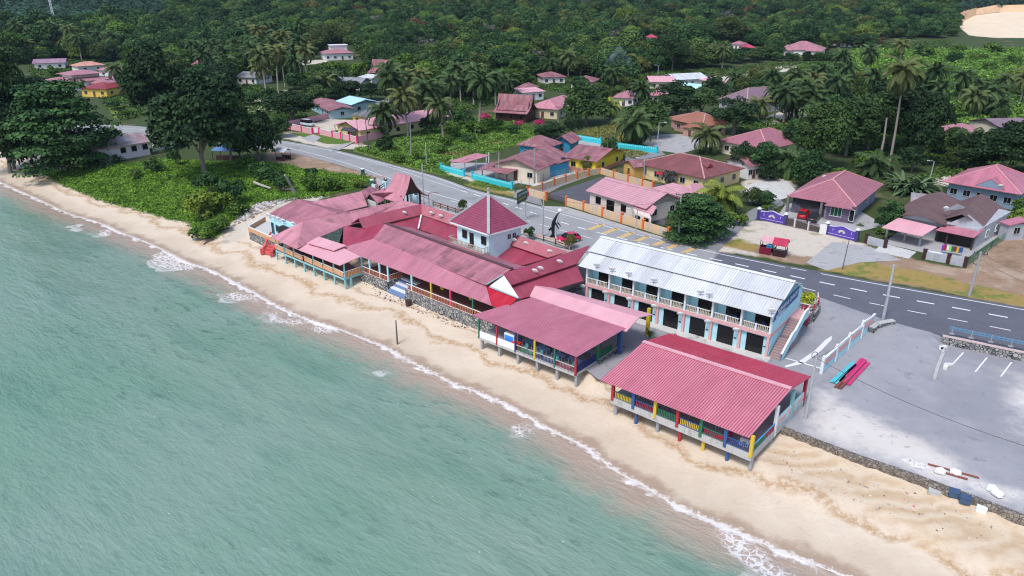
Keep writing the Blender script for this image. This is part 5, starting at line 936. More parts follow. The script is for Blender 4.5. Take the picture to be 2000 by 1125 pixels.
for x0,x1,d0 in ((.02,.34,-3),(.62,.98,-3)): b = MB(); q = [P(L*x0,d0,ze-.2), P(L*x1,d0,ze-.2), P(L*x1,8,ze-.2), P(L*x0,8,ze-.2)]; c_ = P(L*(x0+x1)/2,3,ze+2.6); [b.slab([q[i],q[(i+1)%4],c_], .12) for i in range(4)]; b.build('wing_roof', VPINK, T); b = MB(); b.prism([P(L*(x0+.03),d0+.8,0)[:2], P(L*(x1-.03),d0+.8,0)[:2], P(L*(x1-.03),7,0)[:2], P(L*(x0+.03),7,0)[:2]], z0-.5, ze-.25); b.build('wing_wall', WHW, T)
# ================================================================== boundary walls, gates, fences
TURQ = mat('turquoise_paint', (.04,.55,.62)); 
def bwall(name, label, cat, pts, z, h, m, post=None, pm=None, pw=.4, step=None, cap=None, th=.18, ph=.25, blocks=None):
    P = [W(a, b_, z) for a, b_ in pts]; T = thing(name, label, cat, V3(lerp(P[0], P[-1], .5), z)); k = MB(); tot = 0
    for p, q in zip(P[:-1], P[1:]): k.bar(p+Vector((0,0,h/2-.15)), q+Vector((0,0,h/2-.15)), th, h+.3)
    k.build('panel', m, T)
    if cap: k = MB(); [k.bar(p+Vector((0,0,h+.04)), q+Vector((0,0,h+.04)), th+.12, .1) for p, q in zip(P[:-1], P[1:])]; k.build('coping', cap, T)
    if blocks:
        k = MB()
        for p, q in zip(P[:-1], P[1:]):
            n = int((q-p).length/.55); nn = (q-p).normalized(); nn = Vector((nn.y,-nn.x,0)); nn = nn if nn.y < 0 else -nn
            for i in range(n): c = lerp(p,q,(i+.5)/n)+nn*(th/2+.01)+Vector((0,0,h-.42)); k.box(c, .36, .05, .28, math.atan2((q-p).y,(q-p).x))
        k.build('vent_blocks', blocks, T)
    if post:
        for p, q in zip(P[:-1], P[1:]):
            n = max(1, round((q-p).length/post))
            for i in range(n+(1 if q is P[-1] else 0)):
                c = lerp(p, q, i/n); k = MB(); rz = math.atan2((q-p).y,(q-p).x); k.box(c-Vector((0,0,.2)), pw, pw, h+ph+.2, rz); k.box(c+Vector((0,0,h+ph)), pw+.12, pw+.12, .1, rz); k.build('post', pm, T)
    return T
PALEB = mat('pale_turquoise', (.30,.75,.80), .5)
bwall('boundary_wall', 'turquoise roadside wall with pale vent blocks left of the gate gap', 'wall', [(862,332),(906,344)], 2.66, 1.25, TURQ, 20, TURQ, .4, blocks=PALEB); bwall('boundary_wall', 'turquoise roadside wall with pale vent blocks right of the gate gap', 'wall', [(923,349),(1000,369)], 2.66, 1.25, TURQ, 20, TURQ, .4, blocks=PALEB)
bwall('boundary_wall', 'turquoise rear wall with vent blocks beside the clipped tree', 'wall', [(1120,272),(1173,281)], 2.66, 1.4, TURQ, 20, TURQ, .4, blocks=PALEB); bwall('boundary_wall', 'turquoise rear wall with vent blocks below the large coconut palm', 'wall', [(1205,289),(1282,299)], 2.66, 1.4, TURQ, 20, TURQ, .4, blocks=PALEB)
ORP = mat('orange_post', (.72,.17,.04), .6, .12, 2, .2, (.4,.12,.05)); PEACH = mat('peeling_peach_wall', (.70,.47,.27), .8, .12, .45, .9, (.46,.44,.42))
bwall('boundary_wall', 'peeling peach wall with orange posts along the road in front of the cream house', 'wall', [(1106,401),(1140,411),(1177,423),(1214,435),(1256,448),(1305,464)], 2.66, 1.5, PEACH, 5, ORP, .42); bwall('boundary_wall', 'peach wall with orange posts along the lane left of the dark yard', 'wall', [(1031,380),(1058,372),(1082,363),(1104,356),(1126,350),(1149,344),(1172,339)], 2.66, 1.4, PEACH, 3.6, ORP, .36); bwall('boundary_wall', 'short peach wall corner at the lane mouth left of the dark yard gate', 'wall', [(1031,380),(1067,391)], 2.66, 1.4, PEACH, 20, ORP, .5); bwall('boundary_wall', 'peeling peach wall with orange posts between the cream and maroon roofed houses', 'wall', [(1172,339),(1199,347),(1227,356),(1255,364),(1275,370)], 2.66, 1.4, PEACH, 5, ORP, .4)
b = MB(); g0_, g1_ = W(1070,390,2.66), W(1104,400,2.66)
for i in range(16): c = lerp(g0_,g1_,(i+.5)/16); b.box(c, .04, .04, 1.2)
for zz in (.15,.7,1.2): b.bar(g0_+Vector((0,0,zz)), g1_+Vector((0,0,zz)), .05, .05)
tag(b.build('yard_gate', BLACKW), 'dark barred gate of the asphalt yard between orange posts', 'gate')
PURP = mat('purple_paint', (.10,.055,.36), .6, .08, 1.2, .15, (.06,.04,.2)); DPUR = mat('dark_indigo_post', (.05,.05,.16), .6, .1, 1.5)
def purple(label, a, b_, z=2.68):
    A, B = W(*a, z), W(*b_, z); u = (B-A); L = u.length; u.normalize(); n = Vector((u.y,-u.x,0)); n = n if n.y < 0 else -n; T = thing('boundary_wall', label, 'wall', V3((A+B)/2, z)); k = MB(); N_ = 20; tp = [1.55+.42*math.exp(-((i/N_-.5)/.2)**2) for i in range(N_+1)]
    for i in range(N_):
        p, q = A+u*L*i/N_, A+u*L*(i+1)/N_; o_ = n*.09
        f = [p+o_, q+o_, q+o_+Vector((0,0,tp[i+1])), p+o_+Vector((0,0,tp[i]))]; g_ = [x-o_*2 for x in f]; k.face(f); k.face(g_[::-1]); k.face([f[3],f[2],g_[2],g_[3]])
    k.build('panel', PURP, T); k = MB()
    for i in range(N_): k.bar(A+u*L*i/N_+Vector((0,0,tp[i]+.03)), A+u*L*(i+1)/N_+Vector((0,0,tp[i+1]+.03)), .3, .1)
    k.bar(A+n*.12+Vector((0,0,.35)), B+n*.12+Vector((0,0,.35)), .06, .06); k.build('coping', mat('pale_lilac_paint', (.55,.5,.68), .6), T)
    k = MB(); c = A+u*L*.5+n*.1+Vector((0,0,1.0))
    for i in range(9): a_ = math.pi*(i/8); k.bar(c+u*math.cos(a_)*.22+Vector((0,0,math.sin(a_)*.22-.15)), c+u*math.cos(a_)*.62+Vector((0,0,math.sin(a_)*.5-.15)), .12, .08)
    k.build('emblem', mat('cream_emblem', (.75,.70,.6), .6), T)
    k = MB(); [k.bar(A+u*L*f_+n*.1+Vector((0,0,.9)), A+u*L*f_+n*.1+Vector((0,0,1.3)), .06, .04) for f_ in (.2,.82)]; k.build('slot', WHITEP, T)
    for e in (A, B):
        k = MB(); k.box(e-Vector((0,0,.1)), .5, .5, 2.0, math.atan2(u.y,u.x)); k.box(e+Vector((0,0,1.9)), .66, .66, .14, math.atan2(u.y,u.x), 1); k.box(e+Vector((0,0,2.04)), .4, .4, .22, math.atan2(u.y,u.x), 1); k.build('post', [DPUR, WHITEP], T)
    return T
purple('purple boundary wall with a cream emblem left of the driveway gate', (1481,428), (1533,439)); purple('purple boundary wall with a cream emblem right of the driveway gate', (1614,457), (1672,471))
T = thing('driveway_gate', 'dark wrought gate with pale uprights between the purple walls', 'gate', V3(lerp(W(1534,440,2.68),W(1597,454,2.68),.5), 2.68)); A, B = W(1535,440,2.68), W(1597,454,2.68); k = MB()
for i in range(44): c = lerp(A,B,(i+.5)/44); k.box(c, .04, .04, 1.5+.3*math.sin(math.pi*i/44))
for zz in (.12,.5,.9,1.3): k.bar(A+Vector((0,0,zz)), B+Vector((0,0,zz)), .05, .07)
k.build('bars', mat('dark_mauve_iron', (.12,.06,.09), .5), T)
for f_ in (.27,.7): k = MB(); c = lerp(A,B,f_); k.box(c, .34, .07, 1.6); k.build('upright', WHW, T)
k = MB(); c = lerp(W(1601,456,2.68), W(1611,458,2.68), .5); k.box(c, 1.1, .2, 1.7, -.25); tag(k.build('gate_pillar', WHW), 'whitewashed block wall beside the driveway gate', 'pillar')
bwall('boundary_wall', 'grey balustrade wall with dark posts left of the brown house driveway', 'wall', [(1691,474),(1728,484)], 2.68, 1.2, GREYW, 20, BLACKW, .45); bwall('boundary_wall', 'grey balustrade wall with a white cloth in front of the brown house', 'wall', [(1804,505),(1851,514),(1884,521)], 2.68, 1.2, GREYW, 6, BLACKW, .5)
k = MB(); A, B = W(1810,505,2.68), W(1837,510,2.68); n_ = Vector((-.25,-.97,0))*.14
for i in range(6): p, q = lerp(A,B,i/6), lerp(A,B,(i+1)/6); d_ = .1*math.sin(i*1.7); k.face([p+n_*(1+d_)+Vector((0,0,.55-.35*i/6)), q+n_*(1.2-d_)+Vector((0,0,.5-.35*i/6)), q+Vector((0,0,1.3))+n_*.6, p+Vector((0,0,1.3))+n_*.6]); k.face([p+Vector((0,0,1.3))-n_, p+Vector((0,0,1.3))+n_*.6, q+Vector((0,0,1.3))+n_*.6, q+Vector((0,0,1.3))-n_])
tag(k.build('draped_cloth', WHITEP), 'white cloth drying over the grey balustrade wall', 'cloth')
T = thing('clothes_rack', 'clothes rack with bright laundry under the brown house porch roof', 'laundry', W(1855,492,2.68)); A, B = W(1838,494,2.7), W(1876,500,2.7); k = MB(); k.bar(A+Vector((0,0,1.4)), B+Vector((0,0,1.4)), .06, .06); [k.box(p, .06, .06, 1.4) for p in (A,B)]; k.build('frame', GREYC, T)
for i, m in enumerate((mat('violet_cloth',(.25,.05,.45)),REDP,WHITEP,mat('lime_cloth',(.25,.6,.08)),GREENP,MAROONP,YELP,BLUEP)): k = MB(); c = lerp(A,B,(i+.5)/8); k.box(c+Vector((0,-.05,.45+.1*(i%3))), .55, .09, .95-.1*(i%3), -.25); k.build('garment', m, T)
GM = mat('green_mesh_wire', (.06,.20,.15), .6); 
def meshfence(label, pts, z, h, m=GM, step=2.5, wires=6, r=.045):
    P = [W(a,b_,z) for a,b_ in pts]; T = thing('mesh_fence', label, 'fence', V3(lerp(P[0],P[-1],.5), z)); k = MB(); w = MB()
    for p, q in zip(P[:-1],P[1:]):
        n = max(1, round((q-p).length/step))
        for i in range(n+1): c = lerp(p,q,i/n); k.cyl(c-Vector((0,0,.2)), c+Vector((0,0,h)), r, n=6)
        for j in range(wires): w.bar(p+Vector((0,0,h*(j+.5)/wires)), q+Vector((0,0,h*(j+.5)/wires)), .018, .018)
        nn = int((q-p).length/.35)
        for j in range(nn): c = lerp(p,q,j/nn); w.bar(c+Vector((0,0,.1)), c+Vector((0,0,h-.05)), .014, .014)
    k.build('posts', m, T); w.build('wire_mesh', m, T); return T
meshfence('green mesh fence down the right side of the brown tiled house', [(1888,520),(1935,486),(1985,452),(2020,430)], 2.66, 1.4); meshfence('grey wire fence along the lane beside the turquoise tank yard', [(1004,370),(1062,353),(1115,340),(1172,326),(1240,308)], 2.66, 1.6, mat('grey_wire', (.22,.24,.25), .6)); meshfence('grey wire fence between the hedge lane and the purple walled house', [(1500,418),(1530,402),(1575,380),(1620,362)], 2.66, 1.5, MATS['grey_wire'])
HOTP = mat('magenta_paint', (.78,.03,.20), .55, .1, 1)
bwall('boundary_wall', 'pale pink roadside wall with magenta posts left of the compound gate', 'wall', [(545,246),(568,252),(590,257),(611,262)], 2.68, 1.5, PINKW, 4.6, HOTP, .45, cap=WHW); bwall('boundary_wall', 'pale pink roadside wall with magenta posts right of the compound gate', 'wall', [(624,262),(650,268),(684,275),(698,279)], 2.68, 1.5, PINKW, 4.6, HOTP, .45, cap=WHW); bwall('boundary_wall', 'long plain pink side wall running back beside the coconut palms', 'wall', [(698,279),(745,268),(790,257),(828,243)], 2.68, 1.7, PINKW); bwall('boundary_wall', 'plain pink rear wall behind the white van', 'wall', [(560,248),(600,240),(640,231),(674,226)], 2.68, 1.6, PINKW)
# beach parking: retaining walls, parapets
def stonewall(label, pts, z0, z1, th=.5, m=STONE, cap=None, name='retaining_wall', zs=None):
    P = [W(a,b_,z1) for a,b_ in pts]; T = thing(name, label, 'stone wall', V3(lerp(P[0],P[-1],.5), z0)); k = MB()
    for p, q in zip(P[:-1],P[1:]): n = (q-p).normalized(); n = Vector((n.y,-n.x,0))*th/2; k.prism([(p+n)[:2],(q+n)[:2],(q-n)[:2],(p-n)[:2]], z0, z1)
    k.build('stones', m, T)
    if cap: k = MB(); [k.bar(p+Vector((0,0,.05)), q+Vector((0,0,.05)), th+.1, .1) for p,q in zip(P[:-1],P[1:])]; k.build('coping', cap, T)
    return T
stonewall('rough stone wall holding the car park above the sand', [(1528,834),(1560,847),(1600,862),(1640,877),(1680,892),(1740,912),(1795,931),(1850,952),(1905,972),(1960,993),(2010,1012),(2100,1045)], .2, 2.02, .6, STONE_B); stonewall('stone retaining wall between the car park and the road on the right', [(1841,656),(1900,668),(1960,681),(2010,691),(2120,714)], 1.7, 3.0, .4, STONE, mat('pink_coping', (.55,.42,.40), .8)); stonewall('low curved stone wall at the end of the drive beside the lamp post', [(1703,640),(1712,633),(1728,629),(1746,626)], 1.7, 3.05, .6, STONE, CONCW); stonewall('round stone terrace wall below the clipped yellow shrub', [(1554,612),(1572,616),(1590,610),(1600,597),(1597,583)], 1.8, 3.4, .4, STONE)
b = MB(); b.prism([W(x,y,3.3)[:2] for x,y in ((1545,600),(1556,612),(1572,615),(1588,609),(1597,596),(1592,580),(1560,572))], 1.8, 3.3, 0, 1); struct(b.build('terrace', [STONE, CONC_M]))
T = thing('terrace_railing', 'red and cream rail round the clipped yellow shrub', 'railing', W(1580,610,3.4)); k = MB(); rp = [W(1556,609,3.4), W(1573,612,3.4), W(1588,606,3.4), W(1597,594,3.4), W(1596,582,3.4)]
for p, q in zip(rp[:-1],rp[1:]): [k.bar(p+Vector((0,0,z_)), q+Vector((0,0,z_)), .14, .14, 0) for z_ in (.35,.75)]; k.box(p, .22, .22, .9, 0, 1)
k.build('rails', [mat('cream_rail', (.72,.5,.38), .6), REDP], T)
k = MB(); rp = [W(1561,640,2.2), W(1575,637,2.2), W(1584,626,2.2)]; [k.bar(p+Vector((0,0,z_)), q+Vector((0,0,z_)), .12, .12) for p,q in zip(rp[:-1],rp[1:]) for z_ in (.5,.9)]; [k.box(p, .2,.2,1.0) for p in rp]; tag(k.build('guard_rail', MAROONP), 'maroon rail at the foot of the stone terrace', 'railing')
gtop = lambda p: float(lot_z(np.array([[p.x,p.y]]))[0])
T = thing('garden_wall', 'pale blue stepped wall with salmon panels down the drive', 'wall', W(1650,690,2.0)); gw = [(1703,643),(1680,662),(1655,683),(1630,705),(1604,729)]; k = MB(); kp = MB(); kw = MB()
for i in range(4):
    p, q = W(*gw[i],2.0), W(*gw[i+1],2.0); top = .5*(gtop(p)+gtop(q))+1.75; n_ = (q-p).normalized(); n_ = Vector((n_.y,-n_.x,0)); n_ = n_ if n_.x > 0 else -n_
    k.bar(V3(p,(1.75+top)/2), V3(q,(1.75+top)/2), .16, top-1.75); kp.bar(V3(lerp(p,q,.12)+n_*.1, top-.55), V3(lerp(p,q,.88)+n_*.1, top-.55), .06, .7); kw.bar(V3(p,top+.04), V3(q,top+.04), .26, .1); kw.ball(V3(q,top+.32), .17, 8); kw.box(V3(q,1.9), .32, .32, top-1.9+.2, .8)
k.build('panel_wall', LBLUE, T); kp.build('panel', PANELP, T); kw.build('coping', WHITEP, T)
T = thing('guard_rail', 'blue two rail crash barrier on top of the right retaining wall', 'railing', W(1920,660,2.9)); A, B = W(1852,650,3.1), W(2100,702,3.1); k = MB(); [k.bar(A+Vector((0,0,z_)), B+Vector((0,0,z_)), .1, .12) for z_ in (.55,.8)]; k.build('rails', mat('barrier_blue', (.10,.24,.38), .5), T)
for i in range(6): k = MB(); c = lerp(A,B,.03+i*.16); k.box(c-Vector((0,0,.1)), .12, .12, 1.0); k.box(c-Vector((0,0,.1)), .5, .4, .12); k.build('post', GREYC, T)
stonewall('low broken kerb wall with grass between the two car parks', [(1840,672),(1842,690),(1832,715),(1826,735)], 1.8, 2.35, .35, CONCW)
# pipe and sheet stacks beside the garden wall
for nm, lb, m, a_, b__, n, w in (('roofing_sheet','stack of magenta roofing sheets leaning beside the garden wall',mat('magenta_sheet',(.60,.03,.16),.4),(1640,748),(1684,702),3,.35),('roofing_sheet','turquoise roofing strips beside the magenta sheets',mat('turquoise_sheet',(.1,.5,.56),.4),(1622,748),(1666,708),3,.22),('timber_stack','stack of reddish brown timber at the end of the magenta sheets',mat('red_timber',(.22,.07,.05),.7),(1630,758),(1650,738),4,.16)):
    A, B = W(*a_,LOT_Z), W(*b__,LOT_Z); d_ = (B-A).normalized(); s_ = Vector((d_.y,-d_.x,0)); k = MB(); [k.bar(A+s_*w*1.25*i+Vector((0,0,.14+.09*(i%2))), B+s_*w*1.25*i*(1.0)-d_*.3*(i%3)+Vector((0,0,.14+.1*(i%2))), w, .1) for i in range(n)]; tag(k.build(nm, m), lb, 'building material')
ORDW = ['first','second','third','fourth','fifth','sixth','seventh','eighth','ninth','tenth','eleventh','twelfth']
GALV = mat('galvanised_pole', (.42,.43,.45), .5, .12, 2, .2); POLEC = mat('concrete_pole', (.36,.35,.36), .85, .15, 2, .3, (.15,.14,.14)); DARKPOLE = mat('dark_pole', (.10,.09,.085), .8, .2, 2)
RUBBER = mat('rubber', (.015,.015,.016), .8); CHROME = mat('light_grey_metal', (.55,.56,.58), .3, .05, 2, metal=.6)
# ------------------------------------------------------------------ satellite dishes
def dish_proto():
    T = thing('satellite_dish', 'x', 'satellite dish', (0,0,0)); k = MB(); n = 16; R = .46
    rings = [[Vector((math.cos(2*math.pi*i/n)*R*r, -.10+.16*r*r, math.sin(2*math.pi*i/n)*R*r*1.08)) for i in range(n)] for r in (.35,.7,1)]
    c = Vector((0,-.10,0)); tilt = Matrix.Rotation(math.radians(-38), 4, 'X'); up = Vector((0,0,.62)); tf = lambda p: tilt@(Vector((p.x,-p.y,p.z)))+up
    for i in range(n):
        j = (i+1)%n; k.face([tf(c),tf(rings[0][i]),tf(rings[0][j])]); k.face([tf(rings[0][i]),tf(rings[1][i]),tf(rings[1][j]),tf(rings[0][j])]); k.face([tf(rings[1][i]),tf(rings[2][i]),tf(rings[2][j]),tf(rings[1][j])])
    d = k.build('reflector', mat('dish_white', (.80,.80,.79), .45, .05, 2), T, smooth_=True, merge=True); m = d.modifiers.new('s','SOLIDIFY'); m.thickness = .02
    k = MB(); k.cyl((0,.05,0),(0,.05,.6),.03,n=6); k.bar((0,.05,.35), tf(Vector((0,.45,-.1))), .03, .03); k.box(tf(Vector((0,.45,-.1))), .08, .08, .1); k.build('mount', GREYC, T); return T
DP = dish_proto(); used = [False]
def place(proto, loc, rz=0, label=None, group=None, scale=1.0, state=used):
    o = proto if not state[0] else copy_tree(proto); state[0] = True
    o.location = loc; o.rotation_euler = (0,0,rz); o.scale = (scale,)*3
    if label: o['label'] = label
    if group: o['group'] = group
    return o
def put(plist, lab, group, rz, sc=1.0):
    for i, p in enumerate(plist): place(DP, p, rz, lab(i), group, sc)
put([W(x,y+3,z) for x,y,z in ((791,420,7.1),(844,421,7.05),(862,427,7.05))], lambda i: ('white satellite dish on the left crimson clerestory roof','white satellite dish just right of the courtyard corner, left one of two','white satellite dish just right of the courtyard corner, right one of two')[i], 'dishes on the crimson courtyard roofs', math.pi*.86)
put([W(x,y+3,7.05) for x,y in ((983,467),(994,470),(1005,474),(1028,481),(1074,497))], lambda i: f'{ORDW[i]} white dish from the tower along the rear crimson courtyard roof', 'dishes on the crimson courtyard roofs', math.pi*.86)
put([W(x,y+3,z) for x,y,z in ((1045,535,7.1),(1056,530,7.1),(1093,517,7.1))], lambda i: f'{ORDW[i]} white dish from the white gable on the right crimson roof wing', 'dishes on the crimson courtyard roofs', math.pi*.86)
put([W(x,y+4,5.35) for x,y in ((527,423),(536,427),(545,430),(554,434),(574,440))], lambda i: f'{ORDW[i]} white satellite dish from the left along the annexe eave', 'dishes along the annexe eave', math.pi*.9)
hotx = [1159,1190,1223,1272,1361,1378,1494]
put([HP(HL+.8-(HL+1.6)*(x-1124)/(1508-1124)**1.0*(1+.12*(1-(x-1124)/384)), -.55, EZ+.12) for x in hotx], lambda i: f'{ORDW[i]} white satellite dish from the left along the chalet roof eave', 'dishes along the chalet roof eave', math.pi*.9, .95)
put([HP((i+.0)*bw+.3 if i else .35, -.28, 3.95) for i in range(7,0,-1)][:7], lambda i: f'{ORDW[i]} white satellite dish from the left beneath the chalet balcony', 'dishes beneath the chalet balcony', math.pi*.9, .95)
place(DP, W(1846,414,6.9), math.pi*.9, 'white satellite dish on the brown tiled roof between its grey gables'); place(DP, W(1952,370,6.5), math.pi*.9, 'white satellite dish on the red roof of the blue grey house'); place(DP, W(1609,352,6.0), math.pi*.9, 'white satellite dish beside the left hip of the red tiled house')
# ------------------------------------------------------------------ tables and fittings of the pavilions
def table_proto():
    T = thing('dining_table', 'x', 'table', (0,0,0)); k = MB()
    for i in range(9): k.box((0,-.4+.8*(i+.5)/9,.72), 1.7, .8/9, .05, 0, i % 2)
    k.build('table_top', [mat('table_blue', (.05,.16,.42), .4), mat('table_pale', (.45,.5,.62), .4)], T)
    for x in (-.7,.7):
        for y in (-.3,.3): k = MB(); k.box((x,y,0), .06,.06,.72); k.build('leg', GREYC, T)
    return T
TP = table_proto(); ts = [False]; rzM = math.atan2(uM.y,uM.x)
for i, (u,v) in enumerate(((1.2,1.6),(3.4,1.4),(5.7,1.5),(8.0,1.7),(1.3,4.3),(3.8,4.2),(6.3,4.4),(2.0,7.0))):
    place(TP, MP(u,v,2.32), rzM, (f'{ORDW[i]} blue striped table from the right along the sea rail of the middle pavilion' if i < 4 else f'{ORDW[i-4]} blue striped table from the right in the second row of the middle pavilion' if i < 7 else 'blue striped table at the rear of the middle pavilion near the green rail'), 'blue striped tables in the middle pavilion', 1, ts)
for i, (u,v) in enumerate(((13.2,1.3),(10.4,1.5),(7.6,1.5),(4.8,1.5))): place(TP, QP(u,v,2.72), rzR, f'{ORDW[i]} table from the left along the sea rail of the right pavilion', 'tables in the right pavilion', 1, ts)
def chair_proto():
    T = thing('plastic_chair', 'x', 'chair', (0,0,0)); k = MB(); k.box((0,0,.42), .44,.44,.04); k.bar((0,.2,.46),(0,.24,.85), .42,.04); k.build('seat', mat('chair_teal', (.10,.30,.32), .4), T)
    for x in (-.19,.19):
        for y in (-.18,.18): k = MB(); k.box((x,y,0), .04,.04,.42); k.build('leg', MATS['chair_teal'], T)
    return T
CP = chair_proto(); cs = [False]; n_ = 0
for i, (u,v,s) in enumerate(((.9,.75,0),(3.1,.6,0),(5.4,.65,0),(7.7,.8,0),(1.5,2.4,1),(3.7,2.2,1),(6.0,2.3,1),(8.3,2.5,1))): place(CP, MP(u,v,2.32), rzM+(0 if s else math.pi), f'teal plastic chair {"on the sea side" if not s else "on the inland side"} of the {ORDW[i%4]} table from the right', 'chairs in the middle pavilion', 1, cs)
def simple(name, label, cat, k, m, group=None): return tag(k.build(name, m), label, cat, group)
k = MB(); p = MP(LM*.70,.9,2.32); k.box(p, 1.5,.75,1.5, rzM, 0); k.box(p-vM*.4+Vector((0,0,.5)), 1.3,.06,.8, rzM, 1); simple('display_fridge', 'white display fridge with a blue panel in the middle pavilion', 'fridge', k, [WHITEP, mat('panel_blue', (.05,.25,.75), .3)])
k = MB(); p = MP(LM*.62,.55,2.32); k.box(p, 1.0,.6,.75, rzM); k.box(p+Vector((0,0,.75)), 1.04,.64,.08, rzM); simple('cooler_box', 'red cooler box beside the display fridge in the middle pavilion', 'cooler', k, mat('cooler_red', (.80,.06,.02), .4))
k = MB(); p = MP(.6,5.2,2.32); k.box(p, .7,.5,.6, rzM); k.box(p+Vector((0,0,.6)), .76,.56,.06, rzM); simple('plastic_crate', 'yellow crate beside the green rail of the middle pavilion', 'crate', k, YELP)
k = MB(); p = QP(.95,.7,2.72); k.box(p, .9,.35,.7, rzR, 0); k.cyl(p-vR*.19+Vector((0,0,.35)), p-vR*.15+Vector((0,0,.35)), .24, n=12, mi=1); simple('air_conditioner', 'white outdoor air conditioner unit at the right corner of the near pavilion', 'air conditioner', k, [WHITEP, GREYC])
k = MB(); p = QP(2.6,.9,2.72); k.cyl(p, p+Vector((0,0,.7)), .32, .36, 12); simple('plastic_tub', 'red tub beside the air conditioner in the near pavilion', 'tub', k, REDP)
for i,(px_,py_) in enumerate(((1390,641),(1446,656))): k = MB(); p = HP(bw*(.35 if i else 1.3),.75,4.97); k.box(p+Vector((0,0,.4)), .4,.4,.04, rzH); k.bar(p+hv*.2+Vector((0,0,.44)), p+hv*.24+Vector((0,0,.85)), .4,.04); [k.box(p+hu*x+hv*y, .04,.04,.4) for x in (-.17,.17) for y in (-.17,.17)]; simple('balcony_chair', ('dark chair on the second chalet balcony from the right','dark chair on the rightmost chalet balcony')[0 if i == 0 else 1], 'chair', k, NAVYP)
k = MB(); p = V3(lerp(ra,rb,.5) if False else (ti[0]+ti[1])/2+nf*.6, 6.72); k.box(p+Vector((0,0,.4)), .45,.45,.05, .5); k.bar(p+Vector((.2,.1,.45)), p+Vector((.22,.12,.95)), .42,.05); [k.box(p+Vector((x,y,0)), .05,.05,.4) for x in (-.2,.2) for y in (-.2,.2)]; simple('balcony_chair', 'dark wooden chair on the tower balcony', 'chair', k, BLACKW)
# ------------------------------------------------------------------ vehicles
def car(name, label, paint, loc, rz, L=4.2, Wd=1.72, Hh=1.48, van=False, glassm=None, group=None):
    T = thing(name, label, 'van' if van else 'car', (0,0,0)); h = Wd/2; gl = glassm or DARKW
    if not van: st = [(-.5,.72,.42,.62),(-.485,.92,.25,.80),(-.40,1,.20,.93),(-.22,1,.19,.95),(.05,1,.19,.94),(.22,1,.19,.93),(.36,.98,.20,.86),(.46,.93,.24,.74),(.5,.70,.36,.58)]
    else: st = [(-.5,.85,.4,.95),(-.49,.97,.26,1.05),(-.3,1,.22,1.06),(0,1,.22,1.06),(.3,1,.22,1.04),(.46,.97,.24,1.0),(.5,.86,.36,.8)]
    ring = lambda x,w,zl,zh: [Vector((x*L, s*h*w*f, z)) for s,f,z in ((-1,.82,zl),(-1,1,zl+.12),(-1,1.0,(zl+zh)/2+.05),(-1,.93,zh),(1,.93,zh),(1,1.0,(zl+zh)/2+.05),(1,1,zl+.12),(1,.82,zl))]
    R = [ring(*s) for s in st]; k = MB()
    for a,b_ in zip(R[:-1],R[1:]):
        for i in range(8): j = (i+1)%8; k.face([a[i],b_[i],b_[j],a[j]])
    k.face(R[0]); k.face(R[-1][::-1]); body = k.build('body', paint, T, smooth_=True, merge=True)
    m = body.modifiers.new('bev','BEVEL'); m.width = .03; m.segments = 2; m.limit_method = 'ANGLE'
    if not van: roofs = [(-.47,.93,.80),(-.33,Hh-.06,.70),(-.10,Hh,.72),(.06,Hh-.03,.71),(.27,.93,.80)]
    else: roofs = [(-.485,1.05,.93),(-.46,Hh-.06,.84),(-.1,Hh,.86),(.22,Hh-.05,.84),(.38,1.03,.92)]
    k = MB(); Q = [(Vector((x*L,-h*w,z)),Vector((x*L,h*w,z))) for x,z,w in roofs]
    k.face([Q[1][0],Q[2][0],Q[2][1],Q[1][1]]); k.face([Q[2][0],Q[3][0],Q[3][1],Q[2][1]]); bot = [Vector((roofs[0][0]*L,-h*.93,.9)),Vector((roofs[-1][0]*L,-h*.93,.9))]
    for s in (-1,1):
        for x0,x1,zt in ((roofs[1][0],roofs[3][0],0),): 
            for xp in ((-.30,-.27),(-.06,-.03)) if not van else ((-.2,-.17),(.08,.11)): k.face([Vector((xp[0]*L,s*h*.945,.93)),Vector((xp[1]*L,s*h*.945,.93)),Vector((xp[1]*L,s*h*.735,Hh-.03)),Vector((xp[0]*L,s*h*.735,Hh-.03))][::s])
    k.build('roof', paint, T)
    g = MB(); g.face([Q[0][0],Q[1][0],Q[1][1],Q[0][1]]); g.build('rear_window', gl, T); g = MB(); g.face([Q[3][0],Q[4][0],Q[4][1],Q[3][1]]); g.build('windscreen', gl, T)
    for s in (0,1):
        g = MB(); pts = [q[s] for q in Q]; f = pts[::-1] if s == 0 else pts; g.face([Q[0][s]]+[Q[1][s],Q[2][s],Q[3][s],Q[4][s]] if s else [Q[4][0],Q[3][0],Q[2][0],Q[1][0],Q[0][0]]); g.build('side_window', gl, T)
    for x in (-.30,.31):
        for s in (-1,1):
            w = MB(); w.cyl((x*L,s*(h-.2),.31),(x*L,s*(h+.015),.31),.31,n=16); wo = w.build('wheel', RUBBER, T); w = MB(); w.cyl((x*L,s*(h+.0),.31),(x*L,s*(h+.03),.31),.19,n=12); w.build('rim', CHROME, wo)
    for s in (-1,1):
        w = MB(); w.box((.475*L,s*h*.68,.58),.16,.34,.14); w.build('headlight', mat('lamp_clear', (.75,.77,.8), .15), T); w = MB(); w.box((-.478*L,s*h*.72,.66),.12,.28,.16); w.build('tail_light', mat('lamp_red', (.35,.01,.01), .2), T)
        w = MB(); w.box((.19*L,s*(h+.06),.92),.12,.16,.12); w.build('mirror', paint, T)
    w = MB(); w.box((.5*L-.06,0,.4),.06,.9,.14); w.build('grille', RUBBER, T); w = MB(); w.box((-.5*L+.03,0,.55),.05,.5,.12); w.build('number_plate', WHITEP, T)
    T.location = loc; T.rotation_euler = (0,0,rz); return T
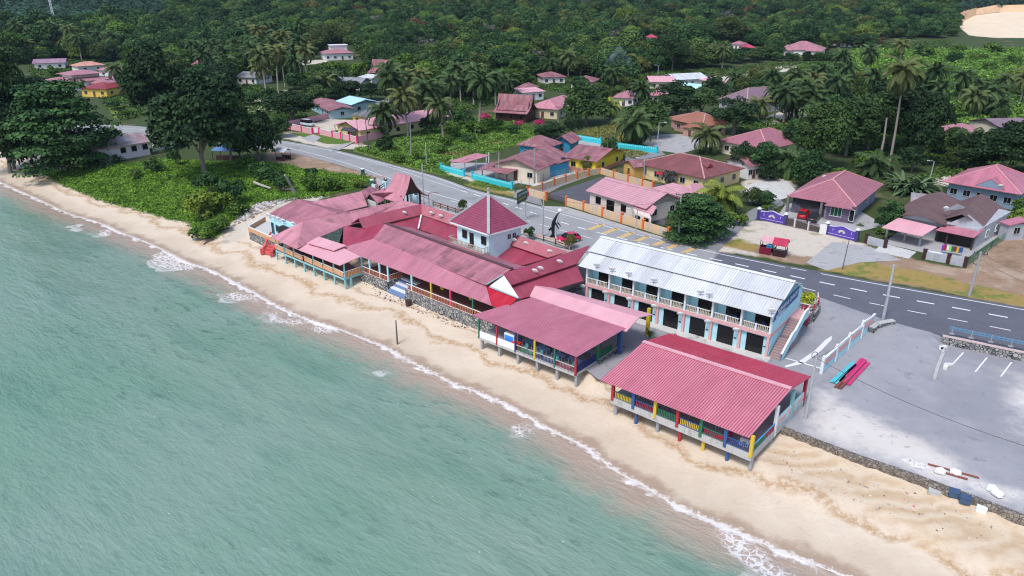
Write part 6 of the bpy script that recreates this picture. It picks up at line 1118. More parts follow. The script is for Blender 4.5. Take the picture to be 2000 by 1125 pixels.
CARP = NT('car_paint_crimson').finish((.52,.012,.07), .25, .6); CARR = NT('car_paint_red').finish((.55,.01,.015), .25, .6); CARG = NT('car_paint_dark').finish((.02,.03,.035), .25, .6); CARS = NT('car_paint_silver').finish((.55,.6,.66), .3, .6)
pc0, pc1 = W(1090,467,RD), W(1134,468,RD); car('parked_car', 'crimson hatchback parked beside the statue behind the round bush', CARP, W(1110,471.5,RD+.01), math.atan2(-.5,-.87)+math.radians(-4), 4.1)
dv = (W(1612,392,2.7)-W(1590,425,2.7)); rzc = math.atan2(dv.y,dv.x)
car('parked_car', 'bright red hatchback under the carport of the red tiled house', CARR, W(1569,424,2.74), math.radians(58), 3.7); car('parked_car', 'dark grey car under the carport of the red tiled house', CARG, W(1588,430,2.74), math.radians(58), 4.1)
car('parked_van', 'white and pale blue minivan inside the pink compound wall', CARS, W(601,246,2.7), math.radians(-32), 4.6, 1.75, 2.0, True)
# ------------------------------------------------------------------ poles and lamps
def pole(label, top, base, z, kind='lamp', r=.11, m=None, arm=None, name=None):
    B = W(*base, z); t = WD(top[0], top[1], B.y); h = max(3.0, t.z-z)
    T = thing(name or ('street_lamp' if kind == 'lamp' else 'utility_pole'), label, 'street lamp' if kind == 'lamp' else 'pole', B); Tp = V3(B, z+h); d = Vector((t.x-B.x,0,0))*.6; Tp += d
    k = MB(); k.cyl(B-Vector((0,0,.3)), Tp, r*1.25, r*.8, 10); k.build('pole', m or GALV, T)
    if kind == 'lamp':
        a = Vector(arm or (-1.4,-.5,.25)); k = MB(); k.tube([Tp-Vector((0,0,.05)), Tp+a*.5+Vector((0,0,.12)), Tp+a], .05, 6); k.build('arm', m or GALV, T); k = MB(); k.bar(Tp+a*.9, Tp+a*1.35, .26, .12); k.build('lamp_head', mat('lamp_white', (.8,.8,.8), .4), T)
    if kind == 'power':
        k = MB(); [k.bar(Tp+Vector((-.8,.35,-z_)), Tp+Vector((.8,-.35,-z_)), .08, .1) for z_ in (.3,)]; k.build('crossarm', DARKPOLE, T); k = MB(); [k.cyl(Tp+Vector((x,-x*.44,-.25)), Tp+Vector((x,-x*.44,-.02)), .05, n=6) for x in (-.7,-.35,.35,.7)]; k.build('insulators', DARKW, T)
    return T, Tp
PT1,tp1 = pole('plain galvanised pole beside the gatehouse on the sea side of the road', (824,319), (828,398), RD, 'plain')
PT2,tp2 = pole('galvanised pole between the green sign and the statue', (1062.5,383), (1059.5,462), RD, 'plain'); PT3,tp3 = pole('street lamp in front of the cream house behind the white chalet roof', (1245.7,408), (1240.5,468), RD, 'lamp', .09)
PT4,tp4 = pole('tall utility pole beside the feathery hedge at the lane mouth', (1328.7,378), (1325.7,466), RD, 'power', .15, POLEC); PT5,tp5 = pole('tall grey lamp post at the end of the drive stone wall', (1745.5,517), (1725,622), RD, 'plain', .17)
PT6,tp6 = pole('leaning utility pole with coiled cable on the dry verge at the right', (1917,492), (1893,577), 2.65, 'power', .17, POLEC); PT7,tp7 = pole('grey pole with a curled cable top at the edge of the car park', (1596,696), (1572,818), LOT_Z, 'plain', .13)
pole('thin dark leaning pole beside the cracked driveway', (1661,466), (1645,526), 2.65, 'plain', .06, DARKPOLE); PT8,tp8 = pole('wooden utility pole beside the pink side wall', (712,231), (720,291), RD, 'power', .12, DARKPOLE); pole('thin post at the mouth of the pink wall lane', (697,234), (700,283), RD, 'plain', .08, DARKPOLE)
pole('street lamp at the gate of the concrete yard', (1288,240), (1283,291), 2.66, 'lamp', .1, None, (1.3,-.5,.2)); pole('street lamp left of the pink tiled house', (1444,232), (1440,257), 2.66, 'lamp', .1); pole('street lamp behind the big leafed palm on the right', (1825,315), (1817,347), 2.66, 'lamp', .1); pole('street lamp beside the large coconut palm at the concrete yard', (1256,232), (1255,268), 2.66, 'lamp', .09, None, (1.2,-.5,.2))
pole('street lamp in front of the ochre outbuilding wall', (1257,309), (1258,353), 2.66, 'lamp', .09); PT9,tp9 = pole('utility pole with a cable loop in front of the cream fronted house', (1044,290), (1043,358), 2.66, 'power', .12, POLEC); PT10,tp10 = pole('dark utility pole between the blue and yellow houses', (1187,261), (1185,328), 2.66, 'power', .11, DARKPOLE); PT11,tp11 = pole('utility pole behind the turquoise road wall', (975,297), (974,350), 2.66, 'power', .11, POLEC)
pole('thin grey pole on the verge left of the turquoise wall', (831,278), (833,323), 2.66, 'plain', .09); pole('utility pole in the yard of the butter coloured house', (1089,208), (1090,242), 2.66, 'power', .11, POLEC); pole('thin pole with a green flag among the verge bushes', (803,240), (802,305), 2.66, 'plain', .09, POLEC); pole('pale street lamp on the grass beyond the smoke', (1286,128), (1285,148), G(1285,148).z, 'lamp', .12)
pole('thin dark post standing on the wet sand', (774,640), (776,668), .45, 'plain', .09, DARKPOLE, name='beach_post')
for i,(t_,b__) in enumerate((((735,343),(736,375)),((838,375),(838,400)))):
    B = W(*b__,RD); t = WD(t_[0],t_[1],B.y); T = thing('garden_lamp', ('orange curved lamp post left of the gatehouse','brown curved lamp post right of the gatehouse')[i], 'lamp post', B); k = MB(); H_ = t.z-RD; k.tube([B, B+Vector((0,0,H_*.8)), B+Vector((.5,-.2,H_)), B+Vector((1.6,-.7,H_*1.02)), B+Vector((2.2,-1,H_*.95))], .06, 6); k.build('pole', (ORP,mat('brown_iron',(.2,.08,.05),.6))[i], T); k = MB(); k.ball(B+Vector((2.2,-1,H_*.88)), .16, 8); k.build('globe', WHITEP, T)
k = MB(); p = tp7; k.tube([p, p+Vector((.05,0,.35)), p+Vector((-.25,0,.5)), p+Vector((-.5,0,.3)), p+Vector((-.45,0,-.1)), p+Vector((-.25,0,-.15)), p+Vector((-.2,0,.1))], .035, 6); k.build('cable_coil', DARKPOLE, PT7)
k = MB(); p = tp6+Vector((-.3,0,-1.3)); k.tube([p+Vector((.45*math.cos(a*.5),0,.45*math.sin(a*.5))) for a in range(14)], .06, 6); k.build('cable_coil', DARKPOLE, PT6)
def wire(label, pts, sag=.8, r=.022):
    k = MB()
    for a,b_ in zip(pts[:-1],pts[1:]): P = [lerp(a,b_,i/10)-Vector((0,0,sag*4*(i/10)*(1-i/10))) for i in range(11)]; k.tube(P, r, 4)
    return tag(k.build('power_line', DARKPOLE), label, 'cable', 'overhead cables')
o4 = Vector((0,0,-.2))
wire('cable from the lane mouth pole to the pole in front of the cream fronted house', [tp4+o4, tp9+o4], 1.5); wire('cable from the lane mouth pole across the cream house to the dark pole', [tp4+o4, tp10+o4], 1.5); wire('cable from the lane mouth pole to the galvanised pole by the statue', [tp4+Vector((0,0,-1)), tp2+o4], 1.2); wire('cable between the poles behind the turquoise wall', [tp11+o4, tp9+o4], 1); wire('cable between the loop pole and the dark pole', [tp9+o4, tp10+o4], 1); wire('cable running along the left roadside from the wooden pole', [tp8+o4, tp11+o4], 1.5); wire('upper cable leaving the leaning pole to the right', [tp6+o4, W(2150,560,9)], 1); wire('lower cable leaving the leaning pole to the right', [tp6+Vector((0,0,-.9)), W(2150,590,8.3)], 1); wire('long cable across the car park from the curled pole', [tp7+o4, W(2120,905,5.5)], .9, .03); wire('cable from the curled pole up over the drive', [tp7+o4, tp5+Vector((0,0,-4.2))], 1.2, .03)
T = thing('telecom_mast', 'thin pale lattice mast above the oil palms at the top left', 'mast', G(112,60)); B = G(112,60); H_ = 46; k = MB(); lean = Vector((-1.2,0,0))
for x,y in ((-.6,-.5),(.6,-.5),(0,.6)): k.bar(B+Vector((x,y,0)), B+lean+Vector((x*.5,y*.5,H_)), .25, .25)
for i in range(22): z0_,z1_ = H_*i/22,H_*(i+1)/22; k.bar(B+lean*i/22+Vector((-.5,-.4,z0_)), B+lean*(i+1)/22+Vector((.5,-.4,z1_)), .12, .12); k.bar(B+lean*i/22+Vector((.5,-.4,z0_)), B+lean*(i+1)/22+Vector((-.5,-.4,z1_)), .12, .12)
k.build('lattice', mat('mast_pale', (.6,.6,.66), .5), T)
# ------------------------------------------------------------------ statue, signs, stalls, bins
T = thing('sea_creature_statue', 'tall black and white sea creature statue balancing a white ball', 'statue', W(1083,464,RD)); B = W(1083,464,RD); hs = 4.6; k = MB(); secs = [(0,.0,.42),(.10,-.05,.40),(.28,-.12,.48),(.48,-.10,.52),(.62,0,.47),(.75,.22,.38),(.86,.42,.27),(.93,.6,.20),(.97,.80,.11),(.985,1.0,.04)]; n = 12; R = []
ax = Vector((.9,-.35,0)).normalized(); ay = Vector((-ax.y,ax.x,0))
for f,o_,r in secs: R.append([B+Vector((0,0,hs*f))+ax*(o_+math.cos(2*math.pi*i/n)*r)+ay*(math.sin(2*math.pi*i/n)*r*.85) for i in range(n)])
for a,b_ in zip(R[:-1],R[1:]):
    for i in range(n): j = (i+1)%n; k.face([a[i],a[j],b_[j],b_[i]], 1 if (i in (0,11,10,1) ) else 0)
k.face(R[-1]); k.build('body', [mat('statue_black', (.012,.013,.016), .35), WHITEP], T, smooth_=True, merge=True)
for s in (-1,1): k = MB(); p = B+Vector((0,0,hs*.62))+ay*s*.4+ax*.15; q = p+ax*.75+ay*s*.25-Vector((0,0,1.0)); k.slab([p+Vector((0,0,.2)), p-Vector((0,0,.25)), q], .09); k.bar(p,q,.26,.08); k.build('flipper', MATS['statue_black'], T)
k = MB(); p = B+Vector((0,0,hs*.36))-ax*.55; k.bar(p, p-ax*.45-Vector((0,0,.5)), .1, .35); [k.bar(B+Vector((0,0,hs*.12))-ax*.3, B-ax*(.7+.1*s)+ay*s*.5, .2, .3) for s in (-1,1)]; k.build('tail_fin', MATS['statue_black'], T)
k = MB(); k.ball(B+Vector((0,0,hs*1.04))+ax*.82, .36, 14); k.build('ball', mat('ball_white', (.85,.85,.85), .35), T, smooth_=True, merge=True); k = MB(); k.cyl(B-Vector((0,0,.2)), B+Vector((0,0,.12)), 1.1, .9, 12); k.build('plinth', mat('plinth_brown', (.3,.2,.15), .8), T)
T = thing('sign_board', 'dark green roadside sign with pale lettering beside the tower roof', 'sign', W(1024,440,RD)); A, B = W(1011,436,RD), W(1028,425,RD); A = WD(1011,412,A.y); B = WD(1028.5,405,B.y); A.z = B.z = 7.0; sx = (B-A).normalized(); sn = Vector((sx.y,-sx.x,0)); k = MB(); k.bar(lerp(A,B,.5)*1-sx*1.9+Vector((0,0,.2)), lerp(A,B,.5)+sx*1.9+Vector((0,0,.2)), .25, 2.0); sb_ = k.build('board', mat('sign_green', (.01,.05,.04), .5), T); cen = lerp(A,B,.5)
text_mesh('lettering', 'RESTORAN', mat('sign_pale', (.45,.62,.58), .5), T, cen-sx*1.75+sn*.15+Vector((0,0,.45)), sx, (0,0,1), .66); text_mesh('lettering', 'IKAN BAKAR', mat('sign_gold', (.55,.45,.15), .5), T, cen-sx*1.75+sn*.15+Vector((0,0,-.25)), sx, (0,0,1), .5)
for s in (-1.5,1.5): k = MB(); p = cen+sx*s; k.cyl(V3(p,RD-.2), V3(p,6.2), .09, n=8); k.build('post', GALV, T)
k = MB(); c_ = cen+sx*2.35+Vector((0,0,.0)); k.cyl(c_-sn*.08, c_+sn*.08, .5, n=16); k.build('round_sign', mat('sign_pink', (.75,.05,.15), .45), T)
T = thing('food_stall', 'small maroon roadside stall with a red tiled roof and pink awning', 'stall', W(1508,497,2.68)); A, B = W(1481,494,2.68), W(1533,503,2.68); u = B-A; L = u.length; u.normalize(); v = Vector((-u.y,u.x,0)); P = lambda x,y,z: A+u*x+v*y+Vector((0,0,z)); rz_ = math.atan2(u.y,u.x)
k = MB(); k.bar(P(.1,0,.55), P(L*.46,0,.55), .08, 1.1); k.bar(P(.1,0,.55), P(.1,1.6,.55), .08, 1.1); k.bar(P(.1,1.6,.5), P(L*.46,1.6,.5), .08, 1.0); k.build('counter', mat('maroon_board', (.17,.005,.03), .6), T); k = MB(); k.bar(P(L*.54,0,.5), P(L*.98,0,.5), .08, 1.0); k.bar(P(L*.98,0,.5), P(L*.98,1.8,.5), .08, 1.0); k.bar(P(L*.54,0,.5), P(L*.54,1.8,.5), .08, 1.0); k.slab([P(L*.54,0,.95),P(L*.98,0,.95),P(L*.98,.8,.95),P(L*.54,.8,.95)], .05, 1); k.build('cart', [mat('dark_cart', (.03,.01,.012), .6), GREYC], T)
for x,y in ((.15,.05),(.15,1.6),(L*.44,1.6),(L*.55,.05),(L*.97,.05),(L*.97,1.8),(L*.55,1.8)): column(T, P(x,y,0), 2.66, 2.68+2.15, .08, BLACKW, 'post')
k = MB(); k.slab([P(0,.3,1.95),P(L*.5,.3,1.95),P(L*.5,2.0,2.35),P(0,2.0,2.35)], .06); k.build('awning', PALEPINK, T); k = MB(); k.slab([P(L*.48,-.35,1.9),P(L*1.02,-.35,1.9),P(L*1.02,.9,2.75),P(L*.48,.9,2.75)], .08); k.slab([P(L*.48,2.2,1.9),P(L*1.02,2.2,1.9),P(L*1.02,.9,2.75),P(L*.48,.9,2.75)], .08); k.build('roof', roofmat('stall_red_tile', (.48,.03,.08), (.55,.08,.14), .3, row=.35, wear=.4), T)
k = MB(); k.box(P(L*.36,.8,.9), .9,.7,.5, rz_); k.ball(P(L*.36,.8,1.35), .5, 8, sz=.35); simple('tarpaulin_bundle', 'blue tarpaulin bundle on the counter of the maroon stall', 'tarpaulin', k, mat('tarp_blue', (.03,.22,.38), .5))
def stall(name, label, c, w, d, h, rm, wallm, rz):
    C_ = W(*c, 2.66); T = thing(name, label, 'stall', C_); R = Matrix.Rotation(rz,3,'Z'); P = lambda x,y,z: C_+R@Vector((x,y,z)); k = MB(); k.slab([P(-w/2-.3,-d/2-.4,h),P(w/2+.3,-d/2-.4,h),P(w/2+.3,0,h+.7),P(-w/2-.3,0,h+.7)], .07); k.slab([P(-w/2-.3,d/2+.4,h),P(w/2+.3,d/2+.4,h),P(w/2+.3,0,h+.7),P(-w/2-.3,0,h+.7)], .07); k.build('roof', rm, T)
    for x in (-w/2,w/2):
        for y in (-d/2,d/2): k = MB(); k.box(P(x,y,-.1), .1,.1,h+.1); k.build('post', BLACKW, T)
    k = MB(); k.bar(P(-w/2,-d/2,.5), P(w/2,-d/2,.5), .1, .9); k.bar(P(-w/2,d/2,.5), P(w/2,d/2,.5), .1, .9); k.build('counter', wallm, T); return T
stall('food_stall', 'little dark stall with a pale zinc roof on the red lay-by', (554,312), 2.6, 2.2, 2.2, ZINC, BLACKW, -.4); stall('bus_shelter', 'small bus shelter with a dark peaked roof at the corner of the pink wall', (687,272), 4.2, 2.6, 2.5, mat('dark_shelter_roof', (.05,.05,.06), .7), mat('shelter_teal', (.15,.32,.33), .6), -.45)
T = thing('market_stall', 'stall with a blue tarpaulin roof in the shade of the tall seaside tree', 'stall', W(452,310,2.66)); C_ = W(452,308,2.66); k = MB(); k.slab([C_+Vector((-4,-2,2.2)), C_+Vector((3.5,-3.5,2.2)), C_+Vector((4.2,.5,2.9)), C_+Vector((-3.5,2,2.9))], .06); k.build('tarpaulin', mat('tarp_pale_blue', (.12,.22,.45), .5), T); [column(T, C_+Vector(q), 2.5, 4.9, .12, BLACKW, 'post') for q in ((-3.8,-1.9,0),(3.3,-3.3,0),(4,.4,0),(-3.3,1.8,0))]; k = MB(); k.bar(C_+Vector((-3,-1.6,.5)), C_+Vector((3,-2.8,.5)), .6, 1.0); k.build('counter', BLACKW, T)
for lb, c, m, h in (('dark green wheeled bin on the verge above the green creeper bank',(709,341),mat('bin_green',(.02,.09,.06),.5),1.3),('green bin beside the orange lamp post left of the gatehouse',(727,364),GREENP,1.4)):
    p = W(*c,2.66); k = MB(); k.cyl(p, p+Vector((0,0,h)), .38, .46, 10); k.cyl(p+Vector((0,0,h)), p+Vector((0,0,h+.15)), .48, .3, 10, 1); simple('rubbish_bin', lb, 'bin', k, [m, WHITEP])
p = W(798,592,1.2); p.z = gz(p.x,p.y); k = MB(); k.cyl(p, p+Vector((0,0,.75)), .42,.48, 12); simple('rubbish_bin', 'dark barrel bin on the sand at the foot of the beach steps', 'bin', k, mat('dark_barrel', (.05,.03,.03), .6))
for i,(c,bl) in enumerate((((754,366),1),((733,372),1),((800,392),1),((811,381),0),((813,394),1))):
    p = W(*c,RD); T = thing('gate_pillar', ('pale pillar with a dark ball at the far left of the gatehouse forecourt','pale pillar with a dark ball beside the green bin','white and teal pillar with a dark ball in front of the gatehouse','plain pale pillar under the right end of the gatehouse roof','squat pale planter with a dark ball right of the gatehouse')[i], 'pillar', p); k = MB(); k.box(p-Vector((0,0,.1)), 1.0,1.0,1.5,-.6); k.build('block', mat('pillar_pale_blue', (.58,.74,.76), .7, .06, 1, .2), T)
    if bl: k = MB(); k.ball(p+Vector((0,0,1.75)), .42, 12); k.build('ball', mat('dark_stone_ball', (.07,.065,.075), .6), T, smooth_=True, merge=True)
def railfence(label, pts, m, pm, z=RD, h=.9, step=2.6):
    P = [W(a,b_,z) for a,b_ in pts]; T = thing('rail_fence', label, 'fence', V3(lerp(P[0],P[-1],.5), z)); k = MB()
    for p,q in zip(P[:-1],P[1:]): [k.bar(p+Vector((0,0,z_)), q+Vector((0,0,z_)), .1,.14) for z_ in (h*.45,h*.85)]
    k.build('rails', m, T)
    for p,q in zip(P[:-1],P[1:]):
        n = max(1, round((q-p).length/step))
        for i in range(n+1): k = MB(); k.box(lerp(p,q,i/n)-Vector((0,0,.1)), .18,.18,h+.15); k.build('post', pm, T)
railfence('cream rail fence with orange posts behind the crimson roofs by the statue', [(1010,457),(1035,463),(1062,470),(1085,477),(1112,488)], mat('cream_rail', (.72,.5,.38)), ORP); railfence('thin brown rail fence along the road behind the crimson clerestory roof', [(846,402),(875,411),(905,420)], MATS['brown_iron'], MATS['brown_iron']); railfence('brown rail fence on the seaward forecourt left of the gatehouse', [(731,380),(742,373),(752,366)], BLACKW, BLACKW, h=1.1)
# beach wrack, rubble, logs and litter
def log(name, label, pts, r0, r1, m, cat='driftwood'): k = MB(); P = [Vector(p) for p in pts]; k.tube(P, list(np.linspace(r0,r1,len(P))), 7); return tag(k.build(name, m), label, cat)
BARK = mat('bleached_wood', (.42,.39,.34), .85, .2, 2, .4, (.12,.1,.09)); DBARK = mat('dark_wood_bark', (.12,.095,.085), .9, .25, 2)
log('dead_trunk', 'bleached dead trunk leaning over the green creeper bank', [W(577,378,2.6), W(569,364,4.2), W(561,350,6.2), W(556,342,7.4)], .42, .16, BARK, 'dead tree'); log('fallen_trunk', 'pale fallen trunk lying among the creepers left of the leaning dead trunk', [W(496,356,3.6), W(508,361,3.4), W(520,365,3.2), W(529,368,3.0)], .30, .22, BARK); log('fallen_trunk', 'grey fallen log at the foot of the leaning dead trunk', [W(545,367,3.2), W(556,370,3.2), W(572,371,3.0)], .35, .3, DBARK)
log('driftwood_branch', 'curved driftwood branch at the edge of the creeper bank on the sand', [G(398,478)+Vector((0,0,.1)), G(405,474)+Vector((0,0,.25)), G(412,471)+Vector((0,0,.5)), G(418,469)+Vector((0,0,.4))], .12, .07, DBARK); log('driftwood_branch', 'dark branch on the pale rubble beside the annexe terrace', [G(418,444)+Vector((0,0,.3)), G(436,440)+Vector((0,0,.5)), G(448,436)+Vector((0,0,.6))], .18, .12, DBARK)
def rubble(name, label, polypx, n, smin, smax, mats, seed=1, zoff=0.0, pile=0):
    rg = np.random.default_rng(seed); L = np.array([G(a,b_)[:2] for a,b_ in polypx]); lo, hi = L.min(0), L.max(0); k = MB(); c = 0
    while c < n:
        q = lo+(hi-lo)*rg.random(2)
        if not inside([q],L)[0]: continue
        s = rg.uniform(smin,smax); z = max(gz(*q), LOT_Z-.02 if sdist([q],LOT)[0] > 0 else -9)+zoff+pile*min(1,max(0,sdist([q],L)[0]))*rg.random(); k.ball((q[0],q[1],z), s, 6, int(rg.integers(len(mats))), rg.uniform(.4,.8), .3, c+seed*997); c += 1
    return tag(k.build(name, mats), label, 'rubble', kind='stuff')
RB = [mat('rubble_pale', (.62,.60,.58), .9, .2, 3), mat('rubble_grey', (.36,.35,.36), .9, .25, 3), mat('rubble_brown', (.24,.17,.13), .9, .3, 3)]
rubble('rubble', 'pale rubble bank between the creepers and the annexe roof', [(455,442),(490,428),(512,416),(545,398),(580,388),(640,384),(590,386),(545,386),(500,398),(465,420)], 520, .08, .42, RB, 3); rubble('gravel_heap', 'white gravel heap on the edge of the car park', [(1755,905),(1775,895),(1812,910),(1815,925),(1785,922)], 320, .06, .17, [RB[0]], 5, 0, .5); rubble('wrack', 'dark twigs and wrack scattered on the sand below the restaurant', [(700,545),(760,572),(800,592),(860,610),(920,640),(900,645),(820,612),(740,580)], 170, .04, .16, [mat('wrack_dark', (.05,.03,.02), .9), RB[2]], 8); rubble('litter', 'litter and pebbles on the raked sand below the car park wall', [(1500,880),(1560,870),(1640,900),(1760,940),(1900,1000),(1990,1040),(1900,1060),(1750,1010),(1600,950),(1500,910)], 150, .025, .11, RB*4+[mat('litter_pink', (.6,.15,.25), .6)], 9)
for lb, c, m, s in (('blue grey crate on the sand, left of two below the car park wall',(1862,968),mat('crate_blue',(.05,.09,.17),.6),(.8,.7,.5)),('blue grey crate on the sand, right of two below the car park wall',(1884,980),MATS['crate_blue'],(.8,.7,.5)),('white bucket on its side at the right end of the beach below the wall',(1917,995),WHITEP,(.7,.5,.45)),('grey board with red legs on the sand left of the blue crates',(1825,962),CONCW,(.9,.6,.3))):
    p = G(*c); k = MB(); k.box(p, s[0],s[1],s[2],-.5); k.box(p+Vector((0,0,s[2])), s[0]+.06,s[1]+.06,.06,-.5); [k.bar(p+Vector((x*s[0],0,.0)), p+Vector((x*s[0],.2,s[2])), .06,.06) for x in (-.55,.55)]; simple('crate', lb, 'crate', k, m)
log('timber_plank', 'long dark plank along the edge of the car park beside the white sacks', [W(1812,906,LOT_Z+.1), W(1912,933,LOT_Z+.1)], .09, .09, mat('red_timber', (.22,.07,.05)), 'plank'); log('timber_plank', 'reddish plank nearer the wall edge beside the white sacks', [W(1845,923,LOT_Z+.1), W(1890,936,LOT_Z+.1)], .1, .1, MATS['red_timber'], 'plank')
for lb, c in (('white sack on the car park edge beside the gravel heap',(1836,924)),('white and blue sack between the two planks',(1866,926)),('white sack at the far end of the planks',(1937,958)),('white sack lowest on the wall edge at the right',(1947,968))): p = W(*c,LOT_Z); k = MB(); k.ball(p+Vector((0,0,.22)), .5, 10, sz=.55, jit=.15, seed=int(c[0])); simple('sack', lb, 'sack', k, WHITEP)
for lb, c in (('pale broken kerb block beside the low kerb wall, upper one',(1838,683)),('pale broken kerb blocks beside the low kerb wall, lower one',(1847,718))): p = W(*c,LOT_Z); k = MB(); k.box(p, 1.2,.4,.35,.9); k.box(p+Vector((.3,.2,.1)), .9,.35,.3,.2); simple('concrete_block', lb, 'block', k, WHW)
k = MB(); p = W(1268,655,2.06); k.cyl(p, p+Vector((0,0,.5)), .3,.38, 10); tag(k.build('plant_pot', BLACKW), 'dark pot with a spiky plant beside the yellow canopy post', 'plant pot')
# ================================================================== vegetation
def leafmesh(name, V, Q, tone, m):
    me = bpy.data.meshes.new(name); n = len(V); me.vertices.add(n); me.vertices.foreach_set('co', V.astype('f').ravel()); k = len(Q); me.loops.add(k*4); me.polygons.add(k)
    me.loops.foreach_set('vertex_index', Q.astype('i').ravel()); me.polygons.foreach_set('loop_start', np.arange(0,k*4,4,dtype='i')); me.polygons.foreach_set('loop_total', np.full(k,4,'i'))
    a = me.attributes.new('tone','FLOAT','FACE'); a.data.foreach_set('value', np.clip(tone,0,1).astype('f')); me.materials.append(m); me.update(calc_edges=True); return me
def quads(C, Nn, s, asp=.6, rg=RNG, drop=0):
    """leaf quads: centre, normal, size"""
    n = len(C); Nn = Nn/np.linalg.norm(Nn,axis=1)[:,None]; r = rg.normal(size=(n,3)); U = np.cross(Nn,r); U /= np.linalg.norm(U,axis=1)[:,None]; Vv = np.cross(Nn,U); s = np.broadcast_to(s,(n,))[:,None]
    P = np.stack([C-U*s*.5, C+Vv*s*.5*asp-U*s*.05, C+U*s*.5, C-Vv*s*.5*asp-U*s*.05],1); return P.reshape(-1,3), np.arange(n*4).reshape(n,4)
def crown(seed, R, Hc, zc, nb, per, leaf, flat=.75, layers=0, br=(.30,.46)):
    rg = np.random.default_rng(seed); C = []; N_ = []; tn = []; S = []
    for b in range(nb):
        while True:
            d = rg.normal(size=3); d /= np.linalg.norm(d)
            if d[2] > -.8: break
        k = rg.uniform(.55,.8) if b > nb*.15 else rg.uniform(.1,.4); bc = np.array([d[0]*R*k, d[1]*R*k, zc+d[2]*Hc*.5*k*1.15])
        if layers: bc[2] = zc-Hc*.5+Hc*(math.floor(rg.random()*layers)+.5)/layers; h_ = (bc[2]-zc+Hc*.5)/Hc; rr = R*(1-.72*h_**2.4); bc[2] += rg.uniform(-.7,.7); bc[:2] *= rr/R*1.15
        r = R*rg.uniform(*br); m = int(per*rg.uniform(.7,1.3)); dd = rg.normal(size=(m,3)); dd /= np.linalg.norm(dd,axis=1)[:,None]; dd[:,2] = np.where(dd[:,2] < -.3, -dd[:,2], dd[:,2]); fl = flat if not layers else .32
        p = bc+dd*np.array([1,1,fl])*r*rg.uniform(.72,1.06,(m,1)); C.append(p); N_.append(dd*.75+np.array([0,0,.45])+rg.normal(size=(m,3))*.5); tn.append(np.clip(rg.normal(.48+rg.uniform(-.32,.32),.24,m),0,1)); S.append(leaf*rg.uniform(.6,1.35,m))
    C = np.vstack(C); V,Q = quads(C,np.vstack(N_),np.concatenate(S),.62,rg); return V,Q,np.concatenate(tn)
LM_ = {'dark': leafmat('leaf_dark', (.008,.021,.010), (.042,.085,.030), (.062,.110,.030)), 'mid': leafmat('leaf_mid', (.014,.040,.016), (.072,.155,.045), (.11,.17,.04)), 'lite': leafmat('leaf_light', (.03,.07,.010), (.13,.235,.04), (.18,.22,.035)), 'olive': leafmat('leaf_olive', (.022,.045,.014), (.10,.135,.036), (.14,.135,.036)), 'yellow': leafmat('leaf_yellow', (.16,.20,.01), (.50,.52,.03)), 'palm': leafmat('palm_leaf', (.013,.034,.013), (.085,.14,.05), (.13,.13,.045)), 'ypalm': leafmat('palm_leaf_yellow', (.04,.08,.015), (.21,.24,.045)), 'oil': leafmat('oil_palm_leaf', (.016,.042,.030), (.065,.13,.085)), 'pink': leafmat('blossom_pink', (.25,.01,.06), (.70,.06,.22)), 'grey': leafmat('leaf_greyish', (.06,.065,.06), (.17,.16,.15)), 'brown': leafmat('leaf_brown', (.06,.035,.02), (.17,.10,.05)), 'fan': leafmat('fan_leaf', (.02,.05,.02), (.14,.20,.09))}
TRUNK = mat('grey_bark', (.20,.17,.145), .9, .3, 1.5, .3, (.06,.05,.045)); PTRUNK = mat('palm_bark', (.33,.29,.25), .9, .2, 2, .3, (.12,.1,.09))
def trunkmesh(name, seed, H, r, zc, R, limbs=5, m=None):
    rg = random.Random(seed); k = MB(); t = [Vector((0,0,-.4)), Vector((rg.uniform(-.2,.2),rg.uniform(-.2,.2),H*.35)), Vector((rg.uniform(-.4,.4),rg.uniform(-.4,.4),H*.62))]; k.tube(t, [r*1.25,r*.9,r*.65], 8)
    for i in range(limbs): a = 2*math.pi*(i+rg.random()*.6)/limbs; q = Vector((math.cos(a)*R*.55,math.sin(a)*R*.55,zc+rg.uniform(-.1,.25)*R)); k.tube([t[1+(i%2)], lerp(t[2],q,.5)+Vector((0,0,.3)), q], [r*.5,r*.32,r*.12], 6)
    ORG['__t'] = Vector((0,0,0)); o = k.build(name, m or TRUNK, origin=(0,0,0)); me = o.data; bpy.data.objects.remove(o); return me
VAR = {}
def variant(key, mk, seed, R, Hc, zc, nb, per, leaf, flat=.75, layers=0, tr=.35, br=(.30,.46)):
    V,Q,t_ = crown(seed,R,Hc,zc,nb,per,leaf,flat,layers,br); VAR.setdefault(key,[]).append((leafmesh('crown_'+key,V,Q,t_,LM_[mk]), trunkmesh('trunk_'+key,seed,zc,tr,zc,R), R, zc+Hc*.5))
for i in range(3): variant('big_dark','dark',20+i,7.5,12,8.6,60,230,.72,.85,0,.34,(.22,.34))
for i in range(3): variant('dark','dark',30+i,5,8,4.8,30,150,.72,.85,0,.3)
for i in range(3): variant('mid','mid',40+i,5,7.6,5.0,30,150,.72,.8,0,.3)
for i in range(2): variant('lite','lite',50+i,4.5,7,4.4,26,140,.66,.8,0,.25)
for i in range(2): variant('olive','olive',60+i,5,7.6,5.0,28,140,.72,.8,0,.3)
for i in range(2): variant('layer','mid',70+i,8,15,8.2,120,130,.72,.4,8,.45,(.26,.40))
variant('grey','grey',80,4.5,7,5.5,18,45,.6,.75,0,.3); variant('brown','brown',82,4.5,7,5.5,18,80,.7,.75,0,.3)
for i in range(2): variant('round','dark',84+i,4,6,4.0,34,110,.5,.9,0,.3,(.26,.34))
for i in range(2): variant('bush','lite',90+i,2,2.4,1.3,14,70,.42,.8,0,.1)
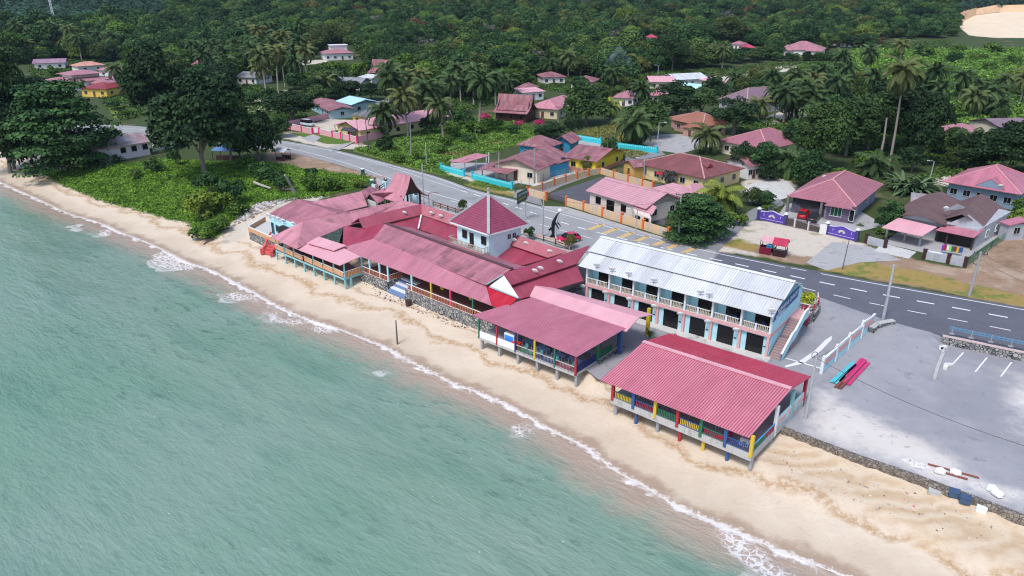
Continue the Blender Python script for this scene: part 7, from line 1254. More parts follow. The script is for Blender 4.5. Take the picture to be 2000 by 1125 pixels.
for i in range(2): variant('bushd','mid',93+i,2,2.6,1.4,14,70,.42,.8,0,.1)
variant('yellowbush','yellow',96,1.5,1.9,1.35,26,70,.24,.8,0,.12,(.28,.4)); variant('olivebush','olive',97,1.5,2.2,1.3,22,70,.26,.9,0,.1); variant('pinkbush','pink',98,1.8,2.0,1.4,14,60,.3,.8,0,.1); variant('greybush','grey',99,1.8,2.0,1.3,14,60,.35,.8,0,.1)
HID = 0
REG = []                                  # every plant: (object, px, py, kind words, size)
def plant(name, key, loc, H, wid=None, rz=None, vi=None, cat='tree', one=False):
    vs = VAR[key]; v = vs[(vi if vi is not None else int(RNG.integers(len(vs))))%len(vs)]; s = H/v[3]; sw = s if wid is None else wid/(2*v[2]*.98)
    T = bpy.data.objects.new(name, None); COL.objects.link(T); T.location = loc; T.rotation_euler = (0,0,RNG.random()*6.28 if rz is None else rz); T.scale = (sw,sw,s); ORG[T.name] = Vector(loc); T['category'] = cat
    c = bpy.data.objects.new('crown' if cat == 'tree' else 'foliage', v[0]); COL.objects.link(c); c.parent = T; t_ = bpy.data.objects.new('trunk' if cat == 'tree' else 'stem', v[1]); COL.objects.link(t_); t_.parent = T; return T
def tree_px(key, x, yt, yb, w, vi=None, label=None, name='broadleaf_tree', cat='tree', sink=0):
    p = G(x, yb); m = mpp(p); H = max(1.2, (WD(x, yt, p.y).z-p.z)); T = plant(name, key, p-Vector((0,0,sink)), H, w*m, None, vi, cat)
    if label: T['label'] = label
    else: REG.append((T, x, yb, key, H))
    return T
B_ = tree_px
B_('big_dark',28,88,330,120,0,'tall dark tree at the left edge behind the layered almond tree'); B_('dark',20,195,338,110,1,'dark tree overhanging the sand at the far left edge'); B_('layer',130,165,332,195,0,'broad layered almond tree left of the lilac beach house'); B_('dark',70,205,336,90,2,'dark bushy tree between the left edge and the almond tree')
B_('big_dark',402,140,345,185,1,'largest dark tree standing right of the lilac beach house'); B_('big_dark',318,98,268,125,2,'tall dark tree behind the lilac beach house roof'); B_('big_dark',452,165,318,100,0,'dark tree on the right flank of the largest seaside tree'); B_('dark',505,222,313,85,0,'smaller dark tree beside the red lay-by and the zinc stall'); B_('dark',470,245,312,60,1,'dark slender tree shading the blue tarpaulin stall')
B_('round',572,183,240,105,0,'round spreading tree over the pink rear wall'); B_('mid',545,232,268,50,0,'small tree at the left end of the pink roadside wall')
B_('big_dark',1312,62,140,66,1,'very tall dark tree standing above the pale lane at the top right'); B_('dark',1145,165,243,92,0,'large dark tree right of the butter coloured house'); B_('dark',1255,200,268,95,1,'dark tree behind the large coconut palm of the concrete yard'); B_('dark',1318,165,225,90,2,'dark tree left of the grey mauve roof'); B_('round',1368,175,226,74,0,'round dark tree between the smoke and the grey mauve roof'); B_('round',1432,194,262,100,1,'large round clipped tree behind the dull pink house'); B_('dark',1395,150,196,52,0,'dark tree left of the grey mauve hip roof')
B_('round',1121,226,271,40,0,'small round clipped tree at the end of the turquoise rear wall'); B_('round',1080,240,270,62,1,'low dark bushy tree left of the clipped round tree'); B_('mid',1190,270,306,34,0,'small dark tree beside the turquoise rear walls'); B_('olive',1148,308,337,28,0,'young sparse tree in front of the bright yellow house')
B_('round',1448,282,342,54,0,'round leafy tree in front of the pink tiled hip house, left of three'); B_('mid',1490,280,345,66,1,'leafy tree in front of the pink tiled hip house, middle of three'); B_('mid',1578,300,368,70,2,'leafy tree in front of the pink tiled hip house, right of three'); B_('dark',1500,318,352,40,0,'dark shrubby tree over the bare earth behind the red tiled house')
B_('big_dark',1598,205,330,110,0,'dark tree directly right of the pink tiled hip house'); B_('big_dark',1652,190,304,120,1,'dark tree in the large mass left of the tall leaning palm'); B_('big_dark',1738,158,288,150,2,'tallest dark tree behind the leaning coconut palm'); B_('big_dark',1795,185,322,90,0,'dark tree right of the leaning coconut palm'); B_('big_dark',1695,182,292,105,1,'dark tree directly behind the leaning coconut palm trunk'); B_('dark',1850,252,302,60,1,'dark tree behind the pink roof under the right hand palms'); B_('dark',1895,268,330,80,2,'dark tree behind the blue grey house, left one'); B_('big_dark',1955,235,345,120,1,'big dark tree behind the blue grey house at the right edge'); B_('dark',2010,250,340,90,0,'dark tree cut by the right edge behind the blue grey house')
B_('mid',1732,398,452,52,0,'round shrub tree between the red and brown tiled houses'); B_('layer',1358,384,466,120,1,'feathery layered hedge tree at the lane mouth beside the cream house'); B_('mid',1395,412,462,70,1,'dark feathery tree on the right of the lane mouth hedge')
B_('mid',1490,375,402,50,0,'bushy shrub tree beside the pale driveway of the maroon roofed house'); B_('olive',1468,368,400,40,1,'yellow green shrub tree right of the yellowing palm'); B_('greybush',1308,336,364,36,0,'grey leafed bush against the pale yellow wall of the maroon roofed house','shrub','shrub')
B_('dark',752,262,296,34,0,'dark round bush on the verge beside the pink side wall','shrub','shrub'); B_('dark',838,226,262,40,1,'dark bush at the back end of the pink side wall','shrub','shrub')
B_('olivebush',904,391,412,20,0,'dark red brown pointed bush by the road behind the crimson roofs','shrub','shrub'); B_('bushd',1035,444,468,24,0,'dark green bush between the tower roof and the statue','shrub','shrub'); B_('olivebush',1114,459,486,26,0,'round olive bush in front of the crimson hatchback','shrub','shrub')
p = W(1576,602,3.3); T = plant('shrub','yellowbush',p,2.0,2.5,0,0,'shrub'); T['label'] = 'round clipped yellow green shrub on the stone terrace'
B_('pinkbush',948,222,236,26,0,'magenta bougainvillea left of the dark timber house','shrub','shrub'); B_('pinkbush',1012,236,248,20,0,'magenta bougainvillea in front of the dark timber house','shrub','shrub'); B_('pinkbush',1053,234,249,22,0,'dusty pink flowering shrub in front of the butter coloured house','shrub','shrub'); B_('bush',1720,442,458,22,0,'leafy bush below the shrub tree beside the brown tiled house','shrub','shrub')
B_('bushd',308,322,336,30,0,'dark round bush below the veranda of the beach house','shrub','shrub'); B_('bushd',298,308,338,32,1,'taller dark bush on the slope beside the beach house','shrub','shrub'); B_('bushd',345,290,325,26,0,'dark bush right of the beach house veranda','shrub','shrub')
for x,yt,yb,w,k in ((395,375,425,75,'bush'),(435,372,412,60,'bush'),(455,352,400,60,'bushd'),(410,338,378,55,'bushd'),(515,318,352,50,'bushd'),(540,332,365,40,'bushd'),(555,345,372,38,'bushd'),(610,328,352,30,'bushd'),(605,340,372,40,'bush'),(640,345,375,40,'bush'),(480,305,330,40,'bush'),(465,395,420,45,'bush'),(425,425,452,50,'bush'),(395,442,468,50,'bush'),(268,330,350,25,'bushd'),(700,350,366,30,'bush'),(660,350,372,36,'bush')): tree_px(k,x,yt,yb,w,None,None,'shrub','shrub')
for x,yt,yb,w,k in ((905,215,245,40,'bushd'),(930,235,262,46,'bush'),(885,245,268,40,'bush'),(965,235,255,40,'bush'),(1000,245,262,30,'bushd'),(870,265,285,30,'bush'),(915,262,280,30,'bushd'),(1060,245,265,40,'bushd'),(700,120,150,40,'bush'),(660,118,150,40,'bush'),(630,125,150,36,'bushd'),(610,140,165,40,'bush'),(680,160,195,60,'dark'),(725,165,195,50,'dark'),(650,165,190,40,'mid'),(1130,150,175,40,'mid'),(1030,145,165,30,'mid'),(1040,165,180,26,'mid'),(1170,165,200,40,'dark'),(1230,150,185,40,'mid'),(1530,250,300,50,'dark'),(1555,235,285,50,'mid'),(1640,330,350,50,'bush'),(1600,340,362,40,'bush'),(1690,300,330,50,'bush'),(1830,262,300,40,'mid'),(1780,290,335,50,'dark'),(1985,410,450,50,'bush'),(1990,390,425,40,'bush'),(1870,290,330,50,'olive'),(1920,280,330,50,'olive'),(225,195,215,30,'bushd'),(245,215,225,20,'bush'),(525,175,205,40,'mid'),(490,180,205,36,'mid'),(440,195,225,40,'dark'),(575,145,175,40,'mid'),(105,130,150,26,'lite'),(60,150,180,60,'dark'),(20,150,200,70,'dark'),(180,140,152,16,'lite'),(1440,415,440,40,'bush'),(1380,440,462,40,'bushd'),(1500,398,410,30,'bush'),(590,300,330,0,'x'),(1210,300,318,22,'bushd'),(1140,380,398,0,'x'),(860,285,300,26,'bush'),(780,300,318,24,'bush'),(815,292,312,22,'bush'),(1480,140,170,40,'mid'),(1500,130,160,36,'olive'),(1590,160,190,40,'mid')):
    if w: tree_px(k,x,yt,yb,w,None,None,'shrub' if 'bush' in k else 'broadleaf_tree','shrub' if 'bush' in k else 'tree')
for i,(x,y) in enumerate(((1700,128),(1725,150),(1748,118),(1770,160),(1790,132),(1812,112),(1840,148),(1862,125),(1885,158),(1908,118),(1930,140),(1950,172),(1975,128),(1992,155),(1820,180),(1870,195),(1985,195),(1720,178),(1900,188),(1800,108),(1870,102),(1940,104))): tree_px(('lite','bush','lite','mid')[i%4],x,y-14-(i*5)%9,y,26+(i*11)%18,None,None,'shrub' if i%4 == 1 else 'broadleaf_tree','shrub' if i%4 == 1 else 'tree')
for i,x in enumerate(range(1330,1500,19)): tree_px(('dark','mid','dark','olive')[i%4],x+(i*7)%9,91+(i*5)%9,116+(i*3)%8,34+(i*5)%14)
for i,x in enumerate((1362,1412,1448,1486,1500,1512,1622,1618,1560,1640,1666,1690,1715)): tree_px(('dark','mid','brown','mid','dark')[i%5],x,52+(i*7)%14 if x < 1510 else 66+(i*5)%9,86 if x < 1510 else 92,32+(i*5)%12)
for i,x in enumerate((1515,1535,1552,1578,1600,1618)): tree_px(('mid','dark')[i%2],x,101+i%3*2,119,26)
# ------------------------------------------------------------------ palms
def frondset(seed, nf_, Lf, leaflets, ll, lw, droop, up0, up1, s0=.12):
    rg = np.random.default_rng(seed); Vs = []; Qs = []; tn = []; off = 0
    for f in range(nf_):
        a = f*2.399+rg.uniform(-.2,.2); k = (f+.5)/nf_; el = up1+(up0-up1)*(1-k); L = Lf*rg.uniform(.85,1.1); d = np.array([math.cos(a),math.sin(a)]); sd = np.array([-d[1],d[0],0]); n = leaflets
        t = np.linspace(0,1,n); ang = el-droop*t**1.3*(1+.3*k); dr = L/(n-1); x = np.concatenate([[0],np.cumsum(np.cos(ang[:-1])*dr)]); z = np.concatenate([[0],np.cumsum(np.sin(ang[:-1])*dr)]); P = np.column_stack([d[0]*x,d[1]*x,z]); T_ = np.column_stack([d[0]*np.cos(ang),d[1]*np.cos(ang),np.sin(ang)]); ton = np.clip(rg.normal(.25+.5*(1-k),.18),0,1)
        for i in range(n-1): 
            w = .05*(1-t[i])+.02; Vs += [P[i]-sd*w,P[i]+sd*w,P[i+1]+sd*w,P[i+1]-sd*w]; Qs.append(range(off,off+4)); off += 4; tn.append(min(1,ton+.25))
        for i in range(1,n):
            if t[i] < s0: continue
            l = ll*(math.sin(math.pi*min(1,.12+t[i]*.86)))**.6*rg.uniform(.85,1.1)
            for s in (-1,1):
                o = sd*s*.72+T_[i]*.55+np.array([0,0,-.32-.3*k]); o /= np.linalg.norm(o); w = T_[i]*lw*.5; q = P[i]+o*l; m = P[i]+o*l*.55; m2 = q+np.array([0,0,-l*.18]); Vs += [P[i]-w*.5,m-w,m2,m+w]; Qs.append(range(off,off+4)); off += 4; tn.append(np.clip(ton+rg.normal(0,.12),0,1))
    return np.array(Vs), np.array([list(q) for q in Qs]), np.array(tn)
PV = {}
def palmvar(key, seed, H, bend, mk='palm', nf_=27, Lf=5.4, r=.22):
    V,Q,t_ = frondset(seed,nf_,Lf,16,1.25,.58,1.8,1.4,-.7); rg = random.Random(seed); a = rg.uniform(0,6.28); P = [Vector((math.cos(a)*bend*(k/6)**1.8*H,math.sin(a)*bend*(k/6)**1.8*H,H*k/6)) for k in range(7)]; top = P[-1]
    V = V+np.array(top); k = MB(); k.tube([P[0]-Vector((0,0,.4))]+P[1:], list(np.linspace(r*1.5,r*.8,7)), 7); ORG['__p'] = Vector((0,0,0)); o = k.build('palm_trunk', PTRUNK, origin=(0,0,0)); tm = o.data; bpy.data.objects.remove(o)
    k = MB(); [k.ball(top+Vector((math.cos(j*1.05)*.2,math.sin(j*1.05)*.2,-.3-.1*(j%2))), .2, 6) for j in range(6)]; o = k.build('coconut_bunch', mat('coconut_husk', (.22,.15,.05), .7), origin=(0,0,0)); cm = o.data; bpy.data.objects.remove(o)
    PV.setdefault(key,[]).append((leafmesh('fronds_'+key,V,Q,t_,LM_[mk]), tm, cm, H, top))
for i,(H,bd) in enumerate(((5,.05),(8,.04),(10,.08),(12.5,.05),(15,.07),(18,.05))): palmvar('coco',200+i,H,bd); palmvar('coco',230+i,H,-bd)
palmvar('ycoco',260,4.0,.03,'ypalm',20,4.2,.2); palmvar('ycoco',261,7,.05,'ypalm',20,4.2)
def palm_px(x, yc, yb, key='coco', label=None, name='coconut_palm', rz=None, s=1.0):
    p = G(x[1] if isinstance(x,tuple) else x, yb); xc = x[0] if isinstance(x,tuple) else x; H = max(2.2, WD(xc, yc, p.y).z-p.z); vs = PV[key]; c = sorted(range(len(vs)), key=lambda i: abs(vs[i][3]-H)); v = vs[c[int(RNG.integers(min(2,len(c))))]]; k = H/v[3]; cs_ = s*RNG.uniform(1.0,1.2)
    T = bpy.data.objects.new(name, None); COL.objects.link(T); T.location = p; T['category'] = 'palm'; want = math.atan2(0, (WD(xc,yc,p.y).x-p.x) or .01); cur = math.atan2(v[4].y,v[4].x); T.rotation_euler = (0,0,want-cur if isinstance(x,tuple) else RNG.random()*6.28); ORG[T.name] = Vector(p)
    f = bpy.data.objects.new('fronds', v[0]); t_ = bpy.data.objects.new('trunk', v[1]); c_ = bpy.data.objects.new('coconut_bunch', v[2])
    for o in (f,t_,c_): COL.objects.link(o); o.parent = T
    t_.scale = (1,1,k); top = v[4]; dz = top.z*k
    for o in (f,c_): o.scale = (cs_,)*3; o.location = (top.x*(1-cs_), top.y*(1-cs_), dz-top.z*cs_)
    if label: T['label'] = label
    else: REG.append((T, xc, yb, 'palm', H))
    return T
PALMS = [(752,220,270),(797,190,268),(777,152,262),(838,172,262),((860,866),208,278),(880,160,226),((942,936),162,262),(887,84,118),(946,94,130),(990,158,196),(512,60,130),(530,52,128),(546,68,140),(523,108,205),((541,545),100,190),(560,72,145),(588,80,152),(572,96,152),(40,52,98),((65,75),64,101),(85,58,98),(107,50,108),(114,56,110),(141,57,112),(200,70,112),((234,230),134,182),(385,88,130),(422,88,132),(450,122,165),(488,104,150),(477,52,95),((1069,1075),124,158),(1195,144,192),(1252,174,208),(1437,152,180),(1378,264,300),(1232,38,75),(1512,178,232),(1565,170,234),((1605,1600),138,192),((1657,1651),134,182),(1685,102,166),((1756,1754),88,138),((1825,1815),138,228),((1841,1831),172,232),(1910,166,210),((1967,1947),158,218),(1915,204,228),(1600,222,248),(1540,314,346),(1890,276,312),(1945,205,232),(1480,205,236),(1545,205,236),(1410,100,135),(640,160,192),(655,150,178),(1165,128,150),(905,150,190),(820,185,240),(1030,105,135),(1710,330,345),(1585,155,200),(820,150,215),(465,85,130),(505,95,165),(535,85,148),(557,105,170),(600,100,160),(498,80,145),(520,130,185),(578,120,172),(548,45,120),(590,50,118),(440,100,150),(405,108,150),(760,135,205),(805,150,215),(855,175,235),(900,135,200),(925,140,205),(968,150,205),(985,120,165),(1010,130,170),(1500,150,205),(1530,185,240),(1550,150,210),(1585,190,238),(1625,160,215),(1640,110,165),(1700,150,200),(1780,150,205),(1800,175,225),(1870,150,205),(1895,190,235),(1930,180,225),(1990,150,205),(1215,120,160),(1110,110,150),(60,85,120),(160,75,118),(225,72,115)]
for x,yc,yb in PALMS: palm_px(x,yc,yb)
palm_px((1722,1738),140,316,label='tall slender leaning coconut palm before the dark tree mass',s=1.1); palm_px(1235,242,284,label='large low coconut palm beside the concrete yard',s=1.15); palm_px(1405,384,420,'ycoco','yellowing palm with drooping fronds between the cream house and the lane',s=1.25); palm_px(1193,206,234,'ycoco','small yellowing palm left of the dark tree in the village')
for x0,yt,x1,yb,lb in ((1690,235,1686,285,'bare grey trunk, left of two beneath the dark trees'),(1732,230,1715,320,'bare grey leaning trunk, right of two beneath the dark trees')): p = G(x1,yb); q = WD(x0,yt,p.y); log('bare_trunk', lb, [p-Vector((0,0,.3)), lerp(p,q,.5)+Vector((.3,0,0)), q], .32, .18, PTRUNK, 'tree trunk')
# broad fan palm clump behind the red tiled house, banana plants, spiky pot plant
def fan_plant(name, label, p, n, L, w, mk='fan', el=(.5,1.4), cat='plant'):
    rg = np.random.default_rng(int(abs(p.x)*7+p.y)); V = []; Q = []; tn = []
    for i in range(n):
        a = rg.uniform(0,6.28); e = rg.uniform(*el); l = L*rg.uniform(.7,1.1); d = np.array([math.cos(a),math.sin(a),0]); s = np.array([-d[1],d[0],0]); P = [np.array(p)]; ang = e
        for j in range(5): P.append(P[-1]+(d*math.cos(ang)+np.array([0,0,math.sin(ang)]))*l/5); ang -= .38
        t_ = rg.random()
        for j in range(5): w0,w1 = w*(math.sin(math.pi*(j/5)*.9+.15)), w*(math.sin(math.pi*((j+1)/5)*.9+.15)); o = len(V); V += [P[j]-s*w0,P[j]+s*w0,P[j+1]+s*w1,P[j+1]-s*w1]; Q.append([o,o+1,o+2,o+3]); tn.append(t_)
    me = leafmesh(name, np.array(V)-np.array(p), np.array(Q), np.array(tn), LM_[mk]); o = bpy.data.objects.new(name, me); o.location = p; COL.objects.link(o); ORG[o.name] = Vector(p); return tag(o, label, cat)
for i,(x,y) in enumerate(((1760,372),(1785,380),(1805,376))): fan_plant('fan_palm', ('left','middle','right')[i]+' clump of the broad fan palms behind the red tiled house', G(x,y)-Vector((0,0,.2)), 46, 6.4, .32, 'fan', (.6,1.5), 'palm')
for lb,(x,y) in (('banana plants at the right end of the brown tiled house, front clump',(1985,446)),('banana plants at the right end of the brown tiled house, rear clump',(2000,420))): fan_plant('banana_plant', lb, G(x,y), 24, 3.6, .32, 'lite', (.7,1.5))
fan_plant('pot_plant', 'spiky plant in the dark pot beside the yellow canopy post', W(1268,655,2.5), 18, 1.2, .07, 'fan', (.6,1.5)); fan_plant('agave', 'low spiky palm beside the road above the beach house', G(303,252), 40, 3.6, .2, 'fan', (.3,1.4)); fan_plant('agave', 'low spiky plant in front of the purple house bay', W(1680,440,2.7), 22, 1.1, .08, 'fan', (.4,1.5))
for x,y in ((640,262),(560,200),(700,215),(1405,170),(1505,150),(1565,130)): pass
# ------------------------------------------------------------------ forest: nearest trees one by one, the far wood as one mass
FL = np.array([(-300,125),(60,125),(150,118),(250,125),(340,175),(480,175),(560,185),(600,130),(640,88),(700,88),(730,165),(800,185),(900,195),(1000,182),(1050,150),(1120,148),(1200,190),(1290,150),(1300,138),(1390,134),(1480,126),(1520,112),(1615,100),(1640,88),(1690,92),(1720,76),(1860,78),(1872,38),(2000,36),(2400,36)], float)
HOUSES = [(o.location.x,o.location.y) for o in bpy.data.objects if o.get('category') in ('house','shed','annexe','hall')]; HOUSES = np.array(HOUSES)
def forest_points(y0, y1, sp, seed):
    rg = np.random.default_rng(seed); out = []; y = y0
    while y < y1:
        step = sp(y); hw = y*.78+30; xs = np.arange(-hw, hw, step)+rg.uniform(-step*.4,step*.4); 
        P = np.column_stack([xs+rg.uniform(-step*.38,step*.38,len(xs)), y+rg.uniform(-step*.38,step*.38,len(xs))]); out.append(P); y += step*.86
    return np.vstack(out)
FP = forest_points(190, 1500, lambda y: 7.2 if y < 330 else (7.8 if y < 520 else 10+ (y-520)*.012), 5); Zf = ground_z(FP); fw = FP[:,1]*CT-(Zf-CH)*ST; upc = FP[:,1]*ST+(Zf-CH)*CT; PX = 1000+F*FP[:,0]/fw; PY = 562.5-F*upc/fw
ok = (PY < np.interp(PX,FL[:,0],FL[:,1])) & (PX > -140) & (PX < 2140) & (PY > -60) & (shore_d(FP) > 12)
if len(HOUSES): dh = np.min(np.hypot(FP[:,None,0]-HOUSES[None,:,0], FP[:,None,1]-HOUSES[None,:,1]),1); ok &= dh > 9+FP[:,1]*.012
clear = [poly_ for q in ('pale','dirt','lawn','clearing') for poly_ in ZP[q]]
for q in clear: ok &= sdist(FP,q) < -4
ok &= ~((PX > 1300) & (PX < 1700) & (PY > 138)); ok &= ~((PX > 555) & (PX < 640) & (PY > 108))
oil = ((PX < 330) & (PY < 62)) | ((PX > 1860) & (PY < 32)); FP, Zf, PX, PY, oil = FP[ok], Zf[ok], PX[ok], PY[ok], oil[ok]
HPX = np.array([pix((a,b,gz(a,b)+1.5)) for a,b in HOUSES])
def covers(px, py, m): return bool(np.any((np.abs(HPX[:,0]-px) < 5.5/m+16) & (HPX[:,1] < py) & (HPX[:,1] > py-9/m)))
MP_ = (FP[:,1]*CT-(Zf-CH)*ST)/F; cv = np.array([y < 520 and covers(a,b,m) for a,b,m,y in zip(PX,PY,MP_,FP[:,1])]); FP,Zf,PX,PY,oil = FP[~cv],Zf[~cv],PX[~cv],PY[~cv],oil[~cv]
VP = forest_points(150, 330, lambda y: 8.5, 9); vz = ground_z(VP); vx = np.array([pix((a,b,c)) for (a,b),c in zip(VP,vz)]); vok = (shore_d(VP) > 30) & (vx[:,0] > 470) & (vx[:,0] < 2050) & (vx[:,1] >= np.interp(vx[:,0],FL[:,0],FL[:,1])) & (vx[:,1] < np.interp(vx[:,0],[470,700,1000,1300,1500,2050],[215,200,190,222,240,330])) & (np.minimum(seg_dist(VP,upw),seg_dist(VP,low)) > 9)
for q in clear+ZP['veg'][6:7]: vok &= sdist(VP,q) < -3
vok &= np.min(np.hypot(VP[:,None,0]-HOUSES[None,:,0],VP[:,None,1]-HOUSES[None,:,1]),1) > 10
nv = 0
for (a,b),c,(x_,y_),k_ in zip(VP,vz,vx,vok):
    m = (b*CT-(c-CH)*ST)/F
    if not k_ or covers(x_,y_,m) or nv > 75: continue
    if RNG.random() < .25: continue
    key = ['mid','dark','mid','lite','dark','olive','bush','bushd'][int(RNG.integers(8))]; H = RNG.uniform(4.5,8.5) if 'bush' not in key else RNG.uniform(2,3.2); T = plant('broadleaf_tree' if 'bush' not in key else 'shrub', key, (a,b,c-.3), H, H*RNG.uniform(1,1.35), cat='tree' if 'bush' not in key else 'shrub'); REG.append((T,x_,y_,key,H)); nv += 1
idx = np.argsort(FP[:,1]); ind = [i for i in idx if not oil[i]]
n_named = sum(1 for o in bpy.data.objects if o.name.startswith('broadleaf_tree')); NIND = max(60, 285-n_named); indiv = set(ind[:NIND])
KEYS = ['mid','dark','mid','olive','lite','dark','mid','mid','mid','lite','dark','mid']; rgf = np.random.default_rng(77)
for i in ind[:NIND]:
    key = KEYS[int(rgf.integers(12))]; H = rgf.uniform(7.5,13.5); T = plant('broadleaf_tree', key, (FP[i,0],FP[i,1],Zf[i]-.5), H, H*rgf.uniform(.95,1.3)); REG.append((T,PX[i],PY[i],key,H))
PROTO = bpy.data.collections.new('forest_prototypes'); WTS = []
for n_, (key, w) in enumerate((('brown',.12),('dark',2),('dark',2),('grey',.2),('lite',1.9),('mid',2.6),('mid',2.6),('mid',2.6),('olive',1.2),('olive',1.2))):
    v = VAR[key][n_ % len(VAR[key])]; o = bpy.data.objects.new(f'{chr(97+n_)}_crown', v[0]); PROTO.objects.link(o); WTS.append(w)
WTS = np.array(WTS)/sum(WTS)
def mass(name, label, ids):
    rg = np.random.default_rng(3); n = len(ids); P = np.column_stack([FP[ids], Zf[ids]-1.0]); y = FP[ids,1]; sc = rg.uniform(.65,1.5,n)*(1+.35*smooth(500,900,y)); sc = np.where(rg.random(n) < .06, sc*1.35, sc)
    # kinds of tree grow in stands: pick by a slow noise
    nz = np.array([mnoise.noise((a*.012,b*.012,3)) for a,b in FP[ids]]); cum = np.cumsum(WTS); pick = np.searchsorted(cum, np.clip(.5+nz*.55+rg.normal(0,.22,n),0,.999)).astype('i')
    me = bpy.data.meshes.new(name); me.from_pydata(P.tolist(),[],[])
    for an,ty,v in (('sc','FLOAT',sc),('rot','FLOAT',rg.uniform(0,6.28,n)),('pick','INT',pick)): a = me.attributes.new(an,ty,'POINT'); a.data.foreach_set('value', v.astype('f') if ty == 'FLOAT' else v)
    o = bpy.data.objects.new(name,me); COL.objects.link(o); ng = bpy.data.node_groups.new('forest_scatter','GeometryNodeTree'); ng.interface.new_socket('Geometry',in_out='INPUT',socket_type='NodeSocketGeometry'); ng.interface.new_socket('Geometry',in_out='OUTPUT',socket_type='NodeSocketGeometry')
    N = ng.nodes.new; gi,go,ip,ci,cx = N('NodeGroupInput'),N('NodeGroupOutput'),N('GeometryNodeInstanceOnPoints'),N('GeometryNodeCollectionInfo'),N('ShaderNodeCombineXYZ'); ci.inputs['Collection'].default_value = PROTO; ci.inputs['Separate Children'].default_value = True; ci.inputs['Reset Children'].default_value = True; ip.inputs['Pick Instance'].default_value = True
    def at(nm,ty): a = N('GeometryNodeInputNamedAttribute'); a.data_type = ty; a.inputs['Name'].default_value = nm; return a.outputs['Attribute']
    L = ng.links.new; L(gi.outputs[0],ip.inputs['Points']); L(ci.outputs[0],ip.inputs['Instance']); L(at('pick','INT'),ip.inputs['Instance Index']); L(at('rot','FLOAT'),cx.inputs[2]); L(cx.outputs[0],ip.inputs['Rotation']); L(at('sc','FLOAT'),ip.inputs['Scale']); L(ip.outputs[0],go.inputs[0])
    md = o.modifiers.new('scatter','NODES'); md.node_group = ng; return tag(o,label,'forest',kind='stuff')
mass('forest','dense tropical forest rising over the hills behind the village',[i for i in ind[NIND:]])
# oil palm plantations: the front rows one by one, the rest one mass
def oilcrown(seed): return frondset(seed,22,5.0,9,1.5,.55,1.5,1.2,-.35)
OV = [oilcrown(300+i) for i in range(3)]; OM = [leafmesh('oil_palm',V,Q,t_,LM_['oil']) for V,Q,t_ in OV]
oi = [i for i in idx if oil[i]]; keep = []; lastp = np.zeros((0,2))
for i in oi:
    if FP[i,1] > 1150: continue
    if len(lastp) == 0 or np.min(np.hypot(*(lastp-FP[i]).T)) > 7.6: keep.append(i); lastp = np.vstack([lastp,FP[i]])
def oil_set(lo, hi): return [i for i in keep if lo <= PX[i] < hi]
nid = 0
for i in keep[:70]: o = bpy.data.objects.new('oil_palm', OM[i%3]); COL.objects.link(o); o.location = (FP[i,0],FP[i,1],Zf[i]+6); o.scale = (1.4,)*3; o.rotation_euler = (0,0,rgf.uniform(0,6.28)); ORG[o.name] = o.location.copy(); tag(o, 'blue green oil palm in the front rows of the plantation at the top left' if PX[i] < 1000 else 'blue green oil palm in the plantation above the sand quarry at the top right', 'palm', 'oil palms of the top left plantation' if PX[i] < 1000 else 'oil palms above the sand quarry')
Vs=[];Qs=[];tn=[];off=0
for i in keep[70:]:
    V,Q,t_ = OV[i%3]; a = rgf.uniform(0,6.28); R = np.array([[math.cos(a),-math.sin(a),0],[math.sin(a),math.cos(a),0],[0,0,1]]); Vs.append(V@R.T*1.4+np.array([FP[i,0],FP[i,1],Zf[i]+6])); Qs.append(Q+off); off += len(V); tn.append(t_)
if Vs: me = leafmesh('oil_palm_plantation',np.vstack(Vs),np.vstack(Qs),np.concatenate(tn),LM_['oil']); o = bpy.data.objects.new('oil_palm_plantation',me); COL.objects.link(o); tag(o,'rows of oil palms farther back on the hillside at the top left','plantation',kind='stuff')
# ------------------------------------------------------------------ ground cover
def cover(name, label, polys, n, s0, s1, h, mk, seed, bumps=.6, sc=.12, per=4):
    rg = np.random.default_rng(seed); A = []; Ls = [np.array([G(a,b_)[:2] for a,b_ in q]) for q in polys]; ar = np.array([abs(np.sum(L[:,0]*np.roll(L[:,1],-1)-L[:,1]*np.roll(L[:,0],-1)))/2 for L in Ls])
    for L,f in zip(Ls,ar/ar.sum()):
        lo,hi = L.min(0),L.max(0); q = lo+(hi-lo)*rg.random((int(n*f*3)+50,2)); q = q[sdist(q,L) > rg.uniform(-.6,1.2,len(q))]; A.append(q[:int(n*f)])
    A = np.vstack(A); 
    if len(HOUSES): A = A[np.min(np.hypot(A[:,None,0]-HOUSES[None,:,0],A[:,None,1]-HOUSES[None,:,1]),1) > 5]
    A = A[(seg_dist(A,upw) > .8)&(seg_dist(A,low) > .8)]
    nz = np.array([mnoise.noise((x*sc,y*sc,seed)) for x,y in A]); nz2 = np.array([mnoise.noise((x*sc*3.3,y*sc*3.3,seed+9)) for x,y in A]); hh = np.clip(.35+nz*.9+nz2*.45,0.02,1.6)*bumps
    P = np.repeat(np.column_stack([A,ground_z(A)]),per,0); m = len(P); H = np.repeat(hh,per); P = P+np.column_stack([rg.normal(size=(m,2))*s1*.5, H*rg.uniform(.3,1.0,m)+h*rg.random(m)]); d = rg.normal(size=(m,3))*.55+np.array([0,0,.75]); v,q = quads(P,d,rg.uniform(s0,s1,m),.65,rg); tone = np.clip(rg.normal(.42,.2,m)+np.repeat(nz2,per)*.5,0,1); me = leafmesh(name,v,q,tone,LM_[mk]); o = bpy.data.objects.new(name,me); COL.objects.link(o); return tag(o,label,'ground cover',kind='stuff')
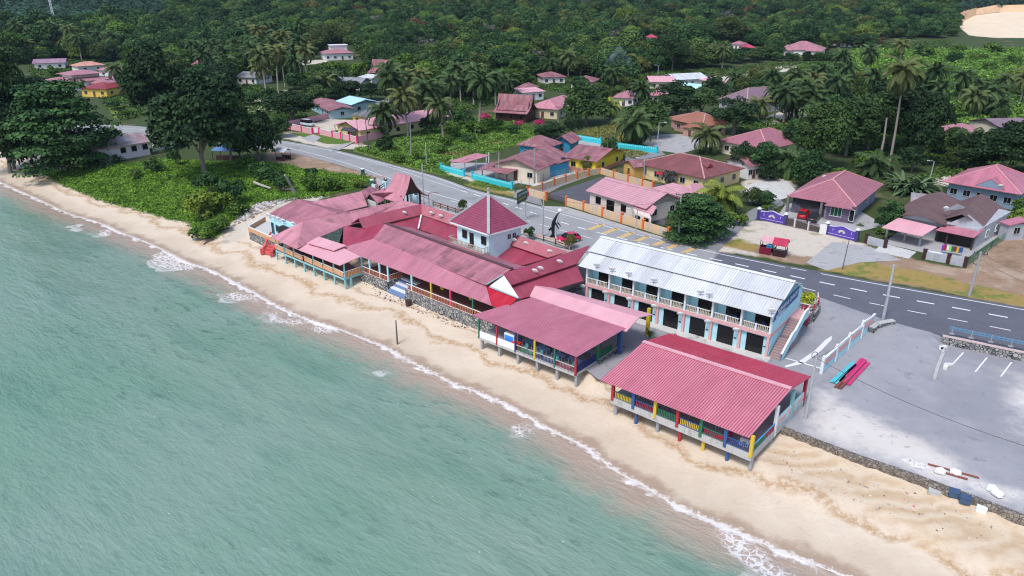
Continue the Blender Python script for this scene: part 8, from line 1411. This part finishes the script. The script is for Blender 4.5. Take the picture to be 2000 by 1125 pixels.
CREEP = leafmat('creeper_leaf', (.035,.095,.012), (.23,.40,.05)); LM_['creep'] = CREEP; LM_['scrub'] = leafmat('scrub_leaf', (.036,.095,.018), (.24,.40,.07)); LM_['under'] = leafmat('undergrowth_leaf', (.02,.05,.012), (.11,.19,.04)); LM_['grass'] = leafmat('dry_grass', (.10,.12,.03), (.30,.27,.10)); LM_['tuft'] = leafmat('green_grass', (.05,.09,.012), (.18,.24,.05))
cover('beach_creeper', 'bright green creepers and scrub covering the bank above the beach', ZONES['veg'][:2], 24000, .18, .5, .06, 'creep', 4, .75, .16)
cover('scrub', 'bright green scrub filling the field at the upper right', [ZONES['veg'][6]], 30000, .45, 1.3, .15, 'scrub', 6, 3.0, .10); cover('scrub_patch', 'tangled green scrub between the coconut palms and the turquoise wall', [ZONES['veg'][3]], 10000, .25, .6, .08, 'scrub', 7, 1.0, .14); cover('grass', 'long pale grass behind the turquoise walls and along the verges', ZONES['dry'][:1]+[ZONES['veg'][5],ZONES['lawn'][4]], 5000, .25, .6, .05, 'grass', 8, .4, .2); cover('verge_grass', 'short green grass along the road verge', [ZONES['lawn'][0],ZONES['lawn'][1],ZONES['lawn'][3]], 4000, .2, .4, .02, 'tuft', 9, .12, .3); cover('undergrowth', 'low mixed undergrowth between the village houses and palms', [[(480,260),(540,250),(600,240),(600,190),(480,160),(420,200)],[(600,180),(700,190),(760,180),(860,230),(980,200),(1000,165),(850,150),(640,120),(600,130)],[(1040,170),(1200,200),(1300,200),(1400,170),(1300,110),(1200,150),(1050,150)],[(1460,270),(1620,300),(1800,320),(1990,330),(1990,250),(1700,260),(1500,230),(1420,240)],[(60,150),(260,200),(400,240),(400,150),(250,115),(60,115)],[(1480,200),(1700,230),(1700,160),(1620,110),(1560,130),(1480,170)],[(1320,140),(1500,125),(1700,85),(1860,78),(1860,95),(1700,100),(1590,125),(1450,150)],[(190,185),(270,175),(300,225),(230,238)],[(1400,345),(1440,335),(1560,330),(1560,352),(1470,352)],[(1770,350),(1830,330),(1860,320),(2000,330),(2000,350),(1840,350),(1790,385)]], 34000, .45, 1.15, .08, 'under', 10, .9, .1, 5)
# ------------------------------------------------------------------ labels for the plants not named by hand
LAND = [(o, *pix(o.location), o['label']) for o in bpy.data.objects if o.parent is None and o.get('category') in ('house','shed','wall','restaurant','pavilion','gatehouse','stall','beach house','hall','annexe','carport','tank')]
SHORT = {}
def short(l):
    w = l.split(); cut = next((i for i,x in enumerate(w) if i > 2 and x in ('beside','behind','under','with','of','in','among','at','before','between','from','near','inside','right','left','facing','half','deep','on','above','below','against','along')), len(w)); return ' '.join(w[:min(cut,6)])
KW = {'palm':'coconut palm','mid':'green leafy tree','dark':'dark leafy tree','olive':'olive tinged tree','lite':'pale green tree','grey':'thin greyish tree','brown':'brownish tree','big_dark':'tall dark tree','round':'round dark tree','layer':'layered tree','bush':'bright green bush','bushd':'dark green bush'}
keyed = {}
for T,x,y,key,H in REG:
    c = min(LAND, key=lambda l: (l[1]-x)**2+((l[2]-y)*1.6)**2); dx,dy = x-c[1],(y-c[2]); rel = ('behind' if dy < 0 else 'in front of') if abs(dy)*1.8 > abs(dx) else ('left of' if dx < 0 else 'right of'); sz = ('tall ' if H > 11.5 else 'short ' if H < 8 else '') if key == 'palm' else ('tall ' if H > 11 else 'small ' if 3 < H < 7 else ''); keyed.setdefault((sz+KW[key],rel,c[3]),[]).append((x,T))
for (kw,rel,l),v in keyed.items():
    v.sort(key=lambda q: q[0]); n = len(v)
    for i,(x,T) in enumerate(v):
        pre = '' if n == 1 else ('leftmost ' if i == 0 else 'rightmost ' if i == n-1 else ORDW[i]+' from left ' if i < 12 else '')
        T['label'] = ' '.join((pre+f'{kw} {rel} the {short(l)}').split()[:16])
        T['group'] = 'coconut palms of the village' if 'palm' in kw else 'bushes of the village and bank' if 'bush' in kw else 'trees round the village'
# ------------------------------------------------------------------ air
k = MB(); k.box((0,640,-4), 2600, 1560, 100); hz_ = k.build('haze', NT('haze_air').m); hz_['kind'] = 'stuff'; hz_['label'] = 'thin bluish air over the coast'
m_ = hz_.data.materials[0]; nt_ = m_.node_tree; pv_ = nt_.nodes.new('ShaderNodeVolumePrincipled'); pv_.inputs['Color'].default_value = (.62,.80,1,1); pv_.inputs['Density'].default_value = .00006; pv_.inputs['Anisotropy'].default_value = .2
nt_.nodes.remove(nt_.nodes['Principled BSDF']); nt_.links.new(pv_.outputs[0], nt_.nodes['Material Output'].inputs['Volume'])
SC.cycles.volume_bounces = 0; SC.cycles.max_bounces = 6; SC.cycles.diffuse_bounces = 3; SC.cycles.glossy_bounces = 2
SC.cycles.use_denoising = True; SC.cycles.filter_width = 1.15
# thin smoke of a small fire among the village trees
k = MB(); base = G(1228,186); pts = [base+Vector(v) for v in ((0,0,0),(-.4,0,3),(-.8,1,6),(-1.5,2,9),(-3.5,3,12),(-7,4,14.5))]; k.tube(pts, [.8,1.6,2.6,3.6,4.6,5.4], 10); sm = k.build('smoke', NT('smoke_volume').m, merge=True); sm['kind'] = 'stuff'; sm['label'] = 'thin bluish smoke rising among the village trees'
nt_ = sm.data.materials[0].node_tree; nt_.nodes.remove(nt_.nodes['Principled BSDF']); v_ = nt_.nodes.new('ShaderNodeVolumePrincipled'); v_.inputs['Color'].default_value = (.75,.85,1,1); g_ = nt_.nodes.new('ShaderNodeNewGeometry'); n_ = nt_.nodes.new('ShaderNodeTexNoise'); n_.inputs['Scale'].default_value = .22; n_.inputs['Detail'].default_value = 3; r_ = nt_.nodes.new('ShaderNodeMapRange'); r_.inputs[1].default_value = .44; r_.inputs[2].default_value = .75; r_.inputs[4].default_value = .08
nt_.links.new(g_.outputs[0], n_.inputs['Vector']); nt_.links.new(n_.outputs[0], r_.inputs[0]); nt_.links.new(r_.outputs[0], v_.inputs['Density']); nt_.links.new(v_.outputs[0], nt_.nodes['Material Output'].inputs['Volume'])
